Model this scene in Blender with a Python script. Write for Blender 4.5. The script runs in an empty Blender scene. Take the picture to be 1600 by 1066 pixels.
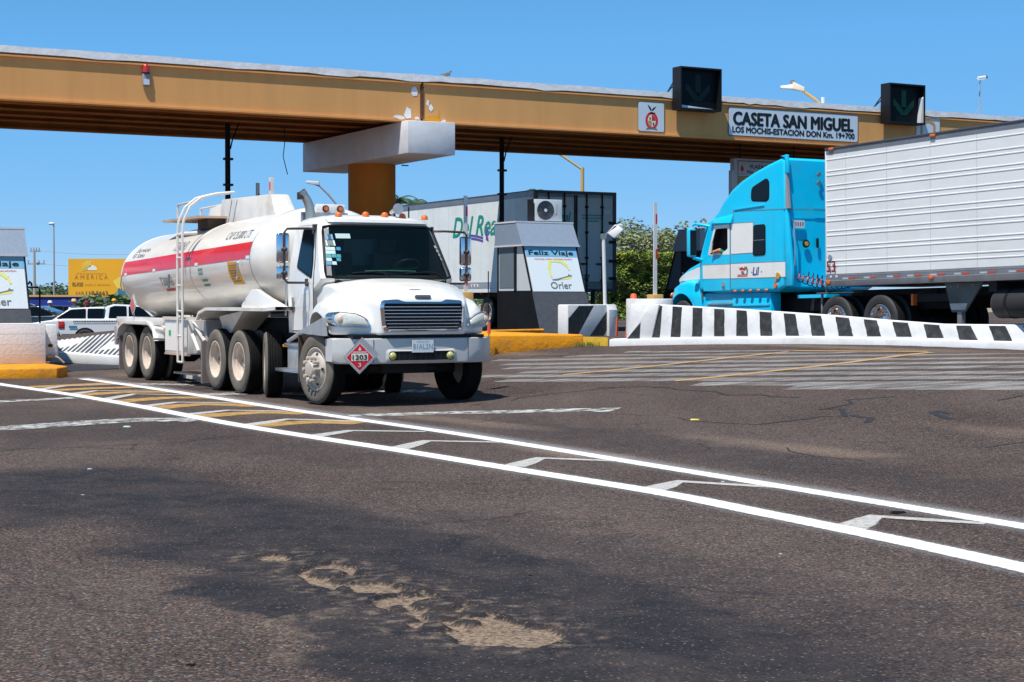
import bpy, bmesh, math, random
from mathutils import Vector, Matrix, noise
R = math.radians
random.seed(7)
scn = bpy.context.scene
C = scn.collection

# ------------------------------------------------------------------ camera, light, exposure
FOC, HOR, EYE = 2650.0, 471.0, 1.47
PIT = math.atan((533 - HOR) / FOC)
cam_d = bpy.data.cameras.new('camera'); cam = bpy.data.objects.new('camera', cam_d); C.objects.link(cam)
cam_d.lens = FOC / 1600 * 36; cam_d.sensor_width = 36; cam_d.clip_start = 0.2; cam_d.clip_end = 4000
cam.location = (0, 0, EYE); cam.rotation_euler = (R(90) - PIT, 0, 0)
scn.camera = cam
TH = R(28.5)
# direction towards the sun: from the open side of the road, high
SUN_U, SUN_V = -0.42, -0.22
sx = SUN_U * math.cos(TH) - SUN_V * math.sin(TH); sy = SUN_U * math.sin(TH) + SUN_V * math.cos(TH)
sdir = Vector((sx, sy, 1.0)).normalized()
sun_d = bpy.data.lights.new('sun', 'SUN'); sun = bpy.data.objects.new('sun', sun_d); C.objects.link(sun)
sun_d.energy = 5.0; sun_d.angle = R(0.53); sun_d.color = (1.0, 0.955, 0.89)
sun.rotation_euler = sdir.to_track_quat('Z', 'Y').to_euler(); sun.location = (0, 0, 60)
world = bpy.data.worlds.new('World'); scn.world = world; world.use_nodes = True
wn = world.node_tree.nodes; wl = world.node_tree.links; wn.clear()
sky = wn.new('ShaderNodeTexSky'); sky.sky_type = 'NISHITA'; sky.sun_disc = False
sky.sun_elevation = math.asin(sdir.z); sky.sun_rotation = math.atan2(sdir.x, sdir.y)
sky.air_density = 0.6; sky.dust_density = 0.0; sky.ozone_density = 10; sky.altitude = 0
hs = wn.new('ShaderNodeVectorMath'); hs.operation = 'MULTIPLY_ADD'       # even blue of a dry clear sky added to the scattered light
hs.inputs[1].default_value = (.62, .43, .19)
sepb = wn.new('ShaderNodeSeparateXYZ'); wl.new(sky.outputs[0], sepb.inputs[0])
nb = wn.new('ShaderNodeMapRange'); nb.inputs[2].default_value = 5.4; wl.new(sepb.outputs[2], nb.inputs[0])      # fades towards the zenith with the sky itself
sc_b = wn.new('ShaderNodeVectorMath'); sc_b.operation = 'SCALE'; sc_b.inputs[0].default_value = (.38, 2.4, 5.9); wl.new(nb.outputs[0], sc_b.inputs['Scale']); wl.new(sc_b.outputs[0], hs.inputs[2])
bg = wn.new('ShaderNodeBackground'); bg.inputs['Strength'].default_value = 0.115
wo = wn.new('ShaderNodeOutputWorld')
wl.new(sky.outputs[0], hs.inputs[0]); wl.new(hs.outputs[0], bg.inputs[0]); wl.new(bg.outputs[0], wo.inputs[0])
scn.view_settings.view_transform = 'Standard'; scn.view_settings.look = 'None'
scn.view_settings.exposure = 0.14; scn.view_settings.gamma = 1.0; scn.view_settings.use_curve_mapping = False
scn.cycles.max_bounces = 6

# ------------------------------------------------------------------ places
def uv(u, v, z=0.0):                       # u across the lanes, v along the road
    return Vector((u * math.cos(TH) - v * math.sin(TH), u * math.sin(TH) + v * math.cos(TH), z))
def to_uv(x, y):
    return x * math.cos(TH) + y * math.sin(TH), -x * math.sin(TH) + y * math.cos(TH)
def sst(t):
    t = max(0.0, min(1.0, t)); return t * t * (3 - 2 * t)
def gz(x, y):                              # the plaza rises gently towards its far carriageway
    u, v = to_uv(x, y)
    z = 0.67 * sst((u - 10) / 10.2) - 0.07 * sst((u - 20.9) / .9)
    z -= 0.16 * sst((v - 46) / 14) * (1 - sst((u - 8) / 8))
    return z
def ray(px, py):
    a = (px - 800) / FOC; b = (533 - py) / FOC
    return Vector((a, math.cos(PIT) + b * math.sin(PIT), -math.sin(PIT) + b * math.cos(PIT)))
def at(px, py, Y):
    r = ray(px, py); return Vector((0, 0, EYE)) + r * (Y / r.y)
def G(px, py, dz=0.0):
    r = ray(px, py); z = 0.0; p = None
    for i in range(60):
        t = (z + dz - EYE) / r.z; p = Vector((0, 0, EYE)) + r * t
        z = 0.6 * z + 0.4 * gz(p.x, p.y)
    p.z = gz(p.x, p.y) + dz
    return p

# ------------------------------------------------------------------ materials
MATS = {}
def nodes(m): return m.node_tree.nodes, m.node_tree.links
def mat(name, col, rough=0.6, metal=0.0, var=0.0, vscale=3.0, dirt=None, damt=0.0, dscale=2.0, bump=0.0, bscale=60.0,
        coat=0.0, spec=0.5, emit=0.0, stretch=None):
    if name in MATS: return MATS[name]
    m = bpy.data.materials.new(name); m.use_nodes = True
    N, L = nodes(m); b = N['Principled BSDF']
    b.inputs['Roughness'].default_value = rough; b.inputs['Metallic'].default_value = metal
    b.inputs['Coat Weight'].default_value = coat; b.inputs['Coat Roughness'].default_value = 0.05
    b.inputs['Specular IOR Level'].default_value = spec
    tc = N.new('ShaderNodeTexCoord'); mp = N.new('ShaderNodeMapping'); L.new(tc.outputs['Object'], mp.inputs[0])
    if stretch: mp.inputs['Scale'].default_value = stretch
    col4 = (*col, 1); out = None
    rgb = N.new('ShaderNodeRGB'); rgb.outputs[0].default_value = col4; out = rgb.outputs[0]
    if var:
        n = N.new('ShaderNodeTexNoise'); n.inputs['Scale'].default_value = vscale; n.inputs['Detail'].default_value = 6
        L.new(mp.outputs[0], n.inputs[0])
        mr = N.new('ShaderNodeMapRange'); mr.inputs[1].default_value = 0.3; mr.inputs[2].default_value = 0.7
        mr.inputs[3].default_value = 1 - var; mr.inputs[4].default_value = 1 + var; L.new(n.outputs[0], mr.inputs[0])
        mx = N.new('ShaderNodeMix'); mx.data_type = 'RGBA'; mx.blend_type = 'MULTIPLY'; mx.inputs[0].default_value = 1
        L.new(out, mx.inputs[6]); L.new(mr.outputs[0], mx.inputs[7]); out = mx.outputs[2]
    if dirt:
        n = N.new('ShaderNodeTexNoise'); n.inputs['Scale'].default_value = dscale; n.inputs['Detail'].default_value = 8
        n.inputs['Roughness'].default_value = 0.65
        L.new(mp.outputs[0], n.inputs[0])
        cr = N.new('ShaderNodeMapRange'); cr.inputs[1].default_value = 0.47; cr.inputs[2].default_value = 0.72
        cr.inputs[3].default_value = 0; cr.inputs[4].default_value = damt; L.new(n.outputs[0], cr.inputs[0])
        mx = N.new('ShaderNodeMix'); mx.data_type = 'RGBA'; L.new(cr.outputs[0], mx.inputs[0]); L.new(out, mx.inputs[6])
        mx.inputs[7].default_value = (*dirt, 1); out = mx.outputs[2]
    L.new(out, b.inputs['Base Color'])
    if bump:
        n = N.new('ShaderNodeTexNoise'); n.inputs['Scale'].default_value = bscale; n.inputs['Detail'].default_value = 4
        L.new(mp.outputs[0], n.inputs[0])
        bp = N.new('ShaderNodeBump'); bp.inputs['Strength'].default_value = bump; bp.inputs['Distance'].default_value = 0.02
        L.new(n.outputs[0], bp.inputs['Height']); L.new(bp.outputs[0], b.inputs['Normal'])
    if emit:
        b.inputs['Emission Color'].default_value = col4; b.inputs['Emission Strength'].default_value = emit
    MATS[name] = m; return m
M = lambda n: MATS[n]
mat('white_paint', (.86, .845, .80), .28, dirt=(.45, .36, .26), damt=.18, dscale=1.3, coat=.5, var=.02)
mat('white_dusty', (.74, .71, .66), .42, dirt=(.36, .26, .17), damt=.55, dscale=1.6, coat=.15, var=.05)
mat('white_tank', (.82, .79, .73), .32, dirt=(.50, .40, .30), damt=.42, dscale=.8, coat=.35, var=.03, stretch=(.35, 1, 1.2), bump=.03, bscale=1.6)
mat('red_paint', (.74, .012, .018), .35, coat=.3, var=.06)
mat('blue_paint', (.0, .60, .93), .30, coat=.35, var=.03, dirt=(.10, .40, .52), damt=.25, dscale=2.2, spec=.35)
mat('black', (.010, .010, .012), .5, spec=.25)
mat('black_matt', (.02, .02, .022), .85, var=.2)
mat('rubber', (.012, .012, .012), .9, var=.2, vscale=9, spec=.12)
mat('rubber_dusty', (.145, .125, .10), .9, var=.18, vscale=5, dirt=(.07, .06, .05), damt=.6, dscale=6)
mat('rubber_side', (.035, .034, .034), .7, var=.25, vscale=6)
mat('rim_cream', (.66, .56, .47), .5, dirt=(.3, .2, .13), damt=.45, dscale=4)
mat('rim_steel', (.52, .46, .40), .6, metal=.05, dirt=(.32, .26, .2), damt=.5, dscale=7)
mat('chrome', (.78, .78, .8), .12, metal=1.0)
mat('chrome_dull', (.50, .52, .56), .3, metal=.8, var=.1)
mat('steel_grey', (.30, .30, .31), .5, metal=.5, var=.15)
mat('alu', (.52, .52, .52), .45, metal=.6, var=.12, vscale=8)
mat('bumper_grey', (.60, .60, .59), .4, metal=.1, var=.06, dirt=(.30, .26, .21), damt=.35, dscale=3)
mat('glass_dark', (.003, .006, .009), .08, spec=.22)
mat('glass_cab', (.002, .006, .009), .06, spec=.20)
mw = mat('glass_wind', (.004, .012, .016), .03, spec=.35); mw.node_tree.nodes['Principled BSDF'].inputs['Alpha'].default_value = .45
mat('lens', (.62, .64, .58), .12, coat=1, var=.1, vscale=30)
mat('lens_yellow', (.50, .50, .16), .15, coat=1)
mat('amber', (.75, .16, .02), .3, coat=.6)
mat('red_lens', (.50, .02, .02), .25, coat=.8)
mat('orange_kerb', (.76, .31, .02), .8, spec=.15, var=.12, vscale=2.5, dirt=(.30, .16, .06), damt=.6, dscale=3.5, bump=.5, bscale=18)
mat('yellow_kerb', (.78, .50, .04), .7, var=.1, bump=.4, bscale=18, dirt=(.3, .2, .1), damt=.5, dscale=5)
mat('white_concrete', (.74, .745, .75), .8, var=.04, vscale=1.6, dirt=(.34, .31, .28), damt=.35, dscale=2.2, bump=.25, bscale=14)
mat('white_block', (.84, .85, .86), .8, var=.03, vscale=2, dirt=(.7, .7, .7), damt=.15, dscale=2.2, bump=.35, bscale=16)
mat('black_stripe', (.022, .024, .026), .7, var=.35, vscale=7, dirt=(.18, .18, .18), damt=.3, dscale=9)
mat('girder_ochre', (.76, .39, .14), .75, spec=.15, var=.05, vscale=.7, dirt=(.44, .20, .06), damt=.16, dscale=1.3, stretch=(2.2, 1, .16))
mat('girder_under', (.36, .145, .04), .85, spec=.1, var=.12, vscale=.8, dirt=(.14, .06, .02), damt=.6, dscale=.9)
mat('coping_white', (.90, .90, .90), .8, var=.03, dirt=(.40, .36, .33), damt=.35, dscale=2.4, bump=.4, bscale=9)
mat('column_orange', (.50, .165, .022), .65, var=.10, vscale=1.2, spec=.12)
mat('cap_white', (.68, .70, .72), .75, var=.04, vscale=1.2, dirt=(.35, .33, .31), damt=.28, dscale=2, bump=.25, bscale=8)
mat('rust', (.14, .05, .025), .9, var=.3, vscale=8)
mat('sign_white', (.64, .75, .83), .45, var=.03)
mat('sign_pale', (.66, .73, .76), .4)  # pale blue-white of panels, plates and placards
mat('ink', (.004, .008, .01), .6)
mat('ink_grey', (.16, .17, .18), .6)
mat('ink_red', (.55, .04, .03), .6)
mat('ink_blue', (.04, .07, .35), .6)
mat('ink_green', (.0, .30, .22), .55)
mat('ink_purple', (.13, .07, .36), .55)
mat('ink_gold', (.55, .34, .08), .5)
mat('booth_grey', (.29, .35, .43), .45, metal=.2, var=.06, stretch=(6, 6, 1))
mat('booth_panel', (.60, .64, .66), .5, var=.04)
mat('booth_blue', (.15, .19, .22), .5, var=.04)
mat('booth_black', (.010, .011, .013), .6, var=.2, spec=.15)
mat('booth_plate', (.085, .092, .105), .55, metal=.2, var=.12, vscale=10)
mat('booth_dark', (.09, .10, .115), .5, var=.1)
mat('trailer_white', (.80, .80, .78), .42, var=.025, vscale=1.5, dirt=(.55, .53, .50), damt=.3, dscale=1.4, stretch=(.6, 1, 1.4), coat=.1)
mat('trailer_side', (.84, .87, .84), .45, var=.03, dirt=(.4, .36, .3), damt=.22, dscale=1.2)
mat('trailer_door', (.52, .58, .58), .5, var=.05)
mat('trailer_rail', (.27, .275, .29), .42, metal=.5, var=.14, vscale=5)
mat('dark_rail', (.06, .065, .075), .5, var=.1)
mat('yellow_decal', (.78, .36, .01), .45)
mat('led_green', (.0, .30, .13), .4, emit=.05)
mat('led_off', (.003, .045, .035), .4)
mat('signal_face', (.004, .008, .012), .4, spec=.12)
mat('pole_white', (.70, .70, .70), .45, var=.05)
mat('pole_ochre', (.62, .38, .12), .55)
mat('pole_grey', (.32, .31, .32), .6)
mat('pole_concrete', (.42, .38, .36), .85)
mat('orange_plastic', (.80, .13, .05), .45)
mat('billboard', (.92, .44, .015), .5, var=.05, vscale=.25)
mat('billboard_sun', (.92, .66, .10), .5)
mat('billboard_white', (.9, .85, .7), .5)
mat('wall_blue', (.012, .035, .25), .7, var=.1, vscale=.6)
mat('wall_yellow', (.68, .40, .12), .7)
mat('fence_violet', (.18, .16, .32), .8)
mat('leaf_hedge', (.15, .21, .03), .6, var=.65, vscale=.9)
mat('leaf_tree', (.24, .27, .13), .7, var=.4, vscale=.5)
mat('leaf_far', (.10, .16, .07), .8, var=.4, vscale=.3)
mat('leaf_palm', (.05, .11, .035), .6, var=.3)
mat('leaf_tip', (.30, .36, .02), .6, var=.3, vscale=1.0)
mat('bark', (.12, .085, .06), .9, var=.3)
mat('skin', (.62, .28, .17), .5, var=.05)
mat('cloth_green', (.0, .20, .10), .8)
mat('cloth_red', (.25, .02, .03), .85)
mat('cloth_grey', (.18, .18, .2), .85)
mat('cloth_white', (.7, .7, .7), .85)
mat('straw', (.66, .48, .26), .8, var=.1, vscale=40)
mat('helmet', (.75, .40, .01), .4)
mat('car_white', (.70, .72, .74), .25, coat=.6)
mat('car_black', (.012, .015, .022), .15, coat=.8)
mat('grass', (.14, .17, .03), .8, var=.4)
mat('interior', (.012, .013, .016), .8)
mat('hose_red', (.55, .12, .12), .45)
mat('hose_black', (.02, .02, .03), .45)
mat('paper', (.42, .56, .54), .5)
mat('paper_teal', (.02, .26, .30), .5)
mat('paper_blue', (.02, .22, .42), .5)
mat('litter', (.75, .6, .1), .6)
mat('earth', (.30, .24, .17), .95, var=.25, vscale=.4)

# ------------------------------------------------------------------ mesh builder
def frame(d):
    d = d.normalized(); a = Vector((0, 0, 1)) if abs(d.z) < .9 else Vector((1, 0, 0))
    x = d.cross(a).normalized(); return x, d.cross(x).normalized()
class MB:
    def __init__(s): s.v = []; s.f = []; s.m = []
    def add(s, vs, fs, m=0):
        b = len(s.v); s.v += [Vector(q) for q in vs]; s.f += [tuple(i + b for i in f) for f in fs]; s.m += [m] * len(fs); return s
    def box(s, x0, x1, y0, y1, z0, z1, m=0, skip=()):
        x0, x1 = sorted((x0, x1)); y0, y1 = sorted((y0, y1)); z0, z1 = sorted((z0, z1))
        v = [(x0, y0, z0), (x1, y0, z0), (x1, y1, z0), (x0, y1, z0), (x0, y0, z1), (x1, y0, z1), (x1, y1, z1), (x0, y1, z1)]
        f = [(0, 3, 2, 1), (4, 5, 6, 7), (0, 1, 5, 4), (1, 2, 6, 5), (2, 3, 7, 6), (3, 0, 4, 7)]
        return s.add(v, f, m)
    def hexa(s, bot, top, m=0):            # 4 bottom pts, 4 top pts
        return s.add(list(bot) + list(top), [(3, 2, 1, 0), (4, 5, 6, 7), (0, 1, 5, 4), (1, 2, 6, 5), (2, 3, 7, 6), (3, 0, 4, 7)], m)
    def prism(s, poly, axis, a0, a1, m=0, m_side=None):
        def pt(p, a):
            return {'x': (a, p[0], p[1]), 'y': (p[0], a, p[1]), 'z': (p[0], p[1], a)}[axis]
        n = len(poly); v = [pt(p, a0) for p in poly] + [pt(p, a1) for p in poly]
        s.add(v, [tuple(range(n))[::-1], tuple(range(n, 2 * n))], m)
        b = len(s.v) - 2 * n
        for i in range(n):
            j = (i + 1) % n; s.f.append((b + i, b + j, b + n + j, b + n + i)); s.m.append(m if m_side is None else m_side)
        return s
    def loft(s, rings, m=0, caps=True, closed=True):
        n = len(rings[0]); b = len(s.v)
        for r in rings: s.v += [Vector(q) for q in r]
        for k in range(len(rings) - 1):
            for i in range(n if closed else n - 1):
                j = (i + 1) % n
                s.f.append((b + k * n + i, b + k * n + j, b + (k + 1) * n + j, b + (k + 1) * n + i)); s.m.append(m)
        if caps:
            s.f.append(tuple(b + i for i in range(n))[::-1]); s.m.append(m)
            e = b + (len(rings) - 1) * n; s.f.append(tuple(e + i for i in range(n))); s.m.append(m)
        return s
    def cyl(s, p0, p1, r0, r1=None, seg=12, m=0, caps=True):
        p0 = Vector(p0); p1 = Vector(p1); r1 = r0 if r1 is None else r1
        x, y = frame(p1 - p0)
        rg = lambda p, r: [p + x * (r * math.cos(2 * math.pi * i / seg)) + y * (r * math.sin(2 * math.pi * i / seg)) for i in range(seg)]
        return s.loft([rg(p0, r0), rg(p1, r1)], m, caps)
    def tube(s, pts, r, seg=8, m=0):
        pts = [Vector(p) for p in pts]; rings = []; px = None
        for i, p in enumerate(pts):
            d = (pts[min(i + 1, len(pts) - 1)] - pts[max(i - 1, 0)]).normalized()
            if px is None: x, y = frame(d)
            else:
                x = (px - d * px.dot(d)).normalized(); y = d.cross(x)
            px = x; rr = r[i] if isinstance(r, (list, tuple)) else r
            rings.append([p + x * (rr * math.cos(2 * math.pi * k / seg)) + y * (rr * math.sin(2 * math.pi * k / seg)) for k in range(seg)])
        return s.loft(rings, m)
    def lathe(s, prof, c, axis='y', seg=32, m=0, ms=None, close=False):   # prof [(r, h)]
        c = Vector(c); b = len(s.v); n = len(prof)
        for k in range(seg):
            a = 2 * math.pi * k / seg; ca, sa = math.cos(a), math.sin(a)
            for r, h in prof:
                q = {'y': Vector((r * ca, h, r * sa)), 'z': Vector((r * ca, r * sa, h)), 'x': Vector((h, r * ca, r * sa))}[axis]
                s.v.append(c + q)
        for k in range(seg):
            k2 = (k + 1) % seg
            for i in range(n if close else n - 1):
                j = (i + 1) % n
                s.f.append((b + k * n + i, b + k * n + j, b + k2 * n + j, b + k2 * n + i)); s.m.append(ms[i] if ms else m)
        return s
    def ball(s, c, r, sc=(1, 1, 1), seg=14, rings=8, m=0):
        c = Vector(c); rg = []
        for k in range(1, rings):
            t = math.pi * k / rings
            rg.append([c + Vector((r * sc[0] * math.sin(t) * math.cos(2 * math.pi * i / seg), r * sc[1] * math.sin(t) * math.sin(2 * math.pi * i / seg), r * sc[2] * math.cos(t))) for i in range(seg)])
        return s.loft(rg[::-1], m)
    def poly(s, pts, m=0): return s.add(pts, [tuple(range(len(pts)))], m)
    def build(s, name, mats, parent=None, smooth=None, bevel=0, bseg=2, kind=None, label=None, cat=None, group=None, flip=True):
        me = bpy.data.meshes.new(name); me.from_pydata([tuple(q) for q in s.v], [], s.f)
        if not isinstance(mats, (list, tuple)): mats = [mats]
        for q in mats: me.materials.append(q)
        me.polygons.foreach_set('material_index', s.m)
        bm = bmesh.new(); bm.from_mesh(me)
        if flip: bmesh.ops.recalc_face_normals(bm, faces=bm.faces)
        if bevel:
            ed = [e for e in bm.edges if len(e.link_faces) == 2 and e.calc_face_angle(0) > R(28)]
            bmesh.ops.bevel(bm, geom=ed, offset=bevel, segments=bseg, profile=.5, affect='EDGES', clamp_overlap=True)
        bm.to_mesh(me); bm.free()
        if smooth is not None or bevel:
            me.shade_smooth(); me.set_sharp_from_angle(angle=R(smooth if smooth is not None else 35))
        return link(name, me, parent, kind, label, cat, group)
def link(name, me, parent=None, kind=None, label=None, cat=None, group=None):
    o = bpy.data.objects.new(name, me); C.objects.link(o)
    if parent: o.parent = parent
    if kind: o['kind'] = kind
    if label: o['label'] = label
    if cat: o['category'] = cat
    if group: o['group'] = group
    return o
def thing(name, label, cat, loc=(0, 0, 0), rot=0, group=None, tilt=0):
    o = bpy.data.objects.new(name, None); C.objects.link(o); o.empty_display_size = .2
    o.location = loc; o.rotation_euler = (0, tilt, rot) ; o['label'] = label; o['category'] = cat
    if group: o['group'] = group
    return o
def dup(root, loc, rz=None, label=None):
    r = root.copy(); C.objects.link(r); r.location = loc
    if rz is not None: r.rotation_euler = (0, 0, rz)
    if label: r['label'] = label
    for ch in list(root.children):
        c = ch.copy(); C.objects.link(c); c.parent = r
        for g in list(ch.children):
            d = g.copy(); C.objects.link(d); d.parent = c
    return r
def meld(mb, voxel=.03, smooth=6, cut=None, name='shell'):
    me = bpy.data.meshes.new('t'); me.from_pydata([tuple(q) for q in mb.v], [], mb.f)
    bm = bmesh.new(); bm.from_mesh(me); bmesh.ops.recalc_face_normals(bm, faces=bm.faces); bm.to_mesh(me); bm.free()
    o = bpy.data.objects.new('t', me); C.objects.link(o)
    r = o.modifiers.new('r', 'REMESH'); r.mode = 'VOXEL'; r.voxel_size = voxel; r.adaptivity = 0
    if smooth:
        q = o.modifiers.new('s', 'SMOOTH'); q.factor = .5; q.iterations = smooth
    oc = None
    if cut:
        mc = bpy.data.meshes.new('c'); mc.from_pydata([tuple(q) for q in cut.v], [], cut.f)
        bm = bmesh.new(); bm.from_mesh(mc); bmesh.ops.recalc_face_normals(bm, faces=bm.faces); bm.to_mesh(mc); bm.free()
        oc = bpy.data.objects.new('c', mc); C.objects.link(oc)
        bo = o.modifiers.new('b', 'BOOLEAN'); bo.operation = 'DIFFERENCE'; bo.object = oc; bo.solver = 'EXACT'
    dg = bpy.context.evaluated_depsgraph_get(); dg.update()
    res = bpy.data.meshes.new_from_object(o.evaluated_get(dg)); res.name = name
    bpy.data.objects.remove(o); 
    if oc: bpy.data.objects.remove(oc)
    return res
def finish(me, name, mats, parent, angle=40, **k):
    me.materials.clear()
    for q in (mats if isinstance(mats, (list, tuple)) else [mats]): me.materials.append(q)
    me.shade_smooth(); me.set_sharp_from_angle(angle=R(angle))
    return link(name, me, parent, **k)
def rrect(x0, x1, y0, y1, r, n=5):
    out = []
    for cx, cy, a0 in ((x1 - r, y1 - r, 0), (x0 + r, y1 - r, 90), (x0 + r, y0 + r, 180), (x1 - r, y0 + r, 270)):
        for i in range(n + 1):
            a = R(a0 + 90 * i / n); out.append((cx + r * math.cos(a), cy + r * math.sin(a)))
    return out
def rpoly(pts, r, n=4):                     # polygon with rounded corners
    out = []; N_ = len(pts)
    for i in range(N_):
        p = Vector(pts[i]); a = Vector(pts[i - 1]); b = Vector(pts[(i + 1) % N_])
        da = (a - p); db = (b - p); rr = min(r, da.length * .45, db.length * .45)
        q0 = p + da.normalized() * rr; q1 = p + db.normalized() * rr
        for k in range(n + 1):
            t = k / n; out.append(tuple(q0 * (1 - t) ** 2 + p * (2 * t * (1 - t)) + q1 * t * t))
    return out
def frame_strip(mb, pts_out, pts_in, depth_fn, m=0):
    n = len(pts_out)
    for i in range(n):
        j = (i + 1) % n
        mb.add([depth_fn(pts_out[i]), depth_fn(pts_out[j]), depth_fn(pts_in[j]), depth_fn(pts_in[i])], [(0, 1, 2, 3)], m)
def text(name, s, O, X, Yd, w, h, m, parent=None, bold=0.0, shear=0, lift=.004, fn=None, align=0, fit=True, depth=0.0, **k):
    """flat lettering: O lower-left corner, X right, Yd up; scaled to width w, cap height h"""
    cu = bpy.data.curves.new(name, 'FONT'); cu.body = s; cu.size = 1; cu.shear = shear; cu.resolution_u = 3
    cu.space_line = .9
    o = bpy.data.objects.new(name, cu); C.objects.link(o)
    dg = bpy.context.evaluated_depsgraph_get(); dg.update()
    me = bpy.data.meshes.new_from_object(o.evaluated_get(dg)); bpy.data.objects.remove(o)
    xs = [v.co.x for v in me.vertices]; ys = [v.co.y for v in me.vertices]
    if not xs: return None
    x0, x1, y0, y1 = min(xs), max(xs), min(ys), max(ys)
    O = Vector(O); X = Vector(X).normalized(); Yd = Vector(Yd).normalized(); Nn = X.cross(Yd)
    for v in me.vertices:
        a = (v.co.x - x0) / (x1 - x0) * w; b = (v.co.y - y0) / (y1 - y0) * h
        p = O + X * a + Yd * b + Nn * lift
        if fn: p = fn(p)
        v.co = p
    if bold:                                    # heavier strokes: the outline repeated with small shifts, each a hair above the last
        bm = bmesh.new(); bm.from_mesh(me); base = [(v.co.copy()) for v in bm.verts]; fs = [[v.index for v in f.verts] for f in bm.faces]; b = bold * .62 * h
        for i, (dx, dy) in enumerate(((-b, 0), (b, 0), (0, b * .7), (0, -b * .7), (-b * .6, -b * .5), (b * .6, b * .5))):
            nv = [bm.verts.new((fn(c) if False else c) + X * dx + Yd * dy + Nn * (.0006 * (i + 1))) for c in base]
            for f in fs:
                try: bm.faces.new([nv[q] for q in f])
                except ValueError: pass
        bm.to_mesh(me); bm.free()
    me.materials.clear(); me.materials.append(m)
    return link(name, me, parent, **k)
def decal(name, poly, O, X, Yd, m, parent=None, lift=.003, **k):
    O = Vector(O); X = Vector(X).normalized(); Yd = Vector(Yd).normalized(); Nn = X.cross(Yd)
    return MB().poly([O + X * a + Yd * b + Nn * lift for a, b in poly]).build(name, m, parent, flip=False, **k)
def slab(name, poly, O, X, Yd, th, mats, parent=None, **k):     # plate with thickness, face + back + rim
    O = Vector(O); X = Vector(X).normalized(); Yd = Vector(Yd).normalized(); Nn = X.cross(Yd)
    mb = MB(); n = len(poly)
    f = [O + X * a + Yd * b for a, b in poly]; g = [q - Nn * th for q in f]
    mb.loft([g, f]); return mb.build(name, mats, parent, **k)
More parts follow.
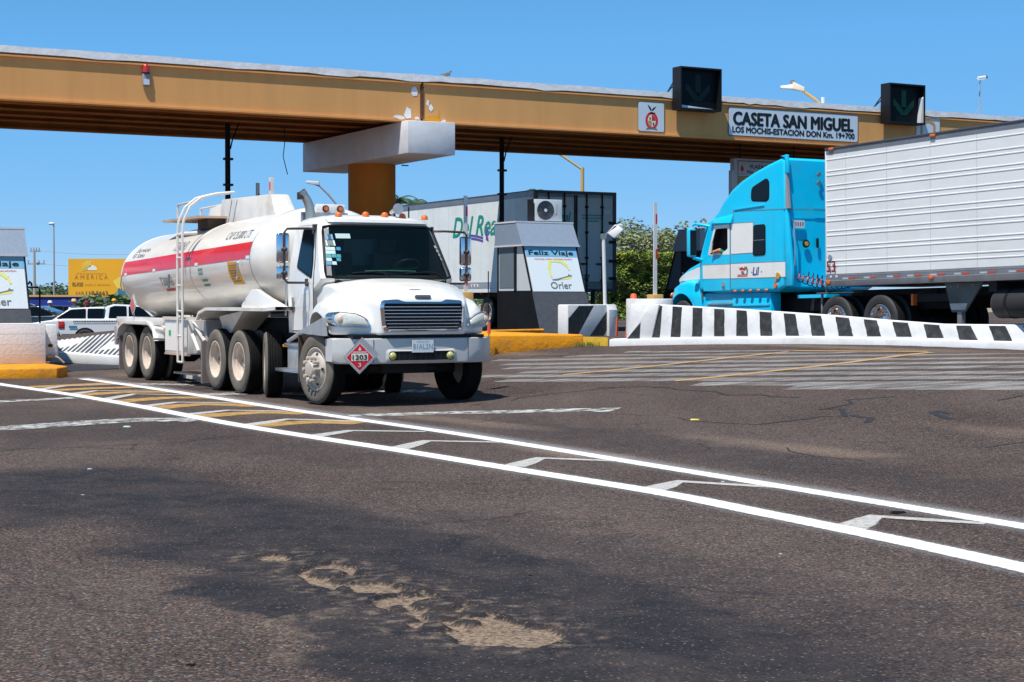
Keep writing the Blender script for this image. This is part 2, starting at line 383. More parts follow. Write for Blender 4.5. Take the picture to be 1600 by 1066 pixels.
# ================================================================== GROUND
import numpy as np
def asphalt():
    m = bpy.data.materials.new('asphalt'); m.use_nodes = True; N, L = nodes(m); b = N['Principled BSDF']
    b.inputs['Specular IOR Level'].default_value = .18
    tc = N.new('ShaderNodeTexCoord')
    def noise_(sc, det=6, rough=.6, dist=0, scale=None):
        n = N.new('ShaderNodeTexNoise'); n.inputs['Scale'].default_value = sc; n.inputs['Detail'].default_value = det
        n.inputs['Roughness'].default_value = rough; n.inputs['Distortion'].default_value = dist
        if scale:
            mp = N.new('ShaderNodeMapping'); mp.inputs['Rotation'].default_value = (0, 0, -TH); mp.inputs['Scale'].default_value = scale
            L.new(tc.outputs['Object'], mp.inputs[0]); L.new(mp.outputs[0], n.inputs[0])
        else: L.new(tc.outputs['Object'], n.inputs[0])
        return n.outputs[0]
    def rng(x, a, b_, c, d):
        r = N.new('ShaderNodeMapRange'); L.new(x, r.inputs[0])
        for i, q in enumerate((a, b_, c, d)): r.inputs[i + 1].default_value = q
        return r.outputs[0]
    def mix(f, a, c, bt='MIX'):
        x = N.new('ShaderNodeMix'); x.data_type = 'RGBA'; x.blend_type = bt
        if isinstance(f, float): x.inputs[0].default_value = f
        else: L.new(f, x.inputs[0])
        for s, q in ((6, a), (7, c)):
            if isinstance(q, tuple): x.inputs[s].default_value = (*q, 1)
            else: L.new(q, x.inputs[s])
        return x.outputs[2]
    big = rng(noise_(.16, 5, .55), .35, .68, 0, 1)
    base = mix(big, (.050, .039, .036), (.112, .088, .078))
    wear = rng(noise_(.6, 6, .6, .4, (1.6, .22, 1)), .35, .7, 0, 1)      # tyre-polished bands running along the lanes
    base = mix(wear, base, mix(1.0, base, (.62, .62, .66), 'MULTIPLY'))
    sep = N.new('ShaderNodeAttribute'); sep.attribute_name = 'masks'
    sx_ = N.new('ShaderNodeSeparateColor'); L.new(sep.outputs['Color'], sx_.inputs[0])
    dark, sand, dust = sx_.outputs[0], sx_.outputs[1], sx_.outputs[2]
    dn = rng(noise_(1.7, 7, .7, .6), .40, .66, 0, 1)
    seal = mix(dn, (.020, .018, .020), (.045, .036, .034))
    vor = N.new('ShaderNodeTexVoronoi'); vor.inputs['Scale'].default_value = 84; L.new(tc.outputs['Object'], vor.inputs[0])
    chip = N.new('ShaderNodeSeparateColor'); L.new(vor.outputs['Color'], chip.inputs[0])
    ag = rng(chip.outputs[0], 0, 1, .4, 1.55)
    base = mix(1.0, base, ag, 'MULTIPLY')
    warm = rng(chip.outputs[1], .78, .95, 0, .6)
    base = mix(warm, base, (.26, .15, .10))
    lite = rng(chip.outputs[2], .93, .99, 0, .45)
    base = mix(lite, base, (.36, .33, .31))
    seal = mix(1.0, seal, rng(chip.outputs[0], 0, 1, .7, 1.35), 'MULTIPLY')
    seal = mix(rng(chip.outputs[2], .955, .99, 0, .5), seal, (.30, .20, .14))
    spots = rng(noise_(2.3, 3, .5, .2), .66, .74, 0, .45)                # oil and tyre smudges
    base = mix(spots, base, (.030, .026, .025))
    vc = N.new('ShaderNodeTexVoronoi'); vc.feature = 'DISTANCE_TO_EDGE'; vc.inputs['Scale'].default_value = .42
    wn_ = N.new('ShaderNodeTexNoise'); wn_.inputs['Scale'].default_value = 2.2; wn_.inputs['Detail'].default_value = 6; L.new(tc.outputs['Object'], wn_.inputs[0])
    va = N.new('ShaderNodeVectorMath'); va.operation = 'MULTIPLY_ADD'; va.inputs[1].default_value = (.55, .55, 0); L.new(wn_.outputs['Color'], va.inputs[0]); L.new(tc.outputs['Object'], va.inputs[2]); L.new(va.outputs[0], vc.inputs[0])
    ck = rng(vc.outputs['Distance'], .0, .009, .75, 0)
    cm = N.new('ShaderNodeMath'); cm.operation = 'MULTIPLY'; L.new(ck, cm.inputs[0]); L.new(rng(noise_(.33, 3), .50, .58, 0, 1), cm.inputs[1])
    base = mix(cm.outputs[0], base, (.018, .015, .015))                    # hairline cracks in some of the slabs
    col = mix(dark, base, seal)
    col = mix(dust, col, mix(1.0, (.27, .20, .145), ag, 'MULTIPLY'))
    v2 = N.new('ShaderNodeTexVoronoi'); v2.inputs['Scale'].default_value = 62; L.new(tc.outputs['Object'], v2.inputs[0])
    c2 = N.new('ShaderNodeSeparateColor'); L.new(v2.outputs['Color'], c2.inputs[0])
    gr = mix(rng(c2.outputs[0], .0, 1, 0, 1), (.09, .065, .05), (.36, .26, .175))
    gr = mix(rng(c2.outputs[1], .86, .95, 0, 1), gr, (.05, .045, .045))
    gr = mix(rng(noise_(9, 5, .7), .35, .7, 0, .6), gr, (.25, .18, .125))
    col = mix(sand, col, gr)
    L.new(col, b.inputs['Base Color'])
    rr = rng(dark, 0, 1, .9, .74); L.new(rr, b.inputs['Roughness'])
    bp = N.new('ShaderNodeBump'); bp.inputs['Distance'].default_value = .004; bp.inputs['Strength'].default_value = .9
    hh = N.new('ShaderNodeMath'); hh.operation = 'MULTIPLY_ADD'; L.new(vor.outputs['Distance'], hh.inputs[0]); hh.inputs[1].default_value = -1.2
    L.new(noise_(38, 5, .7), hh.inputs[2]); L.new(hh.outputs[0], bp.inputs['Height'])
    bs = rng(dark, 0, 1, .9, .5); L.new(bs, bp.inputs['Strength'])
    L.new(bp.outputs[0], b.inputs['Normal'])
    MATS['asphalt'] = m
asphalt()

def lines(a, b, seg):       # seg: list of (lo, hi, step)
    out = {a, b}
    for lo, hi, st in seg:
        k = int(round((hi - lo) / st))
        for i in range(k + 1): out.add(round(lo + (hi - lo) * i / k, 4))
    return np.array(sorted(x for x in out if a <= x <= b))
XL = lines(-700, 700, [(-2.0, .75, .016), (-8, 8, .08), (-60, 70, .6), (-700, 700, 25)])
YL = lines(-120, 1500, [(7.0, 10.3, .016), (5, 14, .08), (14, 24, .2), (24, 90, .6), (-120, 1500, 30), (-10, 5, 1)])
XX, YY = np.meshgrid(XL, YL); Xf = XX.ravel(); Yf = YY.ravel()
U = Xf * math.cos(TH) + Yf * math.sin(TH); V = -Xf * math.sin(TH) + Yf * math.cos(TH)
S = lambda t: np.clip(t, 0, 1) ** 2 * (3 - 2 * np.clip(t, 0, 1))
Zf = .67 * S((U - 10) / 10.2) - .07 * S((U - 20.9) / .9) - .16 * S((V - 46) / 14) * (1 - S((U - 8) / 8))
def zoomed(ox, oy, s, pts): return [(ox + x / s, oy + y / s) for x, y in pts]
def gxy(pts): return np.array([[*(G(x, y).xy)] for x, y in pts])
def sdist(P, poly):          # signed distance, positive inside
    d = np.full(len(P), 1e9); ins = np.zeros(len(P), bool); n = len(poly)
    for i in range(n):
        a = poly[i]; b = poly[(i + 1) % n]; e = b - a; w = P - a
        t = np.clip((w @ e) / (e @ e), 0, 1); d = np.minimum(d, np.hypot(*(w - t[:, None] * e).T))
        c = ((a[1] > P[:, 1]) != (b[1] > P[:, 1]))
        with np.errstate(divide='ignore', invalid='ignore'):
            xi = (b[0] - a[0]) * (P[:, 1] - a[1]) / (b[1] - a[1]) + a[0]
        ins ^= c & (P[:, 0] < xi)
    return np.where(ins, d, -d)
near = np.where((Xf > -9) & (Xf < 12) & (Yf > 4.5) & (Yf < 24))[0]
P = np.stack([Xf[near], Yf[near]], 1)
n1 = np.array([noise.noise(Vector((x * 3, y * 3, 0))) for x, y in P])
n2 = np.array([noise.noise(Vector((x * 13, y * 13, 5))) for x, y in P])
n3 = np.array([noise.noise(Vector((x * 42, y * 42, 9))) for x, y in P])
seal_poly = gxy([(-60, 742), (0, 735), (150, 728), (280, 732), (380, 756), (500, 780), (650, 806), (800, 842), (900, 866), (1050, 905), (1180, 950), (1330, 1000), (1480, 1040),
                 (1560, 1110), (560, 1110), (490, 1042), (470, 1000), (430, 975), (375, 965), (340, 937), (258, 929), (295, 892), (225, 885), (175, 880), (130, 858), (190, 835), (120, 814), (60, 828), (-60, 828)])
sd = sdist(P, seal_poly)
soft = np.clip((P[:, 1] - 8.0) / 3.0, 0, 1) * .6 + np.clip((P[:, 0] + .3) / 2, 0, 1) * .5 + .06
dark = S((sd + n1 * .20 + n2 * .05 + soft * .3) / soft)
patch2 = gxy(zoomed(0, 640, 2, [(0, 60), (120, 70), (620, 40), (620, 50), (560, 90), (300, 100), (60, 125), (0, 130)]))
dark = np.maximum(dark, .45 * S((sdist(P, patch2) + n1 * .3 + .2) / .5))
Z3 = lambda pts: gxy(zoomed(380, 830, 3.077, pts))
hole = Z3([(240, 205), (300, 172), (420, 152), (560, 170), (540, 205), (640, 232), (720, 252), (780, 280), (880, 285), (960, 325), (1080, 345), (1190, 370), (1230, 405), (1290, 425), (1400, 455),
           (1480, 462), (1565, 510), (1480, 548), (1400, 572), (1250, 560), (1100, 562), (1020, 545), (1000, 510), (930, 478), (800, 474), (775, 440), (830, 430), (790, 400), (700, 388), (600, 352), (610, 325), (740, 303), (560, 303), (450, 292), (330, 262)])
hole2 = Z3([(45, 125), (130, 108), (245, 122), (215, 150), (95, 148)])
h = np.maximum(sdist(P, hole), sdist(P, hole2))
for cx, cy, rx, ry in [(925, 355, 105, 26), (955, 405, 92, 18), (1120, 385, 68, 19), (1085, 441, 47, 13), (920, 461, 60, 19), (488, 281, 37, 13), (400, 203, 92, 17), (560, 236, 140, 12), (745, 372, 46, 10), (805, 297, 42, 8)]:
    el = Z3([(cx + rx * math.cos(t * .5236), cy + ry * math.sin(t * .5236)) for t in range(12)])
    h = np.minimum(h, -sdist(P, el))
hs_ = h + n2 * .03 + n3 * .012
sand = S((hs_ - .010 + n3 * .006) / .016) * (.82 + .18 * np.clip(n3 * 2 + .5, 0, 1))
seal_only = dark.copy()
for pp_, am, sf in (([(560, 790), (800, 800), (1200, 880), (1600, 960), (1700, 1110), (900, 1110), (880, 960)], .55, .9), ([(780, 655), (1000, 672), (1300, 715), (1650, 760), (1650, 800), (1400, 770), (1000, 712), (780, 672)], .50, .7),
                    ([(-20, 610), (250, 655), (600, 712), (620, 745), (200, 690), (-20, 660)], .35, .7)):
    dark = np.maximum(dark, am * S((sdist(P, gxy(pp_)) + n1 * .5 + n2 * .12 + sf * .35) / sf))
thin = gxy(zoomed(380, 830, 3.077, [(0, 380), (250, 400), (450, 380), (520, 420), (420, 430), (430, 530), (330, 560), (290, 640), (0, 640)]))
dustv = .55 * S((sdist(P, thin) + n1 * .25 + n2 * .12) / .3) * (n2 * .5 + .5)
ring = np.exp(-((h + .06) / .13) ** 2) * np.clip(n2 * 1.6 + .05, 0, 1) * .45
dustv = np.maximum(dustv, ring) * (h < -.015 + n3 * .01)
dustv = np.maximum(dustv, .05 * S((n1 * 1.5 + n2 * .6 - .5) / .5) * (dark > .5))
Zf[near] += -.015 * S((hs_ + .004) / .014) + sand * (n3 * .003 + n2 * .002) + (1 - sand) * seal_only * (.006 + n2 * .003) + (1 - sand) * n1 * .002
Zf[near] += .003 * np.exp(-(h / .03) ** 2) * (h < 0)
mask = np.zeros((len(Xf), 4), np.float32); mask[:, 3] = 1
mask[near, 0] = dark * (1 - .5 * np.clip(dustv, 0, 1)); mask[near, 1] = sand; mask[near, 2] = np.clip(dustv, 0, 1)
# rusty dust streaks on the far pavement
far = np.where((Yf >= 16) & (Yf < 60) & (U > 8) & (U < 22))[0]
mask[far, 2] = np.array([max(0, noise.noise(Vector((u * .9, v * .22, 3))) - .22) * 1.1 for u, v in zip(U[far], V[far])])
nx, ny = len(XL), len(YL)
idx = np.arange(nx * ny).reshape(ny, nx)
quads = np.stack([idx[:-1, :-1], idx[:-1, 1:], idx[1:, 1:], idx[1:, :-1]], -1).reshape(-1, 4)
me = bpy.data.meshes.new('road'); me.vertices.add(nx * ny); me.vertices.foreach_set('co', np.stack([Xf, Yf, Zf], 1).ravel())
me.loops.add(quads.size); me.loops.foreach_set('vertex_index', quads.ravel().astype(np.int32))
me.polygons.add(len(quads)); me.polygons.foreach_set('loop_start', np.arange(0, quads.size, 4, dtype=np.int32))
me.update(calc_edges=True)
ca = me.color_attributes.new('masks', 'FLOAT_COLOR', 'POINT'); ca.data.foreach_set('color', mask.ravel())
me.materials.append(M('asphalt')); me.shade_smooth(); me.validate()
link('road', me, kind='structure')
# open land beyond the plaza
mb = MB(); 
for x0, x1, y0, y1, z in ((-650, 650, 150, 1450, .02),):
    mb.add([(x0, y0, .02), (x1, y0, .64), (x1, y1, .64), (x0, y1, .02)], [(0, 1, 2, 3)])
mb2 = MB(); n_ = 40
rows = [[Vector((x, y, gz(x, y) + .03)) for x in [(-650 + 1300 * i / n_) for i in range(n_ + 1)]] for y in (130, 200, 400, 900, 1450)]
mb2.loft(rows, caps=False, closed=False); mb2.build('dry_field', M('earth'), kind='structure', smooth=30)

# ------------------------------------------------------------------ painted markings
def paint(name, col, lo, hi, sc, amt=1.0, stretch=None, rough=.7):
    m = bpy.data.materials.new(name); m.use_nodes = True; N, L = nodes(m); b = N['Principled BSDF']
    b.inputs['Base Color'].default_value = (*col, 1); b.inputs['Roughness'].default_value = rough
    tc = N.new('ShaderNodeTexCoord'); n = N.new('ShaderNodeTexNoise'); n.inputs['Scale'].default_value = sc; n.inputs['Detail'].default_value = 9
    n.inputs['Roughness'].default_value = .72
    mp = N.new('ShaderNodeMapping'); mp.inputs['Rotation'].default_value = (0, 0, -TH)
    if stretch: mp.inputs['Scale'].default_value = stretch
    L.new(tc.outputs['Object'], mp.inputs[0]); L.new(mp.outputs[0], n.inputs[0])
    at_ = N.new('ShaderNodeAttribute'); at_.attribute_name = 'edge'
    mr = N.new('ShaderNodeMapRange'); mr.inputs[1].default_value = lo; mr.inputs[2].default_value = hi
    ad = N.new('ShaderNodeMath'); ad.operation = 'MULTIPLY_ADD'; L.new(at_.outputs['Fac'], ad.inputs[0]); ad.inputs[1].default_value = .55
    L.new(n.outputs[0], ad.inputs[2]); L.new(ad.outputs[0], mr.inputs[0])
    ml = N.new('ShaderNodeMath'); ml.operation = 'MULTIPLY'; L.new(mr.outputs[0], ml.inputs[0]); ml.inputs[1].default_value = amt
    L.new(ml.outputs[0], b.inputs['Alpha'])
    MATS[name] = m
paint('line_white', (.80, .80, .80), .60, .95, 24)
paint('line_old', (.56, .54, .51), .74, 1.08, 20, .9)
paint('line_worn', (.42, .41, .40), .86, 1.18, 5.0, .66, (.22, 1, 1))
paint('line_strip', (.56, .56, .53), .97, 1.12, 5, .92)
paint('bar_ochre', (.60, .35, .10), .74, 1.15, 7, .85)
paint('line_ochre', (.56, .34, .13), .72, 1.0, 9, .8)
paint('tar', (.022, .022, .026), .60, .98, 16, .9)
paint('stain', (.06, .05, .05), .7, 1.2, 4, .6)
def ribbon(name, pix, wid, m, lift=.005, soft=.3, kind='structure', parent=None, wf=None, smooth=True, jitter=0):
    """paint on the road through the given picture points; wid = real width, soft = fraction faded at each side"""
    pts = [G(*p) for p in pix]; 
    fine = []
    for i in range(len(pts) - 1):
        k = max(1, int((pts[i + 1] - pts[i]).length / .35))
        p0 = pts[max(i - 1, 0)]; p1 = pts[i]; p2 = pts[i + 1]; p3 = pts[min(i + 2, len(pts) - 1)]
        for j in range(k):
            t = j / k
            if smooth: q = .5 * ((2 * p1) + (p2 - p0) * t + (2 * p0 - 5 * p1 + 4 * p2 - p3) * t * t + (3 * p1 - p0 - 3 * p2 + p3) * t ** 3)
            else: q = p1.lerp(p2, t)
            fine.append(q)
    fine.append(pts[-1])
    if jitter: fine = [q + Vector((random.uniform(-1, 1), random.uniform(-1, 1), 0)) * jitter if 0 < i < len(fine) - 1 else q for i, q in enumerate(fine)]
    vs, fs, ed = [], [], []
    for i, p in enumerate(fine):
        d = (fine[min(i + 1, len(fine) - 1)] - fine[max(i - 1, 0)]); d.z = 0; d.normalize(); s = Vector((d.y, -d.x, 0))
        w = (wid if not wf else wid * wf(i / (len(fine) - 1))) / 2
        for o, e in ((-1, 0), (-(1 - soft), 1), ((1 - soft), 1), (1, 0)):
            q = p + s * (o * w); q.z = gz(q.x, q.y) + lift; vs.append(q); ed.append(e)
        if i: b = 4 * (i - 1); fs += [(b + k, b + k + 1, b + k + 5, b + k + 4) for k in range(3)]
    me = bpy.data.meshes.new(name); me.from_pydata(vs, [], fs)
    a = me.attributes.new('edge', 'FLOAT', 'POINT'); a.data.foreach_set('value', [float(x) for x in ed])
    me.materials.append(m); return link(name, me, parent, kind)
A_ = [(-60, 591), (0, 601), (110, 617), (220, 636), (350, 661), (480, 682.5), (620, 704), (800, 733.5), (1032, 771), (1178, 800), (1400, 845), (1600, 889), (1800, 935)]
B_ = [(130, 592.5), (220, 605), (330, 621.5), (425, 636.5), (550, 655), (700, 676.5), (860, 702), (981, 722), (1206, 759), (1487, 805), (1600, 824), (1760, 852)]
ribbon('lane_edge_line', A_, .27, M('line_white'), lift=.007, soft=.30)
paint('line_spray', (.72, .72, .72), .72, 1.5, 90, .75)
ribbon('paint_overspray', [(x, y - 2) for x, y in B_], .95, M('line_spray'), lift=.0045, soft=1.0)
ribbon('paint_overspray', A_, .70, M('line_spray'), lift=.0035, soft=1.0)
ribbon('lane_edge_line', B_, .26, M('line_white'), lift=.007, soft=.45)
for c in [[(60, 609), (100, 603.5), (190, 601)], [(105, 617), (150, 611), (250, 610)], [(155, 626), (210, 616), (325, 618)],
          [(220, 636), (275, 629), (385, 630)], [(295, 648), (357, 641.5), (450, 643)], [(385, 665), (450, 655.5), (575, 659)],
          [(490, 682), (548, 673.5), (665, 675)], [(620, 702), (667, 689.5), (795, 692)], [(800, 730), (845, 716.5), (975, 721.5)],
          [(1014, 767), (1063, 753), (1225, 763)], [(1322, 828), (1368, 808), (1540, 819)]]:
    ribbon('chevron_marking', c, .25, M('line_old'), lift=.0055, soft=.3, smooth=False, wf=lambda t: 1.25 - .7 * t)
for b_ in [[(30, 606), (180, 599)], [(75, 611), (150, 607), (235, 605)], [(120, 618), (200, 613), (285, 613)], [(172, 629), (262, 622), (345, 622)], [(238, 638.5), (320, 632), (412, 635)],
           [(308, 651.5), (400, 645), (482, 646.5)], [(398, 666), (480, 660), (566, 661.5)]]:
    ribbon('ochre_bar_marking', b_, .62, M('bar_ochre'), lift=.005, soft=.25)
for c, w in [([(-20, 629), (60, 625), (118, 622)], .50), ([(-20, 671), (60, 666.5), (140, 661), (225, 656.5), (310, 657)], .78), ([(190, 600), (330, 602), (420, 601)], .6),
             ([(300, 618), (400, 615), (490, 617)], .7), ([(545, 650), (620, 648), (700, 645.5), (860, 642.5), (962, 641)], .62), ([(585, 612), (672, 611.5)], .6)]:
    ribbon('rumble_strip_marking', c, w, M('line_strip'), lift=.006, soft=.2, jitter=.02)
# faded hatch in front of the striped barrier
for i, (x0, y0, x1, y1) in enumerate([(940, 551, 1240, 548), (850, 557, 1400, 550), (765, 563.5, 1600, 553), (765, 569.5, 1620, 559.5), (765, 576, 1620, 566), (765, 582, 1620, 573.5), (765, 588.5, 1620, 581.5),
                         (800, 595.5, 1620, 590), (1040, 600.5, 1620, 599), (1190, 606, 1620, 606.5)]):
    n = 6; ribbon('hatch_marking', [(x0 + random.uniform(-25, 60) * (k == 0) + (x1 - x0) * k / n, y0 + (y1 - y0) * k / n + random.uniform(-.5, .5)) for k in range(n + 1)], .34 + .025 * i, M('line_worn'), lift=.005, soft=.3)
ribbon('ochre_line_marking', [(880, 586.5), (1000, 575), (1120, 562), (1232, 550.5)], .20, M('line_ochre'), lift=.010)
ribbon('ochre_line_marking', [(1055, 596), (1180, 583.5), (1320, 568), (1455, 551.5)], .22, M('line_ochre'), lift=.010)
ribbon('ochre_line_marking', [(1240, 549.5), (1350, 550), (1450, 550.5)], .2, M('line_ochre'), lift=.014)
# tar-filled cracks
for c, w in [([(-20, 706), (0, 704), (40, 701), (110, 699), (200, 696), (265, 692), (330, 685), (400, 680.5)], .055), ([(800, 626), (850, 617), (900, 612), (960, 606), (1015, 605), (1060, 610), (1120, 612)], .10),
             ([(935, 606), (960, 607)], .1), ([(1120, 613), (1180, 619), (1250, 621)], .14), ([(1180, 664), (1240, 657), (1290, 651), (1330, 649), (1300, 641), (1280, 640)], .16), ([(1330, 649), (1352, 655), (1368, 654), (1355, 661)], .22),
             ([(1290, 639), (1320, 631), (1330, 624), (1400, 620)], .14), ([(1455, 644), (1475, 648), (1488, 656)], .22), ([(1460, 642), (1485, 647)], .2), ([(1060, 653), (1110, 660), (1180, 664)], .07), ([(1540, 700), (1580, 694), (1620, 689)], .06),
             ([(600, 655), (700, 661), (830, 652), (960, 648), (1020, 650)], .04), ([(790, 617), (850, 611)], .06), ([(1230, 700), (1280, 712), (1350, 720)], .05), ([(1560, 626), (1600, 618)], .2)]:
    ribbon('tar_crack', c, w * .5, M('tar'), lift=.004, soft=.4, jitter=.13)
ribbon('oil_and_shade_patch', [(70, 572), (130, 574), (205, 576)], 3.6, M('tar'), lift=.004, soft=.25)  # dark band painted on the road as the shade below the left barrier
ribbon('oil_and_shade_patch', [(830, 557), (870, 556.5), (905, 556)], .5, M('stain'), lift=.016, soft=.6)

# ================================================================== TOLL GANTRY (origin under the joint, front girder face)
og = at(660, 190, 44.9); GX = Vector((og.x, og.y, 0))
gan = thing('toll_gantry', 'long ochre girder overpass with white top edge on an orange round column', 'gantry', GX, TH)
# local frame: x across the lanes (image right), y away along the road, z up
L0, L1 = -26.0, 40.0; ZB, ZT = 6.19, 7.44
mb = MB()
for a0, a1 in ((L0, -.035), (.035, L1)):
    mb.box(a0, a1, .035, .065, ZB + .05, ZT - .2)                       # web
    mb.box(a0, a1, -.02, .32, ZB, ZB + .045)                          # lower flange
    mb.box(a0, a1, -.02, .32, ZT - .24, ZT - .2)
mb.build('front_girder', M('girder_ochre'), gan)
for i, yy in enumerate((1.5, 2.9, 4.3, 5.6)):
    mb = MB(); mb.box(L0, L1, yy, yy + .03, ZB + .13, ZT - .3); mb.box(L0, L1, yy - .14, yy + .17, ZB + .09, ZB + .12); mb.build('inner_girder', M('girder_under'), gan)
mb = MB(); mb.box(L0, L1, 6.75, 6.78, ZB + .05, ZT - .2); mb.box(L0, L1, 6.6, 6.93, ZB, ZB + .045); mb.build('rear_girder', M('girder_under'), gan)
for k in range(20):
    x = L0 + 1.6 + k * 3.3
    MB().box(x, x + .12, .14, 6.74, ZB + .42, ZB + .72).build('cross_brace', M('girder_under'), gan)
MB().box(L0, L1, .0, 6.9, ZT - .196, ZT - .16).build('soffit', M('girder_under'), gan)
rnd = random.Random(3)
mb = MB(); x = L0; prev = 0
top, botm = [], []
while x < L1:
    top.append((x, ZT + rnd.uniform(-.012, .012))); botm.append((x, ZT - .155 + (rnd.uniform(-.045, .02) if rnd.random() < .5 else 0))); x += rnd.uniform(.2, .9)
top.append((L1, ZT)); botm.append((L1, ZT - .155))
for i in range(len(top) - 1):
    (xa, ta), (xb, tb) = top[i], top[i + 1]; (_, ba), (_, bb) = botm[i], botm[i + 1]
    mb.add([(xa, -.03, ba), (xb, -.03, bb), (xb, -.03, tb), (xa, -.03, ta), (xa, 6.97, ta), (xb, 6.97, tb), (xa, 0, ba), (xb, 0, bb)],
           [(0, 1, 2, 3), (3, 2, 5, 4), (0, 6, 7, 1)])
mb.build('white_coping', M('coping_white'), gan)
# rusty joint and flaked paint
mb = MB(); mb.box(-.034, .034, .14, .17, ZB, ZT - .16); mb.box(-.05, .05, .012, .034, ZB + .1, ZT - .3); mb.build('expansion_joint', M('rust'), gan)
def flake(cx, cz, w, h_, sd):
    r = random.Random(sd); return [(cx + w * math.cos(t * .7) * r.uniform(.6, 1.1), .028, cz + h_ * math.sin(t * .7) * r.uniform(.6, 1.1)) for t in range(9)]
mb = MB()
for i, (cx, cz, w, h_) in enumerate([(-.22, 7.0, .1, .16), (.17, 6.72, .05, .1), (.26, 6.6, .07, .1), (-.4, 6.42, .12, .2), (-.65, 6.3, .2, .06), (.02, 7.05, .06, .07), (.62, 6.27, .09, .07), (-.15, 6.3, .1, .05)]):
    mb.poly(flake(cx, cz, w, h_, i))
mb.build('flaked_paint', M('coping_white'), gan, kind='stuff')
MB().poly(flake(.35, 6.3, .35, .08, 33)).poly(flake(.5, 6.42, .03, .14, 34)).build('fresh_ochre_patch', M('yellow_decal'), gan)
# hammerhead cap and column
mb = MB()
capw0, capw1 = -.62, .76
prof = [(capw0, ZB - .88), (capw1, ZB - .88), (capw1, ZB - .005), (capw0, ZB - .005)]
mb.prism([(-.42, ZB - .005), (7.0, ZB - .005), (7.0, ZB - .86), (-.42, ZB - .86)], 'x', capw0, capw1)
mb.build('cap_beam', M('cap_white'), gan, bevel=.02)
mb = MB(); mb.cyl((.13, 3.6, -.1), (.13, 3.6, ZB - .861), .67, seg=48); mb.build('column', M('column_orange'), gan, smooth=30)
mb = MB(); mb.box(.75, .95, 2.9, 2.95, 5.28, 5.31); mb.build('cable_hook', M('rust'), gan)

def on_gantry(x, y, z): return gan.matrix_basis @ Vector((x, y, z))
gan_mw = Matrix.Translation(GX) @ Matrix.Rotation(TH, 4, 'Z')
gx = gan_mw.to_3x3() @ Vector((1, 0, 0)); gyv = gan_mw.to_3x3() @ Vector((0, 1, 0)); UP = Vector((0, 0, 1))
def gw(x, y, z): return gan_mw @ Vector((x, y, z))
# signs on the girder face (their own things, local frame as gantry)
def gthing(name, label, cat, x, y, z, group=None): return thing(name, label, cat, gw(x, y, z), TH, group)
t = gthing('crest_sign', 'small white sign with a red oval coat of arms under an eagle', 'sign', 6.77, .0, 6.3)
slab('plate', rrect(0, .86, 0, .82, .05), (0, 0, 0), (1, 0, 0), (0, 0, 1), .03, M('sign_white'), t)
slab('rim', rrect(-.012, .872, -.012, .832, .06), (0, .01, 0), (1, 0, 0), (0, 0, 1), .015, M('ink_grey'), t)
ell = lambda cx, cy, rx, ry, n=24, a0=0, a1=360: [(cx + rx * math.cos(R(a0 + (a1 - a0) * i / n)), cy + ry * math.sin(R(a0 + (a1 - a0) * i / n))) for i in range(n + (0 if a1 - a0 == 360 else 1))]
D = lambda nm, po, m, l, par=t: decal(nm, po, (0, 0, 0), (1, 0, 0), (0, 0, 1), M(m), par, lift=l)
D('oval', ell(.44, .30, .215, .25), 'red_paint', .002); D('oval_field', ell(.44, .30, .135, .175), 'billboard_white', .003)
D('quarter', ell(.44, .30, .13, .17, 8, 0, 90) + [(.44, .30)], 'ink_red', .004); D('quarter', ell(.44, .30, .13, .17, 8, 180, 270) + [(.44, .30)], 'ink_gold', .004)
D('emblem', ell(.385, .36, .03, .05, 8), 'ink_green', .005); D('emblem', ell(.50, .21, .03, .055, 8), 'ink_blue', .005)
D('wing', [(.44, .6), (.40, .68), (.30, .76), (.33, .68), (.40, .58)], 'ink', .003); D('wing', [(.44, .6), (.48, .66), (.60, .72), (.55, .66), (.47, .58)], 'ink', .003)
D('branch', [(.33, .52), (.36, .50), (.52, .50), (.56, .54), (.54, .50), (.44, .56), (.34, .50)], 'ink', .003); D('ribbon', [(.24, .04), (.44, .07), (.64, .04), (.60, .09), (.44, .11), (.28, .09)], 'ink_grey', .003)
t = gthing('plaza_name_sign', 'long white sign with bold black name lettering on the ochre girder', 'sign', 9.9, .0, 6.33)
slab('plate', rrect(0, 4.8, 0, .80, .06), (0, 0, 0), (1, 0, 0), (0, 0, 1), .03, M('sign_white'), t)
slab('rim', rrect(-.02, 4.82, -.02, .82, .07), (0, .01, 0), (1, 0, 0), (0, 0, 1), .015, M('ink_grey'), t)
text('lettering', 'CASETA SAN MIGUEL', (.16, 0, .31), (1, 0, 0), (0, 0, 1), 4.45, .37, M('ink'), t, bold=.12, lift=.004)
text('lettering', 'LOS MOCHIS-ESTACION DON Km. 19+700', (.12, 0, .085), (1, 0, 0), (0, 0, 1), 4.55, .165, M('ink'), t, bold=.11, lift=.004)
t = gthing('frame_logo_sign', 'white sign with orange brush frame beside the right lane signal', 'sign', 17.05, .0, 6.42)
slab('plate', rrect(0, .95, 0, .8, .03), (0, 0, 0), (1, 0, 0), (0, 0, 1), .03, M('sign_white'), t)
br = [(.2, .0), (.2, .62), (.5, .70), (.72, .60), (.74, .0)]
mbq = MB()
for i in range(len(br) - 1):
    a, b = Vector(br[i]), Vector(br[i + 1]); n_ = (b - a).normalized(); n_ = Vector((-n_.y, n_.x)) * .045
    mbq.add([(q.x, -.004 - .001 * i, q.y) for q in (a + n_, b + n_, b - n_, a - n_)], [(0, 1, 2, 3)])
mbq.build('brush_frame', M('ink_gold'), t)
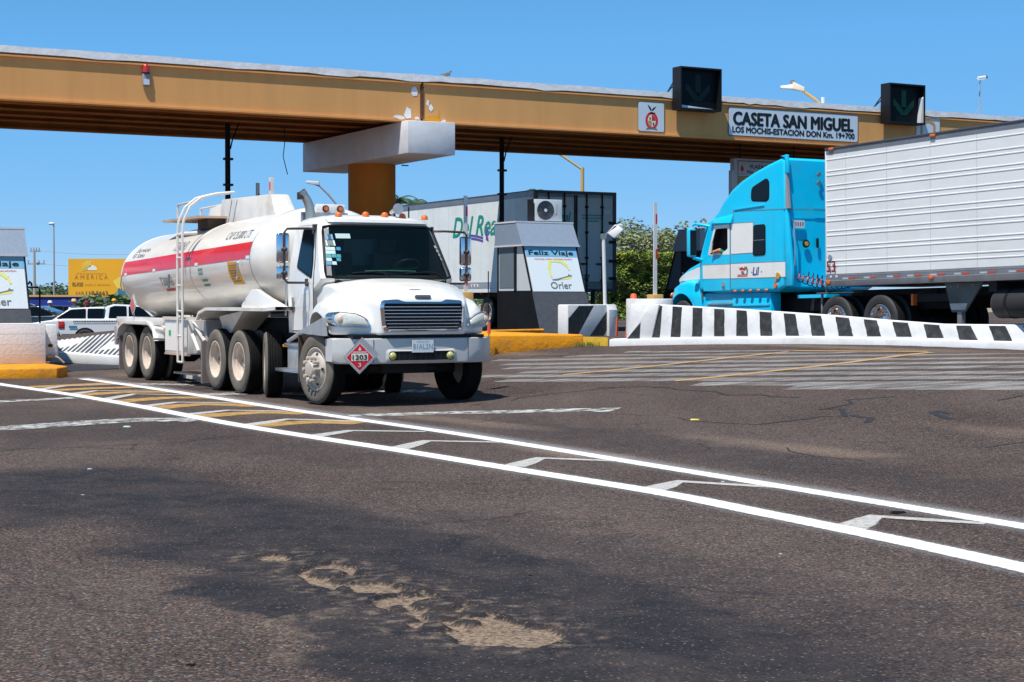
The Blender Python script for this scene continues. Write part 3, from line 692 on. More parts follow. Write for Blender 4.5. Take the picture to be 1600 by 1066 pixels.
# lane signals
def lane_signal(x, label, lit):
    t = gthing('lane_signal', label, 'lane signal', x, -.5, 6.92, 'lane signals with down arrows on the gantry')
    w, h_, d = 1.42, 1.22, .42
    mb = MB(); mb.box(0, .04, 0, d, 0, h_); mb.box(w - .04, w, 0, d, 0, h_); mb.box(.04, w - .04, 0, d, 0, .05); mb.box(.04, w - .04, 0, d, h_ - .05, h_); mb.box(.04, w - .04, d - .04, d, .05, h_ - .05)
    mb.build('housing', M('black'), t)
    MB().box(.041, w - .041, .20, .22, .051, h_ - .051).build('display_face', M('signal_face'), t)
    m = M('led_green' if lit else 'led_off'); mb = MB()
    cx = w / 2 + .02
    def inside(px, pz):
        if abs(px) < .085 and .0 < pz < .52: return True
        return pz > -.24 and abs(abs(px) * 1.0 - (pz + .24) * .98) < .10 and pz < .22 and abs(px) < .42
    s = .036; r = .011 if lit else .013
    k = -16
    for i in range(-12, 13):
        for j in range(-8, 15):
            px, pz = i * s, j * s
            if inside(px, pz): mb.add([(cx + px + r * math.cos(a * 1.0472), .196, .52 + pz + r * math.sin(a * 1.0472)) for a in range(6)], [tuple(range(6))])
    mb.build('arrow_lamps', m, t, kind='stuff')
    if lit: MB().hexa([(w - .16, .02, .06), (w - .055, .02, .06), (w - .055, .19, .06), (w - .16, .19, .06)], [(w - .10, .02, .80), (w - .055, .02, .86), (w - .055, .19, .86), (w - .10, .19, .80)]).build('torn_shade', M('pole_white'), t)
    else: MB().prism([(.08, .055), (w - .08, .055), (w - .1, .07), (w * .5, .11), (.1, .15)], 'y', .17, .18).build('dust_drift', M('sign_white'), t)
    for xx in (.12, w - .12):
        mb = MB(); mb.tube([(xx, .42, .80), (xx, 1.0, .5)], .02, 6); mb.tube([(xx, .42, .48), (xx, 1.0, .48)], .022, 6); mb.tube([(xx, .95, .49), (xx, .42, .95)], .018, 6)
        mb.build('bracket', M('black'), t)
lane_signal(7.86, 'black lane signal box with an unlit dark arrow, left of the name sign', False)
lane_signal(15.53, 'black lane signal box with a green dotted arrow, right of the name sign', True)
t = gthing('beacon', 'small red warning beacon on a grey box on the left girder', 'beacon', -7.43, .02, 6.7)
MB().box(-.09, .09, -.06, .0, 0, .3).build('box', M('pole_grey'), t, bevel=.01); MB().box(-.07, .07, -.075, -.06, .03, .16).build('label_plate', M('sign_white'), t)
MB().lathe([(.0, .56), (.05, .54), (.085, .48), (.09, .32), (.0, .32)], (0, 0, 0), 'z', 14).build('lens', M('red_lens'), t, smooth=40)
MB().cyl((0, 0, .30), (0, 0, .33), .1).build('collar', M('black'), t)
# conduits hanging from the deck
def conduit(x, y, zb, label, br=True):
    t = gthing('hanging_conduit', label, 'conduit', x, y, 0, 'conduits hanging from the gantry')
    mb = MB(); mb.cyl((0, 0, zb), (0, 0, 6.3), .05, seg=10); mb.cyl((.07, 0, zb), (.07, 0, 6.25), .03, seg=8); mb.build('pipe', M('booth_black'), t, smooth=40)
    if br: MB().tube([(.1, 0, 5.6), (.17, 0, 5.9), (.36, .0, 6.34)], .02, 6).build('branch_cable', M('black'), t)
    mb = MB(); mb.box(-.09, .16, -.07, .07, 5.3, 5.36); mb.box(-.09, .16, -.07, .07, 4.6, 4.66); mb.build('clamp', M('black'), t)
conduit(-4.15, 3.6, 2.6, 'black conduit hanging from the deck behind the tanker'); conduit(4.28, 3.6, 3.2, 'black conduit running down to the booth with the advert')
t = gthing('loose_cable', 'thin loose cable dangling beneath the deck left of the white cap', 'cable', -2.35, 4, 0)
MB().tube([(0, 0, 6.3), (.02, 0, 5.9), (-.03, 0, 5.5), (.06, 0, 5.15), (.1, .0, 5.0)], .012, 6).build('wire', M('black'), t)
t = gthing('security_camera', 'small white camera on a thin pole above the girder', 'camera', 20.65, 1.0, 7.44)
MB().cyl((0, 0, 0), (0, 0, 1.25), .018, seg=8).build('pole', M('pole_grey'), t); MB().tube([(-.0, 0, .45), (-.26, 0, .05)], .006, 5).build('stay_wire', M('pole_grey'), t)
mb = MB(); mb.cyl((-.08, .02, 1.32), (.19, -.05, 1.36), .055, seg=12); mb.build('body', M('pole_white'), t, smooth=40); MB().cyl((.19, -.05, 1.36), (.235, -.062, 1.367), .058, .05, seg=12).build('lens_hood', M('black'), t)
MB().tube([(.01, 0, .65), (-.03, 0, .8), (.01, 0, 1.0), (-.02, 0, 1.2)], .012, 5).build('cable', M('black'), t)
MB()
b_ = gthing('pigeon', 'small dark bird perched on the white girder edge above the column', 'bird', .87, .3, 7.45)
mb = MB(); mb.ball((0, 0, .10), .07, (1.6, .8, .9)); mb.ball((.11, 0, .18), .035); mb.cyl((-.1, 0, .1), (-.22, 0, .07), .03, .01, 6); mb.cyl((.0, .02, 0), (.0, .02, .06), .006, seg=5); mb.cyl((.02, -.02, 0), (.02, -.02, .06), .006, seg=5)
finish(meld(mb, .012, 3), 'body', M('ink_grey'), b_)
# ================================================================== WHEELS
WC = {}
def wheel_meshes(style):
    if style in WC: return WC[style]
    dual = style in ('dual', 'dual_chrome', 'dual_dark')
    side = {'dual': 'rubber_dusty', 'steer': 'rubber_dusty', 'single': 'rubber_dusty'}.get(style, 'rubber_side')
    rimm = {'dual': 'rim_cream', 'steer': 'rim_steel', 'single': 'rim_cream', 'dual_chrome': 'chrome', 'steer_chrome': 'chrome', 'dual_dark': 'rim_steel', 'car': 'steel_grey'}[style]
    w = .27
    def tyre(y0):
        p = [(.285, y0 + .05), (.30, y0 + .03), (.32, y0 + .028), (.33, y0 + .012), (.40, y0 + 0), (.45, y0 + .003), (.478, y0 + .018), (.497, y0 + .038)]
        g = [(y0 + .038) + (w - .076) * k / 5 for k in range(1, 5)]; ms = [0] * 7
        for q in g: p += [(.507, q - .007), (.492, q - .005), (.492, q + .005), (.507, q + .007)]; ms += [1] * 4
        p += [(.497, y0 + w - .038), (.478, y0 + w - .018), (.40, y0 + w), (.33, y0 + w - .012), (.285, y0 + w - .05)]; ms += [1, 1, 1, 1, 1]
        return p, ms + [1] * (len(p) - len(ms))
    mt = MB(); p, ms = tyre(0); mt.lathe(p, (0, 0, 0), 'y', 44, ms=ms, close=True)
    if dual: p, ms = tyre(w + .06); mt.lathe(p, (0, 0, 0), 'y', 44, ms=ms, close=True)
    mr = MB()
    if style in ('dual', 'dual_chrome', 'dual_dark', 'single'):
        mr.lathe([(.312, .03), (.312, .022), (.296, .018), (.283, .03), (.278, .07), (.262, .085), (.258, .16), (.215, .19), (.20, .195), (.195, .20), (.12, .20), (.115, .17), (.09, .165), (.085, .15), (.05, .145), (0, .145)], (0, 0, 0), 'y', 40)
        for k in range(10):
            a = 2 * math.pi * k / 10; c = Vector((.157 * math.cos(a), .2, .157 * math.sin(a))); mr.cyl(c, c + Vector((0, -.05, 0)), .017, seg=6)
    elif style == 'car':
        mr.lathe([(.312, .03), (.30, .018), (.28, .03), (.26, .07), (.1, .06), (.09, .03), (0, .03)], (0, 0, 0), 'y', 24)
    else:
        mr.lathe([(.312, .03), (.312, .022), (.296, .018), (.283, .03), (.270, .06), (.248, .055), (.222, .02), (.19, .005), (.125, .0), (.12, -.06), (.10, -.085), (.06, -.095), (0, -.095)], (0, 0, 0), 'y', 40)
        for k in range(10):
            a = 2 * math.pi * (k + .5) / 10; c = Vector((.165 * math.cos(a), .01, .165 * math.sin(a))); mr.cyl(c, c + Vector((0, -.10 if style == 'steer' else -.05, 0)), .024 if style == 'steer' else .018, seg=8)
    mh = MB()
    if style != 'car':
        nh = 5 if style == 'steer' else 10; rr = .222 if style == 'steer' else .232; yy = .018 if style == 'steer' else .172
        for k in range(nh):
            a = 2 * math.pi * (k + .25) / nh
            c = Vector((rr * math.cos(a), yy, rr * math.sin(a))); n_ = Vector((.55 * math.cos(a), -.83, .55 * math.sin(a))) 
            x, y = frame(n_); mh.poly([c + n_ * .006 + x * (.026 * math.cos(t * .6283)) + y * (.022 * math.sin(t * .6283)) for t in range(10)])
    A = mt.build('wheel', [M(side), M('rubber')], smooth=32); B = mr.build('rim', M(rimm), smooth=35)
    r = [A.data, B.data]; bpy.data.objects.remove(A); bpy.data.objects.remove(B)
    if mh.v: Cc = mh.build('hand_hole', M('black_matt'), smooth=30); r.append(Cc.data); bpy.data.objects.remove(Cc)
    WC[style] = r; return r
def wheel(parent, x, y, z, outer, style='dual', r=.51, steer=0, roll=0, name='wheel'):
    ms = wheel_meshes(style)
    o = link(name, ms[0], parent); o.location = (x, y, z)
    o.rotation_euler = (0, roll, (math.pi if outer > 0 else 0) + steer); s = r / .507; o.scale = (s, s if style != 'car' else .75, s)
    b = link('rim', ms[1], o)
    if len(ms) > 2: link('hand_holes', ms[2], o, kind='stuff')
    return o

# ================================================================== TANKER TRUCK (x forward, y to its left, z up; origin under the steering axle)
TY = math.atan2(-math.cos(R(28)), math.sin(R(28)))
tk = thing('tanker_truck', 'white fuel tanker truck with red side stripe coming towards the camera', 'truck', (-1.76, 24.6, 0), TY)
WY = 1.20
for yy, o in ((-WY, -1), (WY + .02, 1)):
    wheel(tk, 0, yy * .99, .51, o, 'steer', steer=R(7), roll=.3)
    wheel(tk, -3.30, yy, .51, o, 'dual', roll=.2); wheel(tk, -4.48, yy, .51, o, 'dual', roll=.8)
    wheel(tk, -8.52, yy, .51, o, 'dual', roll=.1); wheel(tk, -9.72, yy, .51, o, 'dual', roll=.5)
    wheel(tk, -2.22, yy * .95, .51, o, 'single', roll=.4, steer=-.30)
mb = MB()
for x in (0, -2.05, -3.24, -4.46, -8.42, -9.64): mb.cyl((x, -1.0, .50), (x, 1.0, .50), .08, seg=10)
for s in (-.42, .42): mb.box(-5.4, .55, s - .04, s + .04, .78, 1.02); mb.box(-10.4, -3.0, s - .05, s + .05, .9, 1.18)
for x in (-3.24, -4.46, -8.42, -9.64): mb.ball((x, 0, .5), .22)
mb.box(-1.3, .5, -.35, .35, .45, .95); mb.cyl((.35, -.5, .52), (.35, .5, .52), .06); mb.box(.2, .3, -.55, .55, .62, .9)
mb.build('chassis', M('black_matt'), tk)
# --- cab shell: rings with a bowed front
def hwz(z): 
    pts = [(1.0, 1.04), (1.7, 1.06), (1.85, 1.05), (2.55, .93), (2.66, .88), (2.72, .78), (2.76, .55)]
    for (a, p), (b, q) in zip(pts, pts[1:]):
        if z <= b: return p + (q - p) * max(0, (z - a)) / (b - a)
    return pts[-1][1]
def xfz(z):
    pts = [(1.0, -.52), (1.6, -.42), (1.76, -.08), (1.80, -.05), (2.58, -.50), (2.66, -.58), (2.72, -.72), (2.76, -.95)]
    for (a, p), (b, q) in zip(pts, pts[1:]):
        if z <= b: return p + (q - p) * max(0, (z - a)) / (b - a)
    return pts[-1][1]
CYO = .09     # the cab sits a little to the left of the steering centre in the frame used here
def cab_pt(z, y):             # front surface
    h_ = hwz(z); t = abs(y) / h_; return Vector((xfz(z) - .16 * t ** 2.2 - .10 * max(0, t - .86) / .14, y + CYO, z))
def cab_ring(z, xb=-1.72):
    h_ = hwz(z); pts = []
    ys = [-1 + 2 * i / 16 for i in range(17)]
    for t in ys: pts.append(cab_pt(z, t * h_))
    bx = xb + (.15 if z > 2.7 else .06 if z > 2.62 else 0)
    for k in range(4): a = R(90 * k / 3); pts.append(Vector((bx + .10 - .10 * math.sin(a), CYO + h_ - .10 + .10 * math.cos(a), z)))
    for k in range(4): a = R(90 * k / 3); pts.append(Vector((bx + .10 - .10 * math.cos(a), CYO - h_ + .10 - .10 * math.sin(a), z)))
    return pts
mb = MB(); mb.loft([cab_ring(z) for z in (1.0, 1.2, 1.45, 1.6, 1.70, 1.76, 1.80, 1.9, 2.1, 2.35, 2.58, 2.63, 2.66, 2.70, 2.72, 2.745, 2.76)])
keep = [(f, m_) for f, m_ in zip(mb.f, mb.m) if not (len(f) == 4 and all(1.79 < mb.v[i].z < 2.59 and abs(mb.v[i].y - CYO) < .90 * hwz(mb.v[i].z) and mb.v[i].x > -.9 for i in f))]
mb.f = [k_[0] for k_ in keep]; mb.m = [k_[1] for k_ in keep]
mb.build('cab', M('white_paint'), tk, smooth=38)
mb = MB(); X0, X1 = -1.45, -.62                                         # dark cabin behind the open windscreen
mb.add([(X0, CYO - .86, 1.45), (X0, CYO + .86, 1.45), (X0, CYO + .80, 2.60), (X0, CYO - .80, 2.60), (-.15, CYO - .88, 1.45), (-.15, CYO + .88, 1.45), (-.15, CYO + .88, 1.78), (-.15, CYO - .88, 1.78), (X1, CYO + .80, 2.57), (X1, CYO - .80, 2.57)],
       [(0, 1, 2, 3), (0, 4, 5, 1), (3, 2, 8, 9), (1, 5, 6, 8, 2), (0, 3, 9, 7, 4)])
mb.build('cabin_lining', M('interior'), tk, flip=False)
MB().hexa([(-.42, CYO - .86, 1.55), (-.12, CYO - .86, 1.55), (-.12, CYO + .86, 1.55), (-.42, CYO + .86, 1.55)], [(-.42, CYO - .86, 1.86), (-.16, CYO - .86, 1.79), (-.16, CYO + .86, 1.79), (-.42, CYO + .86, 1.86)]).build('dashboard', mat('dash_green_grey', (.03, .05, .045), .6), tk, bevel=.02)
MB().box(X0 + .01, X0 + .03, CYO - .62, CYO + .62, 2.02, 2.42).build('rear_window', mat('rear_teal', (.05, .14, .16), .3), tk)
for yy in (-.42, .42):
    st = MB().box(-1.35, -.85, CYO + yy - .26, CYO + yy + .26, 1.46, 1.62).box(-1.40, -1.22, CYO + yy - .25, CYO + yy + .25, 1.6, 2.2).build('seat', mat('seat_grey', (.045, .045, .05), .9), tk, bevel=.04); MB().box(-1.38, -1.26, CYO + yy - .13, CYO + yy + .13, 2.22, 2.42).build('headrest', M('seat_grey'), st, bevel=.03)
mb = MB(); c_ = Vector((-.62, CYO + .44, 1.98)); ax = Vector((-.55, 0, .83)).normalized(); fx, fy = frame(ax)
mb.tube([c_ + fx * (.21 * math.cos(k * .2618)) + fy * (.21 * math.sin(k * .2618)) for k in range(25)], .016, 6); mb.tube([c_ - fx * .2, c_ - ax * .04, c_ + fx * .2], .014, 5); mb.tube([c_ - ax * .04, c_ - ax * .35], .025, 6); mb.build('steering_wheel', M('black'), tk, smooth=60)
def front_patch(name, z0, z1, y0f, r, m, off, par=tk, grid=(24, 12), sub=None):
    nx_, nz_ = grid; mb = MB(); rows = []
    for j in range(nz_ + 1):
        t = j / nz_; z = z0 + (z1 - z0) * t; hw_ = y0f(z); dz = min(z - z0, z1 - z)
        if dz < r: hw_ -= r - math.sqrt(max(0, r * r - (r - dz) ** 2))
        row = []
        for i in range(nx_ + 1):
            y = -hw_ + 2 * hw_ * i / nx_; p = cab_pt(z, y); n_ = Vector((1, 0, .55)).normalized(); row.append(p + n_ * off)
        rows.append(row)
    mb.loft(rows, caps=False, closed=False); return mb.build(name, m, par, smooth=60, flip=False)
ws = front_patch('windshield', 1.80, 2.575, lambda z: hwz(z) * .945, .085, M('glass_wind'), .012)
mb = MB(); sl = []                                                      # rubber seal round the glass
def wpt(f, q, o): z = 1.80 + .775 * q; return cab_pt(z, hwz(z) * .945 * f) + Vector((1, 0, .55)).normalized() * o
path = [wpt(-1 + 2 * k / 14, 0, .014) for k in range(1, 14)] + [wpt(.995, .03, .014)] + [wpt(1, k / 8, .014) for k in range(1, 8)] + [wpt(.995, .97, .014)] + [wpt(1 - 2 * k / 14, 1, .014) for k in range(1, 14)] + [wpt(-.995, .97, .014)] + [wpt(-1, 1 - k / 8, .014) for k in range(1, 8)] + [wpt(-.995, .03, .014)]
path.append(path[0]); mb.tube(path, .020, 6); mb.build('windshield_seal', M('black'), tk, smooth=60)
# stickers behind the glass edge
def ws_pt(y, z, off=.016): return cab_pt(z, y - CYO) + Vector((1, 0, .55)).normalized() * off
rnd = random.Random(5)
for (ya, yb, za, zb) in [(-.78, -.70, 2.36, 2.44), (-.80, -.69, 2.27, 2.35), (-.66, -.45, 2.38, 2.45)]:
    MB().poly([ws_pt(ya, za), ws_pt(yb, za), ws_pt(yb, zb), ws_pt(ya, zb)]).build('sticker', M('paper' if ya > -.7 or zb < 2.4 else 'paper_blue'), ws, flip=False)
for i in range(3):
    for j in range(5):
        y0 = -.86 + i * .066 + rnd.uniform(-.006, .006) + .008 * (j); z0 = 1.99 + j * .053; k = rnd.choice(['paper', 'paper_teal', 'paper_blue', 'paper'])
        if rnd.random() < .85: MB().poly([ws_pt(y0, z0, .0165), ws_pt(y0 + .06, z0, .0165), ws_pt(y0 + .06, z0 + .048, .0165), ws_pt(y0, z0 + .048, .0165)]).build('sticker', M(k), ws, flip=False)
for j in range(4): MB().poly([ws_pt(.955 - j * .018, 2.08 + j * .06), ws_pt(1.0 - j * .018, 2.07 + j * .06), ws_pt(.99 - j * .018, 2.11 + j * .06), ws_pt(.95 - j * .018, 2.12 + j * .06)]).build('sticker', M('paper'), ws, flip=False)
for y0, y1, y2 in ((-.55, -.22, .02), (.25, .62, .93)):
    mb = MB(); mb.tube([ws_pt(y2, 1.80, .03), ws_pt((y1 + y2) / 2, 1.87, .05), ws_pt(y1, 1.885, .05)], .010, 6); mb.build('wiper_arm', M('black'), tk)
    mb = MB(); mb.tube([ws_pt(y0, 1.865, .03), ws_pt(y1, 1.885, .035), ws_pt(y1 + .3, 1.845, .03)], .009, 5); mb.build('wiper_blade', M('black'), tk)
# painted reflection of the dashboard: a green strip on the glass
MB().tube([ws_pt(-.35, 1.90, .014), ws_pt(-.1, 1.905, .014), ws_pt(.1, 1.91, .014), ws_pt(.45, 1.90, .014)], .012, 5).build('painted_reflection_strip', mat('reflection_green', (.02, .09, .06), .4), tk)
# doors, windows
def side_pt(x, z, s, off): return Vector((x, CYO + s * (hwz(z) + off), z))
def side_poly(name, pts, s, off, m, par=tk, rd=.06):
    P_ = rpoly(pts, rd, 5) if rd else pts
    # fan in strips so that it follows the lean of the side
    c = Vector((sum(p[0] for p in P_) / len(P_), sum(p[1] for p in P_) / len(P_))); mb = MB(); n = len(P_); rg = []
    for f in (1, .6, .25): rg.append([side_pt(c.x + (p[0] - c.x) * f, c.y + (p[1] - c.y) * f, s, off) for p in P_])
    mb.loft(rg, caps=False); mb.poly(rg[-1]); return mb.build(name, m, par, smooth=60)
for s in (-1, 1):
    side_poly('door_gap', [(-1.50, 1.03), (-.62, 1.03), (-.58, 1.30), (-.56, 1.75), (-.60, 2.05), (-.78, 2.60), (-1.46, 2.60)], s, .002, M('ink_grey'))
    d = side_poly('door', [(-1.49, 1.04), (-.63, 1.04), (-.59, 1.30), (-.57, 1.75), (-.61, 2.05), (-.79, 2.59), (-1.45, 2.59)], s, .010, M('white_paint'))
    side_poly('window_seal', [(-1.30, 1.97), (-.62, 1.79), (-.64, 2.02), (-.82, 2.555), (-1.26, 2.555)], s, .014, M('black'), d)
    side_poly('side_window', [(-1.27, 2.0), (-.65, 1.83), (-.67, 2.02), (-.84, 2.53), (-1.24, 2.53)], s, .018, M('glass_cab'), d)
    side_poly('door_handle', [(-1.42, 1.30), (-1.34, 1.30), (-1.34, 1.53), (-1.42, 1.53)], s, .022, M('ink_grey'), d, .03)
    mb = MB(); mb.tube([side_pt(-1.62, 1.25, s, .05), side_pt(-1.62, 2.0, s, .06)], .014, 6); mb.build('grab_rail', M('chrome_dull'), tk)
# roof visor lip, markers, horns
mb = MB(); 
for k in range(20):
    y0 = -.80 + 1.6 * k / 20; y1 = y0 + .08
    za, zb = 2.60 + .02 * math.sin(k * 1.3), 2.60 + .02 * math.sin((k + 1) * 1.3)
    mb.hexa([cab_pt(2.63, y0) + Vector((-.02, 0, 0)), cab_pt(2.63, y1) + Vector((-.02, 0, 0)), cab_pt(2.63, y1) + Vector((.05, 0, .0)), cab_pt(2.63, y0) + Vector((.05, 0, 0))],
            [cab_pt(2.66, y0) + Vector((-.02, 0, .02)), cab_pt(2.66, y1) + Vector((-.02, 0, .02)), cab_pt(2.66, y1) + Vector((.02, 0, .02)), cab_pt(2.66, y0) + Vector((.02, 0, .02))])
mb.build('visor_strip', M('bumper_grey'), tk)
for y in (-.56, -.14, .17, .47, .86):
    MB().lathe([(0, .075), (.03, .07), (.05, .045), (.055, 0)], (-.80 - .1 * y * y, CYO + y, 2.735 - .03 * abs(y)), 'z', 12).build('marker_light', M('amber'), tk, smooth=50)
mb = MB(); mb.cyl((-1.1, .50, 2.82), (-.80, .46, 2.85), .03, .045, 12); mb.cyl((-.80, .46, 2.85), (-.74, .455, 2.855), .06, .085, 14); mb.cyl((-1.05, .5, 2.7), (-1.05, .5, 2.82), .015); mb.build('horn', M('alu'), tk, smooth=40)
MB().tube([(-1.25, .86, 2.7), (-1.25, .86, 2.92)], .012, 6).build('antenna_stub', M('black'), tk)
# --- hood with fenders melted together
hood = MB()
def hsec(x, w, zt, zb=1.0, n=10, side=.12):
    pts = [Vector((x, -w, zb)), Vector((x, w, zb))]
    for i in range(n + 1):
        t = 1 - 2 * i / n; pts.append(Vector((x, w * t * (1 - .06 * (1 - abs(t))), zt - side * abs(t) ** 3.2)))
    return pts
hood.loft([hsec(-.62, 1.0, 1.76, side=.10), hsec(-.25, 1.0, 1.81, side=.10), hsec(.02, .99, 1.80, side=.12), hsec(.35, .92, 1.745, side=.15), hsec(.62, .81, 1.67, side=.14), hsec(.80, .73, 1.60, side=.12), hsec(.89, .68, 1.54, side=.09), hsec(.925, .65, 1.47, side=.06)])
for s in (-1, 1):
    def fs(x, yo, zt, yi=.45, zb=1.0):
        pr = [(yi, zb), (yo, zb), (yo, zb + (zt - zb) * .55), (yo - .03, zb + (zt - zb) * .75), (yo - .10, zb + (zt - zb) * .92), (yo - .22, zt), (yi, zt + .05)]
        return [Vector((x, s * a, b)) for a, b in pr]
    hood.loft([fs(-.66, 1.02, 1.22), fs(-.52, 1.14, 1.40), fs(-.3, 1.19, 1.50), fs(0, 1.21, 1.545), fs(.3, 1.20, 1.525), fs(.48, 1.16, 1.46), fs(.62, 1.07, 1.38), fs(.74, .90, 1.30), fs(.82, .72, 1.24)])
cut = MB()
for s in (-1, 1):
    ctr = [( -.13 + .56 * math.cos(R(a)), .74 + .58 * math.sin(R(a))) for a in range(-20, 201, 10)] + [(-.72, .3), (.46, .3)]
    cut.prism(ctr, 'y', s * .52, s * 1.5)
hm = meld(hood, .022, 7, cut)
for v in hm.vertices: v.co.y += CYO
finish(hm, 'hood', M('white_paint'), tk, 50)
mb = MB()
for s in (-1, 1): mb.prism([( -.13 + .55 * math.cos(R(a)), .74 + .575 * math.sin(R(a))) for a in range(0, 181, 12)], 'y', CYO + s * .53, CYO + s * .56)
mb.build('wheel_well', M('black_matt'), tk)
def front_x(y): return .925 - .02 * (y / .6) ** 2
FX = .962
def F_(name, poly, off, m, par=tk, th=.02):
    mb = MB(); n = len(poly); a = [Vector((FX + off - .018 * (abs(p[0] - CYO) / .65) ** 2, p[0], p[1])) for p in poly]; b = [q - Vector((th + .04, 0, 0)) for q in a]
    mb.loft([b, a]); return mb.build(name, m, par, smooth=30)
go = [(-.58, 1.40), (-.56, 1.485), (-.31, 1.50), (-.22, 1.465), (.36, 1.465), (.42, 1.50), (.68, 1.485), (.715, 1.40), (.70, 1.13), (.64, 1.05), (-.48, 1.05), (-.55, 1.12)]
gi = [(-.535, 1.40), (-.525, 1.44), (-.31, 1.44), (-.22, 1.437), (.36, 1.437), (.42, 1.44), (.66, 1.44), (.672, 1.40), (.66, 1.14), (.61, 1.08), (-.46, 1.08), (-.51, 1.13)]
gr = F_('grille', rpoly(gi, .03), .0, M('black'))
mb = MB(); GO, GI = rpoly(go, .05), rpoly(gi, .03)
gp = lambda p, o: Vector((FX + o - .018 * (abs(p[0] - CYO) / .65) ** 2, p[0], p[1]))
n = len(GO)
for i in range(n):
    j = (i + 1) % n; mb.add([gp(GO[i], .0), gp(GO[j], .0), gp(GI[j], .035), gp(GI[i], .035), gp(GI[j], -.0), gp(GI[i], -.0)], [(0, 1, 2, 3), (3, 2, 4, 5)])
mb.build('grille_frame', M('chrome'), gr, smooth=50)
for k in range(7):
    z = 1.395 - k * .047; mb = MB(); yl, yr = (-.52, .665) if k < 5 else (-.505 + .02 * (k - 4), .655 - .02 * (k - 4))
    ysx = [yl + (yr - yl) * i / 8 for i in range(9)]
    mb.loft([[gp((y, z - .007), .012), gp((y, z + .003), .012), gp((y, z + .005), .006), gp((y, z - .007), .006)] for y in ysx]); mb.build('grille_slat', M('chrome'), gr, smooth=30)
em = F_('emblem', rrect(-.03, .215, 1.508, 1.56, .025), -.045, M('ink_grey'), th=-.02)
text('lettering', 'FREIGHTLINER', (FX - .042, -.005, 1.522), (0, 1, 0), (0, 0, 1), .195, .022, M('chrome_dull'), em, bold=.01, lift=.0)
hb = MB(); hb.ball((.72, .055, 1.635), .10, (.10, 1, .07)); hb.build('hood_scoop', M('ink_grey'), tk)
# headlights: pods lying in the fender faces
for s, P_ in ((-1, [(-1.18, 1.20), (-1.17, 1.30), (-1.08, 1.345), (-.85, 1.315), (-.70, 1.24), (-.64, 1.13), (-.68, 1.09), (-1.10, 1.10)]),
              (1, [(1.28, 1.18), (1.27, 1.29), (1.18, 1.34), (1.0, 1.30), (.86, 1.22), (.80, 1.13), (.84, 1.09), (1.22, 1.10)])):
    def hx(y, z): q = abs(y - CYO); return .835 - .05 * ((q - .65) / .3) - .42 * max(0, (q - .86)) ** 1.35 * 1.15 - .10 * (z - 1.1)
    Q = rpoly(P_, .05, 4); cy = sum(q[0] for q in Q) / len(Q); cz = sum(q[1] for q in Q) / len(Q)
    def sc(f, o): f *= .88; return [Vector((hx(cy + (y - cy) * f, cz + (z - cz) * f) + o - .012, cy + (y - cy) * f, cz + (z - cz) * f)) for y, z in Q]
    mb = MB(); mb.loft([sc(1.06, -.22), sc(1.07, .0), sc(1.04, .022), sc(.93, .018), sc(.90, .0)], caps=False); b1 = mb.build('headlight_bezel', M('chrome'), tk, smooth=50)
    mb = MB(); mb.loft([sc(.95, -.02), sc(.92, .012), sc(.75, .03), sc(.4, .042), sc(.1, .045)], caps=True); b2 = mb.build('headlight', M('lens'), tk, smooth=60)
    mb = MB(); yy = cy - s * .0 + s * .14 * (1 if s < 0 else .6); 
    mb.ball((hx(cy + s * .12, cz) + .01, cy + s * .12, cz + .005), .06, (.5, 1, 1)); mb.build('bulb_housing', mat('lens_warm', (.72, .50, .38), .2, coat=1), b2, smooth=60)
# gap between hood and bumper, bumper, plate, fog lamps
MB().box(.3, .86, -.95, 1.08, .955, 1.0).build('radiator_support', M('black'), tk)
def bsec(y):
    t = abs(y - CYO); x = .93 - .035 * (t / .8) ** 2 - .9 * max(0, t - .88) ** 1.25
    return x
ys = [-1.15, -1.13, -1.08, -1.0, -.92, -.8, -.6, -.3, .07, .44, .74, .94, 1.06, 1.14, 1.2, 1.27, 1.29]
mb = MB(); rg = []
for y in ys:
    x = bsec(y); e = .03 if abs(y - CYO) > 1.21 else 0
    rg.append([Vector((x - .25, y, .60 + e)), Vector((x - .02, y, .60 + e)), Vector((x, y, .62 + e)), Vector((x + .008, y, .78)), Vector((x, y, .945 - e * .3)), Vector((x - .02, y, .955 - e * .3)), Vector((x - .25, y, .955 - e * .3))])
mb.loft(rg); bp_ = mb.build('bumper', M('bumper_grey'), tk, smooth=40)
BX = lambda y: bsec(y) + .004
for y in (-.66, .80):
    MB().box(BX(y) - .02, BX(y) + .006, y - .004, y + .004, .62, .94).build('bumper_seam', M('ink_grey'), bp_)
P_ = rrect(-.46, .58, .63, .79, .05); mb = MB(); mb.loft([[Vector((BX(p[0]) - .03, *p)) for p in P_], [Vector((BX(p[0]) + .016, *p)) for p in P_]]); ai = mb.build('air_intake', M('black'), bp_)
mb = MB(); Pi = rrect(-.445, .565, .645, .775, .045); Po = rrect(-.485, .605, .615, .805, .06); nq = len(Pi)
for i in range(nq):
    j = (i + 1) % nq; v = lambda p, o: Vector((BX(p[0]) + o, *p))
    mb.add([v(Po[i], .004), v(Po[j], .004), v(Pi[j], .026), v(Pi[i], .026), v(Pi[j], .014), v(Pi[i], .014)], [(0, 1, 2, 3), (3, 2, 4, 5)])
mb.build('intake_rim', M('bumper_grey'), bp_, smooth=60)
for k in range(9): MB().box(BX(.06) + .017, BX(.06) + .021, -.29 + k * .08, -.285 + k * .08, .655, .765).build('intake_bar', M('black_matt'), ai)
for y in (-.385, .505): MB().lathe([(0, .055), (.03, .05), (.052, .03), (.06, 0)], (BX(y) + .0, y, .708), 'x', 18).build('fog_lamp', M('lens_yellow'), bp_, smooth=60)
pl = MB().box(BX(.06) + .022, BX(.06) + .032, -.10, .23, .755, .93).build('number_plate', M('sign_pale'), bp_)
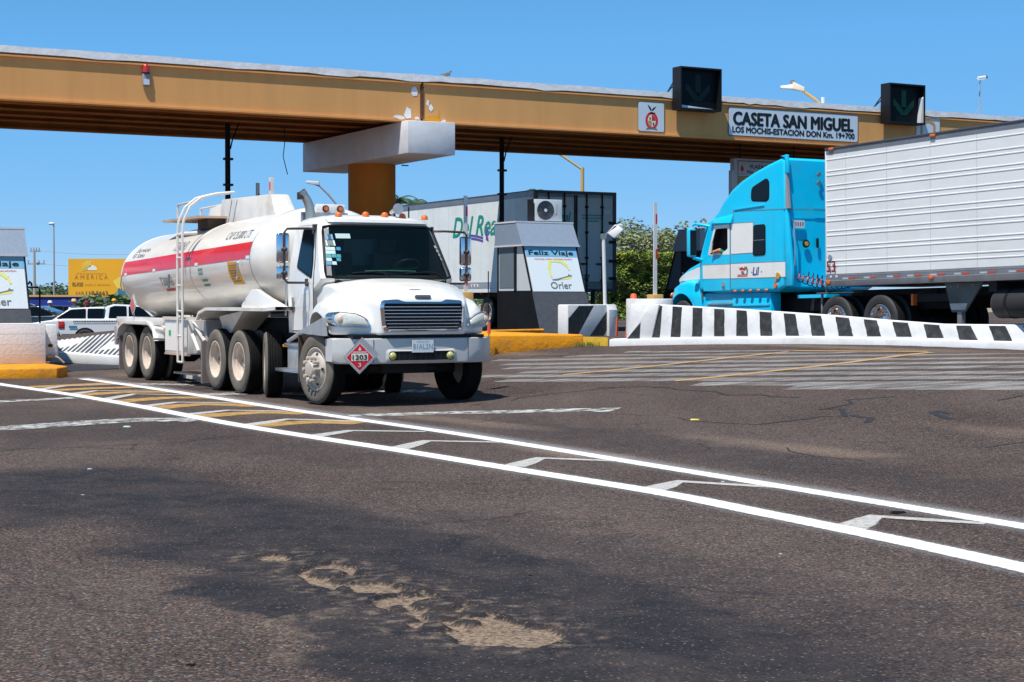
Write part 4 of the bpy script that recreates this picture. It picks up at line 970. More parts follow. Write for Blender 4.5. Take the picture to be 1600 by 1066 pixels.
text('plate_number', '81AL2N', (BX(.06) + .034, -.085, .80), (0, 1, 0), (0, 0, 1), .30, .075, M('booth_grey'), pl, lift=0); text('plate_state', 'SINALOA', (BX(.06) + .034, -.03, .895), (0, 1, 0), (0, 0, 1), .19, .02, M('booth_grey'), pl, lift=0)
# hazard placard 1203
def placard(par, O, X, Y, s, num=True):
    O, X, Y = Vector(O), Vector(X).normalized(), Vector(Y).normalized(); Nn = X.cross(Y)
    dm = lambda f, l: [O + X * (f * s * a) + Y * (f * s * b) + Nn * l for a, b in ((0, -1), (1, 0), (0, 1), (-1, 0))]
    sh = MB().loft([[q + Nn * -.008 + X * .10 * s * 1.6 + Y * .17 * s for q in dm(1.0, 0)], [q + X * .10 * s * 1.6 + Y * .17 * s for q in dm(1.0, 0)]]).build('placard_back', M('alu'), par)
    p = MB().loft([dm(1.0, .004), dm(1.0, .012)]).build('hazard_placard', M('alu'), par)
    MB().poly(dm(.86, .014)).build('placard_white', M('sign_pale'), p); MB().poly(dm(.80, .016)).build('placard_red', M('red_paint'), p)
    if num:
        bx = lambda a, b, c, d, l: [O + X * (s * u) + Y * (s * v) + Nn * l for u, v in ((a, b), (c, b), (c, d), (a, d))]
        MB().poly(bx(-.5, -.22, .5, .22, .018)).build('number_field', M('billboard_white'), p)
        MB().poly(bx(-.42, .27, .42, .33, .018)).build('placard_line', M('sign_pale'), p)
        text('number', '1203', O - X * .43 * s - Y * .14 * s, X, Y, .86 * s, .28 * s, M('ink'), p, bold=.06, lift=.020)
        text('class_number', '3', O - X * .09 * s - Y * .58 * s, X, Y, .17 * s, .24 * s, M('sign_pale'), p, bold=.05, lift=.018)
        MB().poly([O + X * (s * u) + Y * (s * v) + Nn * .019 for u, v in ((0, .62), (.1, .42), (.0, .37), (-.1, .42))]).build('flame', M('sign_pale'), p)
placard(tk, (BX(-.87) + .055, -.87, .70), (.16, 1, 0), (.04, 0, 1), .235)
# brackets, mud guard plate by the wheel, steps, tanks
MB().hexa([(.42, -1.21, .985), (-.60, -1.21, 1.015), (-.60, -1.17, 1.015), (.42, -1.15, .985)], [(.36, -1.21, 1.24), (-.58, -1.21, 1.03), (-.58, -1.17, 1.03), (.36, -1.15, 1.24)]).build('splash_plate', M('alu'), tk)
MB().box(-.62, -.59, -1.19, -.7, .30, .98).build('mud_flap', mat('flap_brown', (.075, .05, .035), .9, var=.3), tk)
for s in (-1, 1):
    y0, y1 = sorted((s * .80, s * 1.12))
    mb = MB(); mb.box(-1.40, -.66, y0, y1, .80, .85); mb.box(-1.76, -.72, y0 - .03, y1 + .03, .42, .47); mb.build('step', M('chrome_dull'), tk, bevel=.008)
    MB().box(-1.30, -.78, y0 + .02, y1 - .02, .47, .80).build('battery_box', M('alu'), tk, bevel=.01)
    MB().tube([(-.62, s * 1.12, 1.03), (-1.2, s * 1.12, .88)], .03, 8).build('step_strut', M('alu'), tk)
# mirrors
def mirrors(s):
    y = lambda d: CYO + s * (1.05 + d)
    x = -.80; xo = -.66
    arm = MB(); arm.tube([(x, y(-.12), 2.53), (xo, y(.05), 2.53), (xo, y(.38), 2.52), (xo, y(.42), 2.47), (xo, y(.42), 1.79), (xo, y(.38), 1.74), (xo, y(.10), 1.74), (x, y(-.02), 1.74)], .017, 8)
    arm.box(x - .04, x + .02, *sorted((y(-.16), y(-.08))), 2.46, 2.60); arm.box(x - .04, x + .03, *sorted((y(-.04), y(.04))), 1.69, 1.80)
    for z in (2.22, 1.88): arm.ball((xo + .03, y(.42), z), .035)
    arm.build('mirror_arm', mat('arm_brown', (.07, .055, .05), .4, metal=.3), tk, smooth=40)
    for z0, z1 in ((2.02, 2.46), (1.775, 1.99)):
        mb = MB(); mb.box(xo - .10, xo - .015, *sorted((y(.33), y(.52))), z0, z1); mb.build('mirror_housing', M('chrome'), tk, bevel=.035, bseg=4)
mirrors(-1); mirrors(1)
# exhaust and roof-rear panel with round lights
mb = MB(); mb.cyl((-1.85, -.52, .9), (-1.85, -.52, 2.84), .075, seg=18); ex = mb.build('exhaust_stack', mat('stack', (.50, .50, .46), .35, metal=.7, dirt=(.25, .15, .1), damt=.4), tk, smooth=40)
mb = MB(); mb.tube([(-1.85, -.52, 2.83), (-1.85, -.53, 2.92), (-1.86, -.57, 3.02), (-1.87, -.64, 3.12)], [.075, .072, .07, .07], 16); mb.build('stack_elbow', M('stack'), ex, smooth=40)
MB().cyl((-1.87, -.655, 3.03), (-1.875, -.66, 3.135), .068, .06, 16).build('stack_mouth', M('black_matt'), ex, smooth=50)
mb = MB(); mb.cyl((-1.868, -.625, 3.10), (-1.872, -.662, 3.150), .074, .074, 16, caps=False); mb.build('stack_rim', M('steel_grey'), ex, smooth=50)
mb = MB(); mb.box(-2.0, -1.94, -.62, .14, 2.68, 2.84); mb.build('light_bar_base', M('alu'), tk)
lb = MB().box(-2.02, -1.95, -.38, .10, 2.80, 2.97).build('light_panel', M('white_paint'), tk, bevel=.02)
for y in (-.23, .01):
    MB().cyl((-1.95, y, 2.90), (-1.925, y, 2.90), .052, seg=18).build('lamp_ring', M('black'), lb, smooth=40); MB().cyl((-1.925, y, 2.90), (-1.915, y, 2.90), .036, seg=16).build('round_lamp', M('amber'), lb, smooth=40)
# --- tank
TX0, TX1 = -10.35, -2.86
def tcz(x): return 1.965 + (x - TX0) * .0235
TA, TB = 1.17, .835
def tring(x, f=1.0, n=64, tilt=0):
    return [Vector((x, .03 + TA * f * math.cos(2 * math.pi * i / n), tcz(x) + TB * f * math.sin(2 * math.pi * i / n))) for i in range(n)]
mb = MB(); rg = []
for t in (1, .96, .9, .8, .65, .45, .2, 0): rg.append(tring(TX0 - .40 * math.sqrt(t), max(.02, math.sqrt(1 - t ** 2) ** .9 if t < 1 else .02)))
for k in range(1, 12): rg.append(tring(TX0 + (TX1 - TX0) * k / 12))
for t in (0, .2, .45, .65, .8, .9, .96, 1): rg.append(tring(TX1 + .62 * math.sqrt(t), max(.02, math.sqrt(1 - t ** 2) ** .9 if t < 1 else .02)))
mb.loft(rg); tank = mb.build('tank', M('white_tank'), tk, smooth=30)
def tsurf(x, z, s=-1, off=.003):
    q = max(-1, min(1, (z - tcz(x)) / TB)); return Vector((x, .03 + s * (TA * math.sqrt(1 - q * q) + off), z))
for s in (-1, 1):
    mb = MB(); rows = []
    for j in range(6):
        rows.append([tsurf(x, tcz(x) + .005 + .265 * j / 5, s, .004) for x in [TX0 - .02 + (TX1 - TX0) * i / 30 for i in range(31)]])
    mb.loft(rows, caps=False, closed=False); mb.build('red_stripe', M('red_paint'), tank, smooth=60)
    for x in (-10.1, -8.15, -5.6, -2.95):
        MB().loft([[tsurf(x + d, tcz(x) - .0 + h_, s, .006) for d in (-.09, .09)] for h_ in (-.0, .05)], caps=False, closed=False).build('stripe_tab', M('white_paint'), tank)
for x, nm in ((TX1, 0), (-6.0, 1), (TX0, 2)):
    mb = MB(); pr = []
    for i in range(64): 
        a = 2 * math.pi * i / 64; q = lambda o: Vector((0, .03 + (TA + o) * math.cos(a), tcz(x) + (TB + o) * math.sin(a)))
        pr.append((q(-.002), q(.007), q(-.002)))
    mb.loft([[p[0] + Vector((x - .012, 0, 0)) for p in pr], [p[1] + Vector((x, 0, 0)) for p in pr], [p[2] + Vector((x + .012, 0, 0)) for p in pr]], caps=False); mb.build('weld_ring', M('steel_grey' if nm == 0 else 'white_dusty'), tank, smooth=60)
def ttext(s_, x, dz, w, h_, m, bold=.0, name='lettering'):
    text(name, s_, (0, 0, 0), (1, 0, 0), (0, 1, 0), w, h_, m, tank, bold=bold, lift=0, fn=lambda p: tsurf(x + p.x, tcz(x) + dz + p.y, -1, .006))
ttext('CAP 25,000 LTS', -4.45, .36, 1.25, .15, M('ink_grey')); ttext('T20043', -7.35, .34, .8, .16, M('ink_grey'))
ttext('Servicio\nEl Sitio', -9.95, .33, .95, .19, M('ink_grey')); ttext('T20043', -7.85, -.27, .75, .15, M('ink_grey')); 
def tmarks(x, dz, w, h_, rows, m, sd=1):      # print too small to read in the photograph: broken strokes
    r = random.Random(sd); mb = MB()
    for j in range(rows):
        a = x + r.uniform(0, .1) * w
        while a < x + w:
            q = r.uniform(.03, .07)
            z0 = dz - j * h_ / rows; z1 = z0 - .5 * h_ / rows
            mb.add([tsurf(a, tcz(a) + z1, -1, .008), tsurf(a + q * .7, tcz(a) + z1, -1, .008), tsurf(a + q * .7, tcz(a) + z0, -1, .008), tsurf(a, tcz(a) + z0, -1, .008)], [(0, 1, 2, 3)]); a += q
    mb.build('small_print', m, tank, flip=False)
tmarks(-5.52, -.05, .22, .16, 2, M('ink_green'), 4); tmarks(-5.45, -.24, .28, .16, 2, M('ink_green'), 5); tmarks(-7.75, -.33, .6, .10, 1, M('ink_red'), 6)
MB().loft([[tsurf(x, tcz(-3.6) - .02 - h_, -1, .007) for x in (-3.95, -3.42)] for h_ in (.0, .12, .24, .36)], caps=False, closed=False).build('yellow_notice', M('yellow_decal'), tank)
tmarks(-3.90, -.06, .38, .30, 7, M('ink_grey'), 9)
MB().tube([(-3.22, -1.16, tcz(-3.2) - .0), (-3.22, -1.22, tcz(-3.2) - .05), (-3.22, -1.22, tcz(-3.2) - .26), (-3.32, -1.2, tcz(-3.2) - .30)], .012, 6).build('pull_handle', M('chrome_dull'), tank)
MB().box(-7.05, -7.0, -1.21, -1.18, 1.7, 1.95).build('level_gauge', M('ink_grey'), tank)
# front skirt below the tank
mb = MB(); mb.loft([[tsurf(x, tcz(x) - .45, -1, .01), tsurf(x, tcz(x) - .62, -1, .01)] for x in (-3.2, -2.9, -2.6, -2.3)], caps=False, closed=False)
for s in (-1, 1):       # white neck plates that close the gap below the front of the tank
    MB().prism([(-3.5, 1.42), (-3.02, 1.66), (-2.8, 1.66), (-2.2, 1.52), (-1.45, 1.37), (-1.45, 1.33), (-3.5, 1.33)], 'y', s * .98, s * 1.06).build('neck_plate', M('white_tank'), tk, bevel=.015)
# top box, platform, hand rail, ladder
mb = MB(); mb.hexa([(-6.6, -.40, 2.78), (-3.72, -.40, 2.90), (-3.72, -.02, 2.90), (-6.6, -.02, 2.78)], [(-6.6, -.36, 3.28), (-4.05, -.36, 3.24), (-4.05, -.04, 3.24), (-6.6, -.04, 3.28)]); mb.build('spill_box', M('white_dusty'), tank, bevel=.02)
MB().hexa([(-7.7, -.30, 2.82), (-6.6, -.30, 2.84), (-6.6, .3, 2.84), (-7.7, .3, 2.82)], [(-7.5, -.28, 3.18), (-6.6, -.28, 3.22), (-6.6, .28, 3.22), (-7.5, .28, 3.18)]).build('vent_box', M('white_dusty'), tank, bevel=.02)
MB().box(-8.35, -6.2, -.92, -.05, 2.93, 2.97).build('catwalk', mat('catwalk_tan', (.50, .36, .26), .8, var=.2), tank); MB().box(-6.9, -6.3, -.70, -.4, 2.74, 2.93).build('catwalk_bracket', M('flap_brown'), tank)
MB().hexa([(-4.95, -.06, 3.30), (-4.87, -.06, 3.30), (-4.87, .0, 3.30), (-4.95, .0, 3.30)], [(-4.95, -.06, 3.58), (-4.87, -.06, 3.58), (-4.87, 0, 3.58), (-4.95, 0, 3.58)]).build('marker_post', M('white_dusty'), tank)
MB().box(-4.94, -4.88, -.066, -.061, 3.36, 3.50).build('post_reflector', M('red_paint'), tank)
mb = MB()
for dx in (0, .28):
    mb.tube([(-6.16 + dx, -1.30, .42), (-6.16 + dx, -1.30, 2.55), (-6.15 + dx, -1.28, 2.85), (-6.13 + dx, -1.17, 3.10), (-6.10 + dx, -.98, 3.26), (-6.05 + dx, -.72, 3.33), (-5.98 + dx, -.42, 3.36)], .024, 10)
lad = mb.build('ladder', M('white_dusty'), tk, smooth=50)
for z in (.42, .87, 1.30, 1.74, 2.22, 2.62): MB().cyl((-6.16, -1.30, z), (-5.88, -1.30, z), .020, seg=8).build('rung', M('white_dusty'), lad, smooth=40)
MB().tube([(-6.0, -1.3, 2.63), (-6.0, -1.0, 2.66)], .03, 8).build('ladder_bracket', M('white_dusty'), lad); MB().tube([(-6.1, -1.3, 1.2), (-6.1, -1.05, 1.2)], .03, 8).build('ladder_bracket', M('white_dusty'), lad)
mb = MB(); mb.tube([(-7.6, -.85, 2.97), (-7.6, -.85, 3.22), (-6.2, -.85, 3.25)], .022, 8); mb.tube([(-8.3, -.2, 2.97), (-8.3, -.2, 3.2), (-6.6, -.2, 3.22)], .02, 8); mb.build('hand_rail', M('white_dusty'), tank, smooth=40)
# fenders
def fender(x0, x1, zt, yo, nm, drop0=.42, drop1=.42, m='white_dusty'):
    pts = [(x0 - .02, zt - drop0), (x0 + .10, zt - drop0 * .4), (x0 + .32, zt - .03), (x0 + .5, zt), (x1 - .5, zt), (x1 - .32, zt - .03), (x1 - .10, zt - drop1 * .4), (x1, zt - drop1)]
    if drop1 < .1: pts = pts[:5] + [(x1, zt + .02)]
    mb = MB()
    for s in (-1, 1):
        o = [Vector((a, s * yo, b)) for a, b in pts]; i_ = [Vector((a, s * (yo - .62), b)) for a, b in pts]
        dn = [Vector((a, s * yo, b - .05)) for a, b in pts]
        mb.loft([i_, o, dn, [q + Vector((0, -s * .62, 0)) for q in dn]], caps=False, closed=False)
    return mb.build(nm, M(m), tk, smooth=40)
fender(-5.2, -1.35, 1.37, 1.27, 'fender', drop0=.17, drop1=0)
fender(-10.3, -7.75, 1.10, 1.27, 'fender', drop0=.28, drop1=.30)
mb = MB(); mb.hexa([(-4.55, -1.0, .95), (-4.2, -1.0, .95), (-4.2, -.6, .95), (-4.55, -.6, .95)], [(-4.5, -1.1, 1.22), (-3.3, -1.1, 1.32), (-3.3, -.6, 1.32), (-4.5, -.6, 1.22)]); mb.build('fender_bracket', M('white_dusty'), tk)
mb = MB(); mb.box(-10.5, -7.35, -1.22, -1.14, 1.03, 1.17); mb.box(-10.5, -7.35, 1.14, 1.22, 1.03, 1.17); mb.box(-10.5, -10.42, -1.22, 1.22, .75, 1.17); mb.build('rear_frame', M('white_dusty'), tk, bevel=.01)
mb = MB(); mb.cyl((-8.0, -1.18, .99), (-7.3, -1.18, .95), .05, seg=12); mb.build('hose_tube', M('white_dusty'), tk, smooth=40)
mb = MB(); mb.box(-8.0, -7.35, -1.2, -1.15, .80, 1.0); mb.build('frame_gusset', M('white_dusty'), tk)
mat('rail_cream', (.68, .6, .52), .5)
for s in (-1, 1): MB().box(-7.30, -5.05, s * 1.215, s * 1.235, 1.155, 1.20).build('side_rail', M('rail_cream'), tk)
cb = MB().box(-7.28, -5.90, -1.20, -.5, .55, 1.15).build('valve_cabinet', M('white_dusty'), tk, bevel=.015)
MB().box(-7.24, -6.15, -1.206, -1.203, .60, 1.12).build('cabinet_door', M('white_paint'), cb); MB().box(-7.0, -6.88, -1.212, -1.208, .86, .96).build('green_sticker', mat('sticker_green', (.01, .42, .12), .5), cb)
MB().box(-7.28, -5.9, -1.21, -1.16, .525, .55).build('cabinet_sill', M('catwalk_tan'), cb)
MB().hexa([(-5.86, -1.12, .58), (-5.05, -1.12, .60), (-5.05, -.6, .60), (-5.86, -.6, .58)], [(-5.86, -1.12, 1.13), (-5.15, -1.12, 1.15), (-5.15, -.6, 1.15), (-5.86, -.6, 1.13)]).build('tool_locker', mat('locker_grey', (.40, .38, .36), .6, var=.06), tk)
mb = MB()
for a, b in (((-5.75, 1.10), (-5.12, .80)), ((-5.8, .9), (-5.45, .62))):
    mb.tube([(a[0], -1.15, a[1]), (b[0], -1.15, b[1])], .03, 6)
mb.build('side_brace', M('white_dusty'), tk)
mat('flap_mauve', (.20, .16, .15), .9, var=.1)
for s in (-1, 1):
    MB().box(-5.12, -5.05, s * .7, s * 1.22, .09, .80).build('mud_flap', M('flap_mauve'), tk); MB().box(-10.33, -10.28, s * .7, s * 1.22, .15, .80).build('mud_flap', M('flap_mauve'), tk)
MB().box(-8.05, -5.3, -.62, -.55, .05, .17).build('lower_bar', M('white_dusty'), tk); MB().box(-7.4, -5.3, -1.0, -.62, .17, .2).build('lower_tray', M('catwalk_tan'), tk)
rp = MB().box(-10.62, -10.5, -1.23, -1.05, .62, .98).build('rear_lamp_box', M('alu'), tk)
# rear diamond placard on its post
placard(tk, (-9.22, -1.24, 1.40), (1, 0, 0), (0, 0, 1), .19, False)
MB().cyl((-9.22, -1.22, 1.1), (-9.22, -1.22, 1.25), .012).build('placard_post', M('alu'), tk)
MB().tube([(-10.30, -1.16, 1.98), (-10.36, -1.17, 1.8), (-10.38, -1.13, 1.6)], .012, 6).build('rear_edge_rail', M('steel_grey'), tank)
# ================================================================== BLUE TRACTOR WITH WHITE BOX TRAILER (x forward = away to the left, y = side seen)
bo = at(1372, 541, 33.0); n_u = Vector((math.cos(R(29)), math.sin(R(29)), 0))
BO = Vector((bo.x, bo.y, 0)) + n_u * 1.25; BO.z = .60
BR = math.atan2(math.cos(R(29)), -math.sin(R(29)))
bt = thing('semi_truck', 'bright blue sleeper truck pulling a long ribbed white box trailer behind the striped barrier', 'truck', BO, BR, tilt=.016)
for s in (1, -1):
    wheel(bt, 0, s * 1.22, .50, s, 'dual_chrome', roll=.3, r=.51); wheel(bt, 1.31, s * 1.22, .50, s, 'dual_chrome', roll=.9, r=.51)
    wheel(bt, 6.75, s * 1.18, .50, s, 'steer_chrome', roll=.2)
    for x in (-12.2, -13.4): wheel(bt, x, s * 1.22, .50, s, 'dual_dark')
mb = MB()
for s in (-.42, .42): mb.box(-1.6, 7.1, s - .05, s + .05, .72, 1.0)
mb.box(-14.5, 1.2, -.5, -.4, .95, 1.12); mb.box(-14.5, 1.2, .4, .5, .95, 1.12)
for x in (0, 1.31, 6.75, -12.2, -13.4): mb.cyl((x, -1, .5), (x, 1, .5), .08, seg=8)
mb.box(-.9, 1.6, -.55, .55, 1.0, 1.12); mb.box(3.2, 6.0, -.4, .4, .5, 1.1)
mb.build('chassis', M('black_matt'), bt)
W = 1.22
# body: one shell of roof, sleeper and doors (windows are cut in as real openings)
side = [(2.90, 1.23), (2.90, 3.88), (3.02, 3.94), (3.5, 3.84), (3.97, 3.72), (4.42, 3.57), (4.78, 3.40), (5.11, 3.14), (5.31, 2.93), (5.52, 2.80), (5.66, 2.68), (5.72, 2.60), (6.02, 1.97), (6.06, 1.20), (5.4, 1.14), (3.2, 1.12)]
mb = MB(); mb.prism(side[::-1], 'y', -W + .0, W)
shell_me = None
def rounded_side(poly, w, m, name, bev):
    mb = MB(); mb.prism(poly, 'y', -w, w); return mb
cut = MB(); 
dw = rpoly([(4.92, 2.56), (5.36, 2.56), (5.60, 2.02), (5.06, 2.05), (4.92, 2.12)], .06)
for s in (1, -1): cut.prism(dw, 'y', s * 1.0, s * 1.4)
cut.prism([(2.7, 1.0), (2.7, 4.2), (2.86, 4.2), (2.86, 1.0)], 'y', -2, 2)
def bevelled(mb, b, seg=4):
    bm = bmesh.new(); me = bpy.data.meshes.new('t'); me.from_pydata([tuple(v) for v in mb.v], [], mb.f); bm.from_mesh(me)
    bmesh.ops.recalc_face_normals(bm, faces=bm.faces)
    ed = [e for e in bm.edges if len(e.link_faces) == 2 and abs(e.verts[0].co.y - e.verts[1].co.y) < .01 and e.calc_face_angle(0) > R(40)]
    bmesh.ops.bevel(bm, geom=ed, offset=b, segments=seg, profile=.6, affect='EDGES', clamp_overlap=True)
    out = MB(); bm.verts.ensure_lookup_table(); out.v = [v.co.copy() for v in bm.verts]; out.f = [tuple(v.index for v in f.verts) for f in bm.faces]; out.m = [0] * len(out.f); bm.free(); return out
sb = bevelled(mb, .10)
sb2 = MB(); sb2.v, sb2.f, sb2.m = sb.v, sb.f, sb.m
def boolcut(mb, cut, name):
    me = bpy.data.meshes.new('t'); me.from_pydata([tuple(q) for q in mb.v], [], mb.f); o = bpy.data.objects.new('t', me); C.objects.link(o)
    mc = bpy.data.meshes.new('c'); mc.from_pydata([tuple(q) for q in cut.v], [], cut.f)
    bm = bmesh.new(); bm.from_mesh(mc); bmesh.ops.recalc_face_normals(bm, faces=bm.faces); bm.to_mesh(mc); bm.free()
    oc = bpy.data.objects.new('c', mc); C.objects.link(oc); b_ = o.modifiers.new('b', 'BOOLEAN'); b_.operation = 'DIFFERENCE'; b_.object = oc; b_.solver = 'EXACT'
    dg = bpy.context.evaluated_depsgraph_get(); dg.update(); res = bpy.data.meshes.new_from_object(o.evaluated_get(dg)); res.name = name
    bpy.data.objects.remove(o); bpy.data.objects.remove(oc); return res
body = finish(boolcut(sb2, cut, 'sleeper_cab'), 'sleeper_cab', [M('blue_paint'), M('interior')], bt, 35)
for p_ in body.data.polygons:
    c_ = p_.center
    p_.material_index = 1 if (4.85 < c_.x < 5.7 and 1.98 < c_.z < 2.6 and .99 < abs(c_.y) < 1.215) else 0
MB().hexa([(4.86, -1.04, 1.96), (5.66, -1.04, 1.96), (5.66, 1.04, 1.96), (4.86, 1.04, 1.96)], [(4.86, -1.04, 2.60), (5.42, -1.04, 2.60), (5.42, 1.04, 2.60), (4.86, 1.04, 2.60)]).build('cab_interior', M('interior'), bt)
B_P = lambda pts, y, s=1: [Vector((a, s * y, b)) for a, b in pts]
def bside(name, pts, m, off=.004, rd=.0, par=bt, s=1, y=W):
    P_ = rpoly(pts, rd) if rd else pts
    mb = MB(); mb.loft([B_P(P_, y - .02, s), B_P(P_, y + off, s)]); return mb.build(name, m, par)
for s in (1, -1):
    bside('white_stripe', [(2.905, 1.43), (2.905, 1.745), (4.82, 1.765), (4.82, 1.45)], M('white_paint'), .004, s=s)
    bside('stripe_outline', [(2.905, 1.415), (2.905, 1.76), (4.82, 1.78), (4.82, 1.435)], M('ink_grey'), .002, s=s)
    bside('white_panel', [(4.01, 1.985), (4.01, 2.63), (4.80, 2.645), (4.80, 1.985)], M('white_paint'), .004, s=s); bside('panel_outline', [(3.995, 1.97), (3.995, 2.645), (4.80, 2.66), (4.80, 1.97)], M('ink_grey'), .002, s=s)
    # door with an opening for the window: built from strips round it
    dr = thing('d', 'd', 'd') if False else None
    dp = MB(); y_ = s * (W + .012)
    def strip(pts, m_, nm, off=.012, par=bt): return bside(nm, pts, M(m_), off, s=s, par=par)
    door = strip([(4.845, 1.19), (4.845, 1.448), (5.83, 1.46), (5.83, 1.19)], 'blue_paint', 'door')
    strip([(4.845, 1.452), (4.845, 1.765), (5.86, 1.775), (5.86, 1.465)], 'white_paint', 'door_stripe', par=door)
    strip([(4.845, 1.77), (4.845, 1.97), (5.60, 1.985), (5.86, 1.97), (5.86, 1.78)], 'blue_paint', 'door_panel', par=door)
    strip([(4.845, 1.975), (4.845, 2.63), (4.915, 2.60), (4.915, 2.10), (5.05, 2.04), (5.60, 2.015), (5.64, 1.99)], 'white_paint', 'window_frame', par=door)
    strip([(4.845, 2.635), (4.92, 2.565), (5.36, 2.565), (5.61, 2.02), (5.66, 2.0), (5.40, 2.635)], 'white_paint', 'window_frame', par=door)
    strip([(5.44, 2.50), (5.455, 2.50), (5.60, 2.03), (5.545, 2.03)], 'white_paint', 'quarter_post', .006, par=door)
    bside('door_gap', [(4.825, 1.17), (4.825, 2.66), (4.845, 2.66), (4.845, 1.17)], M('ink_grey'), .006, s=s)
    bside('stripe_line', [(4.845, 1.447), (5.86, 1.461), (5.86, 1.467), (4.845, 1.453)], M('ink_grey'), .015, s=s); bside('stripe_line', [(4.845, 1.765), (5.86, 1.775), (5.86, 1.781), (4.845, 1.771)], M('ink_grey'), .015, s=s)
    bside('door_handle', [(5.02, 1.28), (5.02, 1.38), (5.13, 1.38), (5.13, 1.28)], M('alu'), .03, s=s, rd=.02); bside('door_plate', [(5.0, 1.21), (5.0, 1.235), (5.12, 1.235), (5.12, 1.21)], M('ink_grey'), .016, s=s)
    bside('sleeper_window_seal', [(3.57, 1.91), (3.57, 2.575), (3.99, 2.575), (4.02, 1.91)], M('black'), .010, .08, s=s)
    bside('sleeper_window', [(3.60, 1.94), (3.60, 2.55), (3.965, 2.55), (3.985, 1.94)], M('glass_dark'), .014, .07, s=s); bside('window_bar', [(3.60, 2.235), (3.60, 2.25), (3.98, 2.25), (3.98, 2.235)], M('ink_grey'), .017, s=s)
    bside('roof_window_seal', [(4.08, 3.09), (4.06, 3.38), (3.53, 3.55), (3.43, 3.48), (3.435, 3.10), (3.53, 3.045)], M('black'), .010, .10, s=s, y=W - .005)
    bside('roof_window', [(4.055, 3.11), (4.035, 3.365), (3.535, 3.52), (3.46, 3.46), (3.46, 3.12), (3.54, 3.07)], M('glass_dark'), .016, .09, s=s, y=W - .005)
    bside('fairing_seam', [(2.905, 2.845), (2.905, 2.86), (4.71, 2.925), (4.71, 2.91)], M('booth_blue'), .004, s=s); bside('fairing_seam', [(4.70, 2.68), (4.70, 2.95), (4.72, 2.95), (4.72, 2.68)], M('booth_blue'), .004, s=s)
    bside('drip_ledge', [(3.6, 2.965), (3.6, 2.985), (4.66, 2.965), (4.66, 2.94)], M('blue_paint'), .022, s=s)
    # sun shield over the door
    mb = MB(); mb.hexa([Vector((4.73, s * (W - .01), 2.66)), Vector((5.50, s * (W - .01), 2.70)), Vector((5.52, s * (W + .07), 2.69)), Vector((4.73, s * (W + .07), 2.66))],
                       [Vector((4.73, s * (W - .01), 2.90)), Vector((5.44, s * (W - .10), 2.86)), Vector((5.48, s * (W - .02), 2.82)), Vector((4.73, s * (W + .0), 2.86))]); mb.build('door_brow', M('blue_paint'), bt, bevel=.015)
    for x in (4.66, 4.38, 4.11, 3.83, 3.55): MB().ball((x, s * (W + .01), 1.165), .055, (1, .5, .55), 10, 6).build('marker_light', M('amber'), bt, smooth=60)
    for x, z in ((3.22, 1.37), (3.22, 1.26)): MB().cyl((x, s * (W - .01), z), (x, s * (W + .03), z), .055 if z < 1.3 else .045, seg=14).build('side_lamp', M('amber' if z < 1.3 else 'alu'), bt, smooth=40)
    MB().cyl((3.13, s * (W - .01), 1.46), (3.13, s * (W + .03), 1.46), .07, seg=16).build('fuel_cap', M('ink_gold'), bt, smooth=40)
    MB().tube([(2.80, s * 1.10, 2.62), (2.76, s * 1.10, 2.55), (2.76, s * 1.10, 1.66), (2.80, s * 1.10, 1.60)], .018, 8).build('grab_rail', M('chrome'), bt)
    mb = MB(); mb.hexa([(2.78, s * 1.16, 2.86), (2.90, s * 1.19, 2.86), (2.90, s * 1.215, 2.86), (2.78, s * 1.215, 2.86)], [(2.86, s * 1.16, 3.64), (2.90, s * 1.19, 3.64), (2.90, s * 1.215, 3.64), (2.86, s * 1.215, 3.64)]); mb.build('grey_edge_trim', M('pole_grey'), bt)
    mb = MB(); mb.prism([(2.90, 3.60), (2.90, 3.93), (3.05, 3.97), (2.84, 3.99), (2.80, 3.6)], 'y', s * 1.16, s * 1.225); mb.prism([(2.90, 1.24), (2.90, 2.84), (2.86, 2.84), (2.76, 2.2), (2.68, 1.6), (2.68, 1.24)], 'y', s * 1.16, s * 1.225); mb.build('side_extender', M('blue_paint'), bt, bevel=.008)
    # lower fairing, steps, fuel tank skirt
    mb = MB(); pr = [(3.52, .45), (3.52, 1.12), (5.90, 1.15), (6.02, 1.05), (6.28, .62), (6.28, .45)]
    mb.prism(pr, 'y', s * .85, s * 1.14); mb.build('chassis_fairing', M('blue_paint'), bt, bevel=.03)
    MB().box(4.84, 5.80, s * 1.14, s * 1.19, .885, .91).build('step_plate', M('alu'), bt); MB().box(3.54, 4.85, s * 1.14, s * 1.16, .84, .87).build('fairing_ridge', M('blue_paint'), bt)
    MB().hexa([(4.86, s * 1.141, .92), (5.70, s * 1.141, .92), (5.70, s * 1.145, .92), (4.86, s * 1.145, .92)], [(4.98, s * 1.141, 1.09), (5.55, s * 1.141, 1.09), (5.55, s * 1.144, 1.09), (4.98, s * 1.144, 1.09)]).build('step_recess', mat('blue_light', (.05, .52, .78), .3), bt)
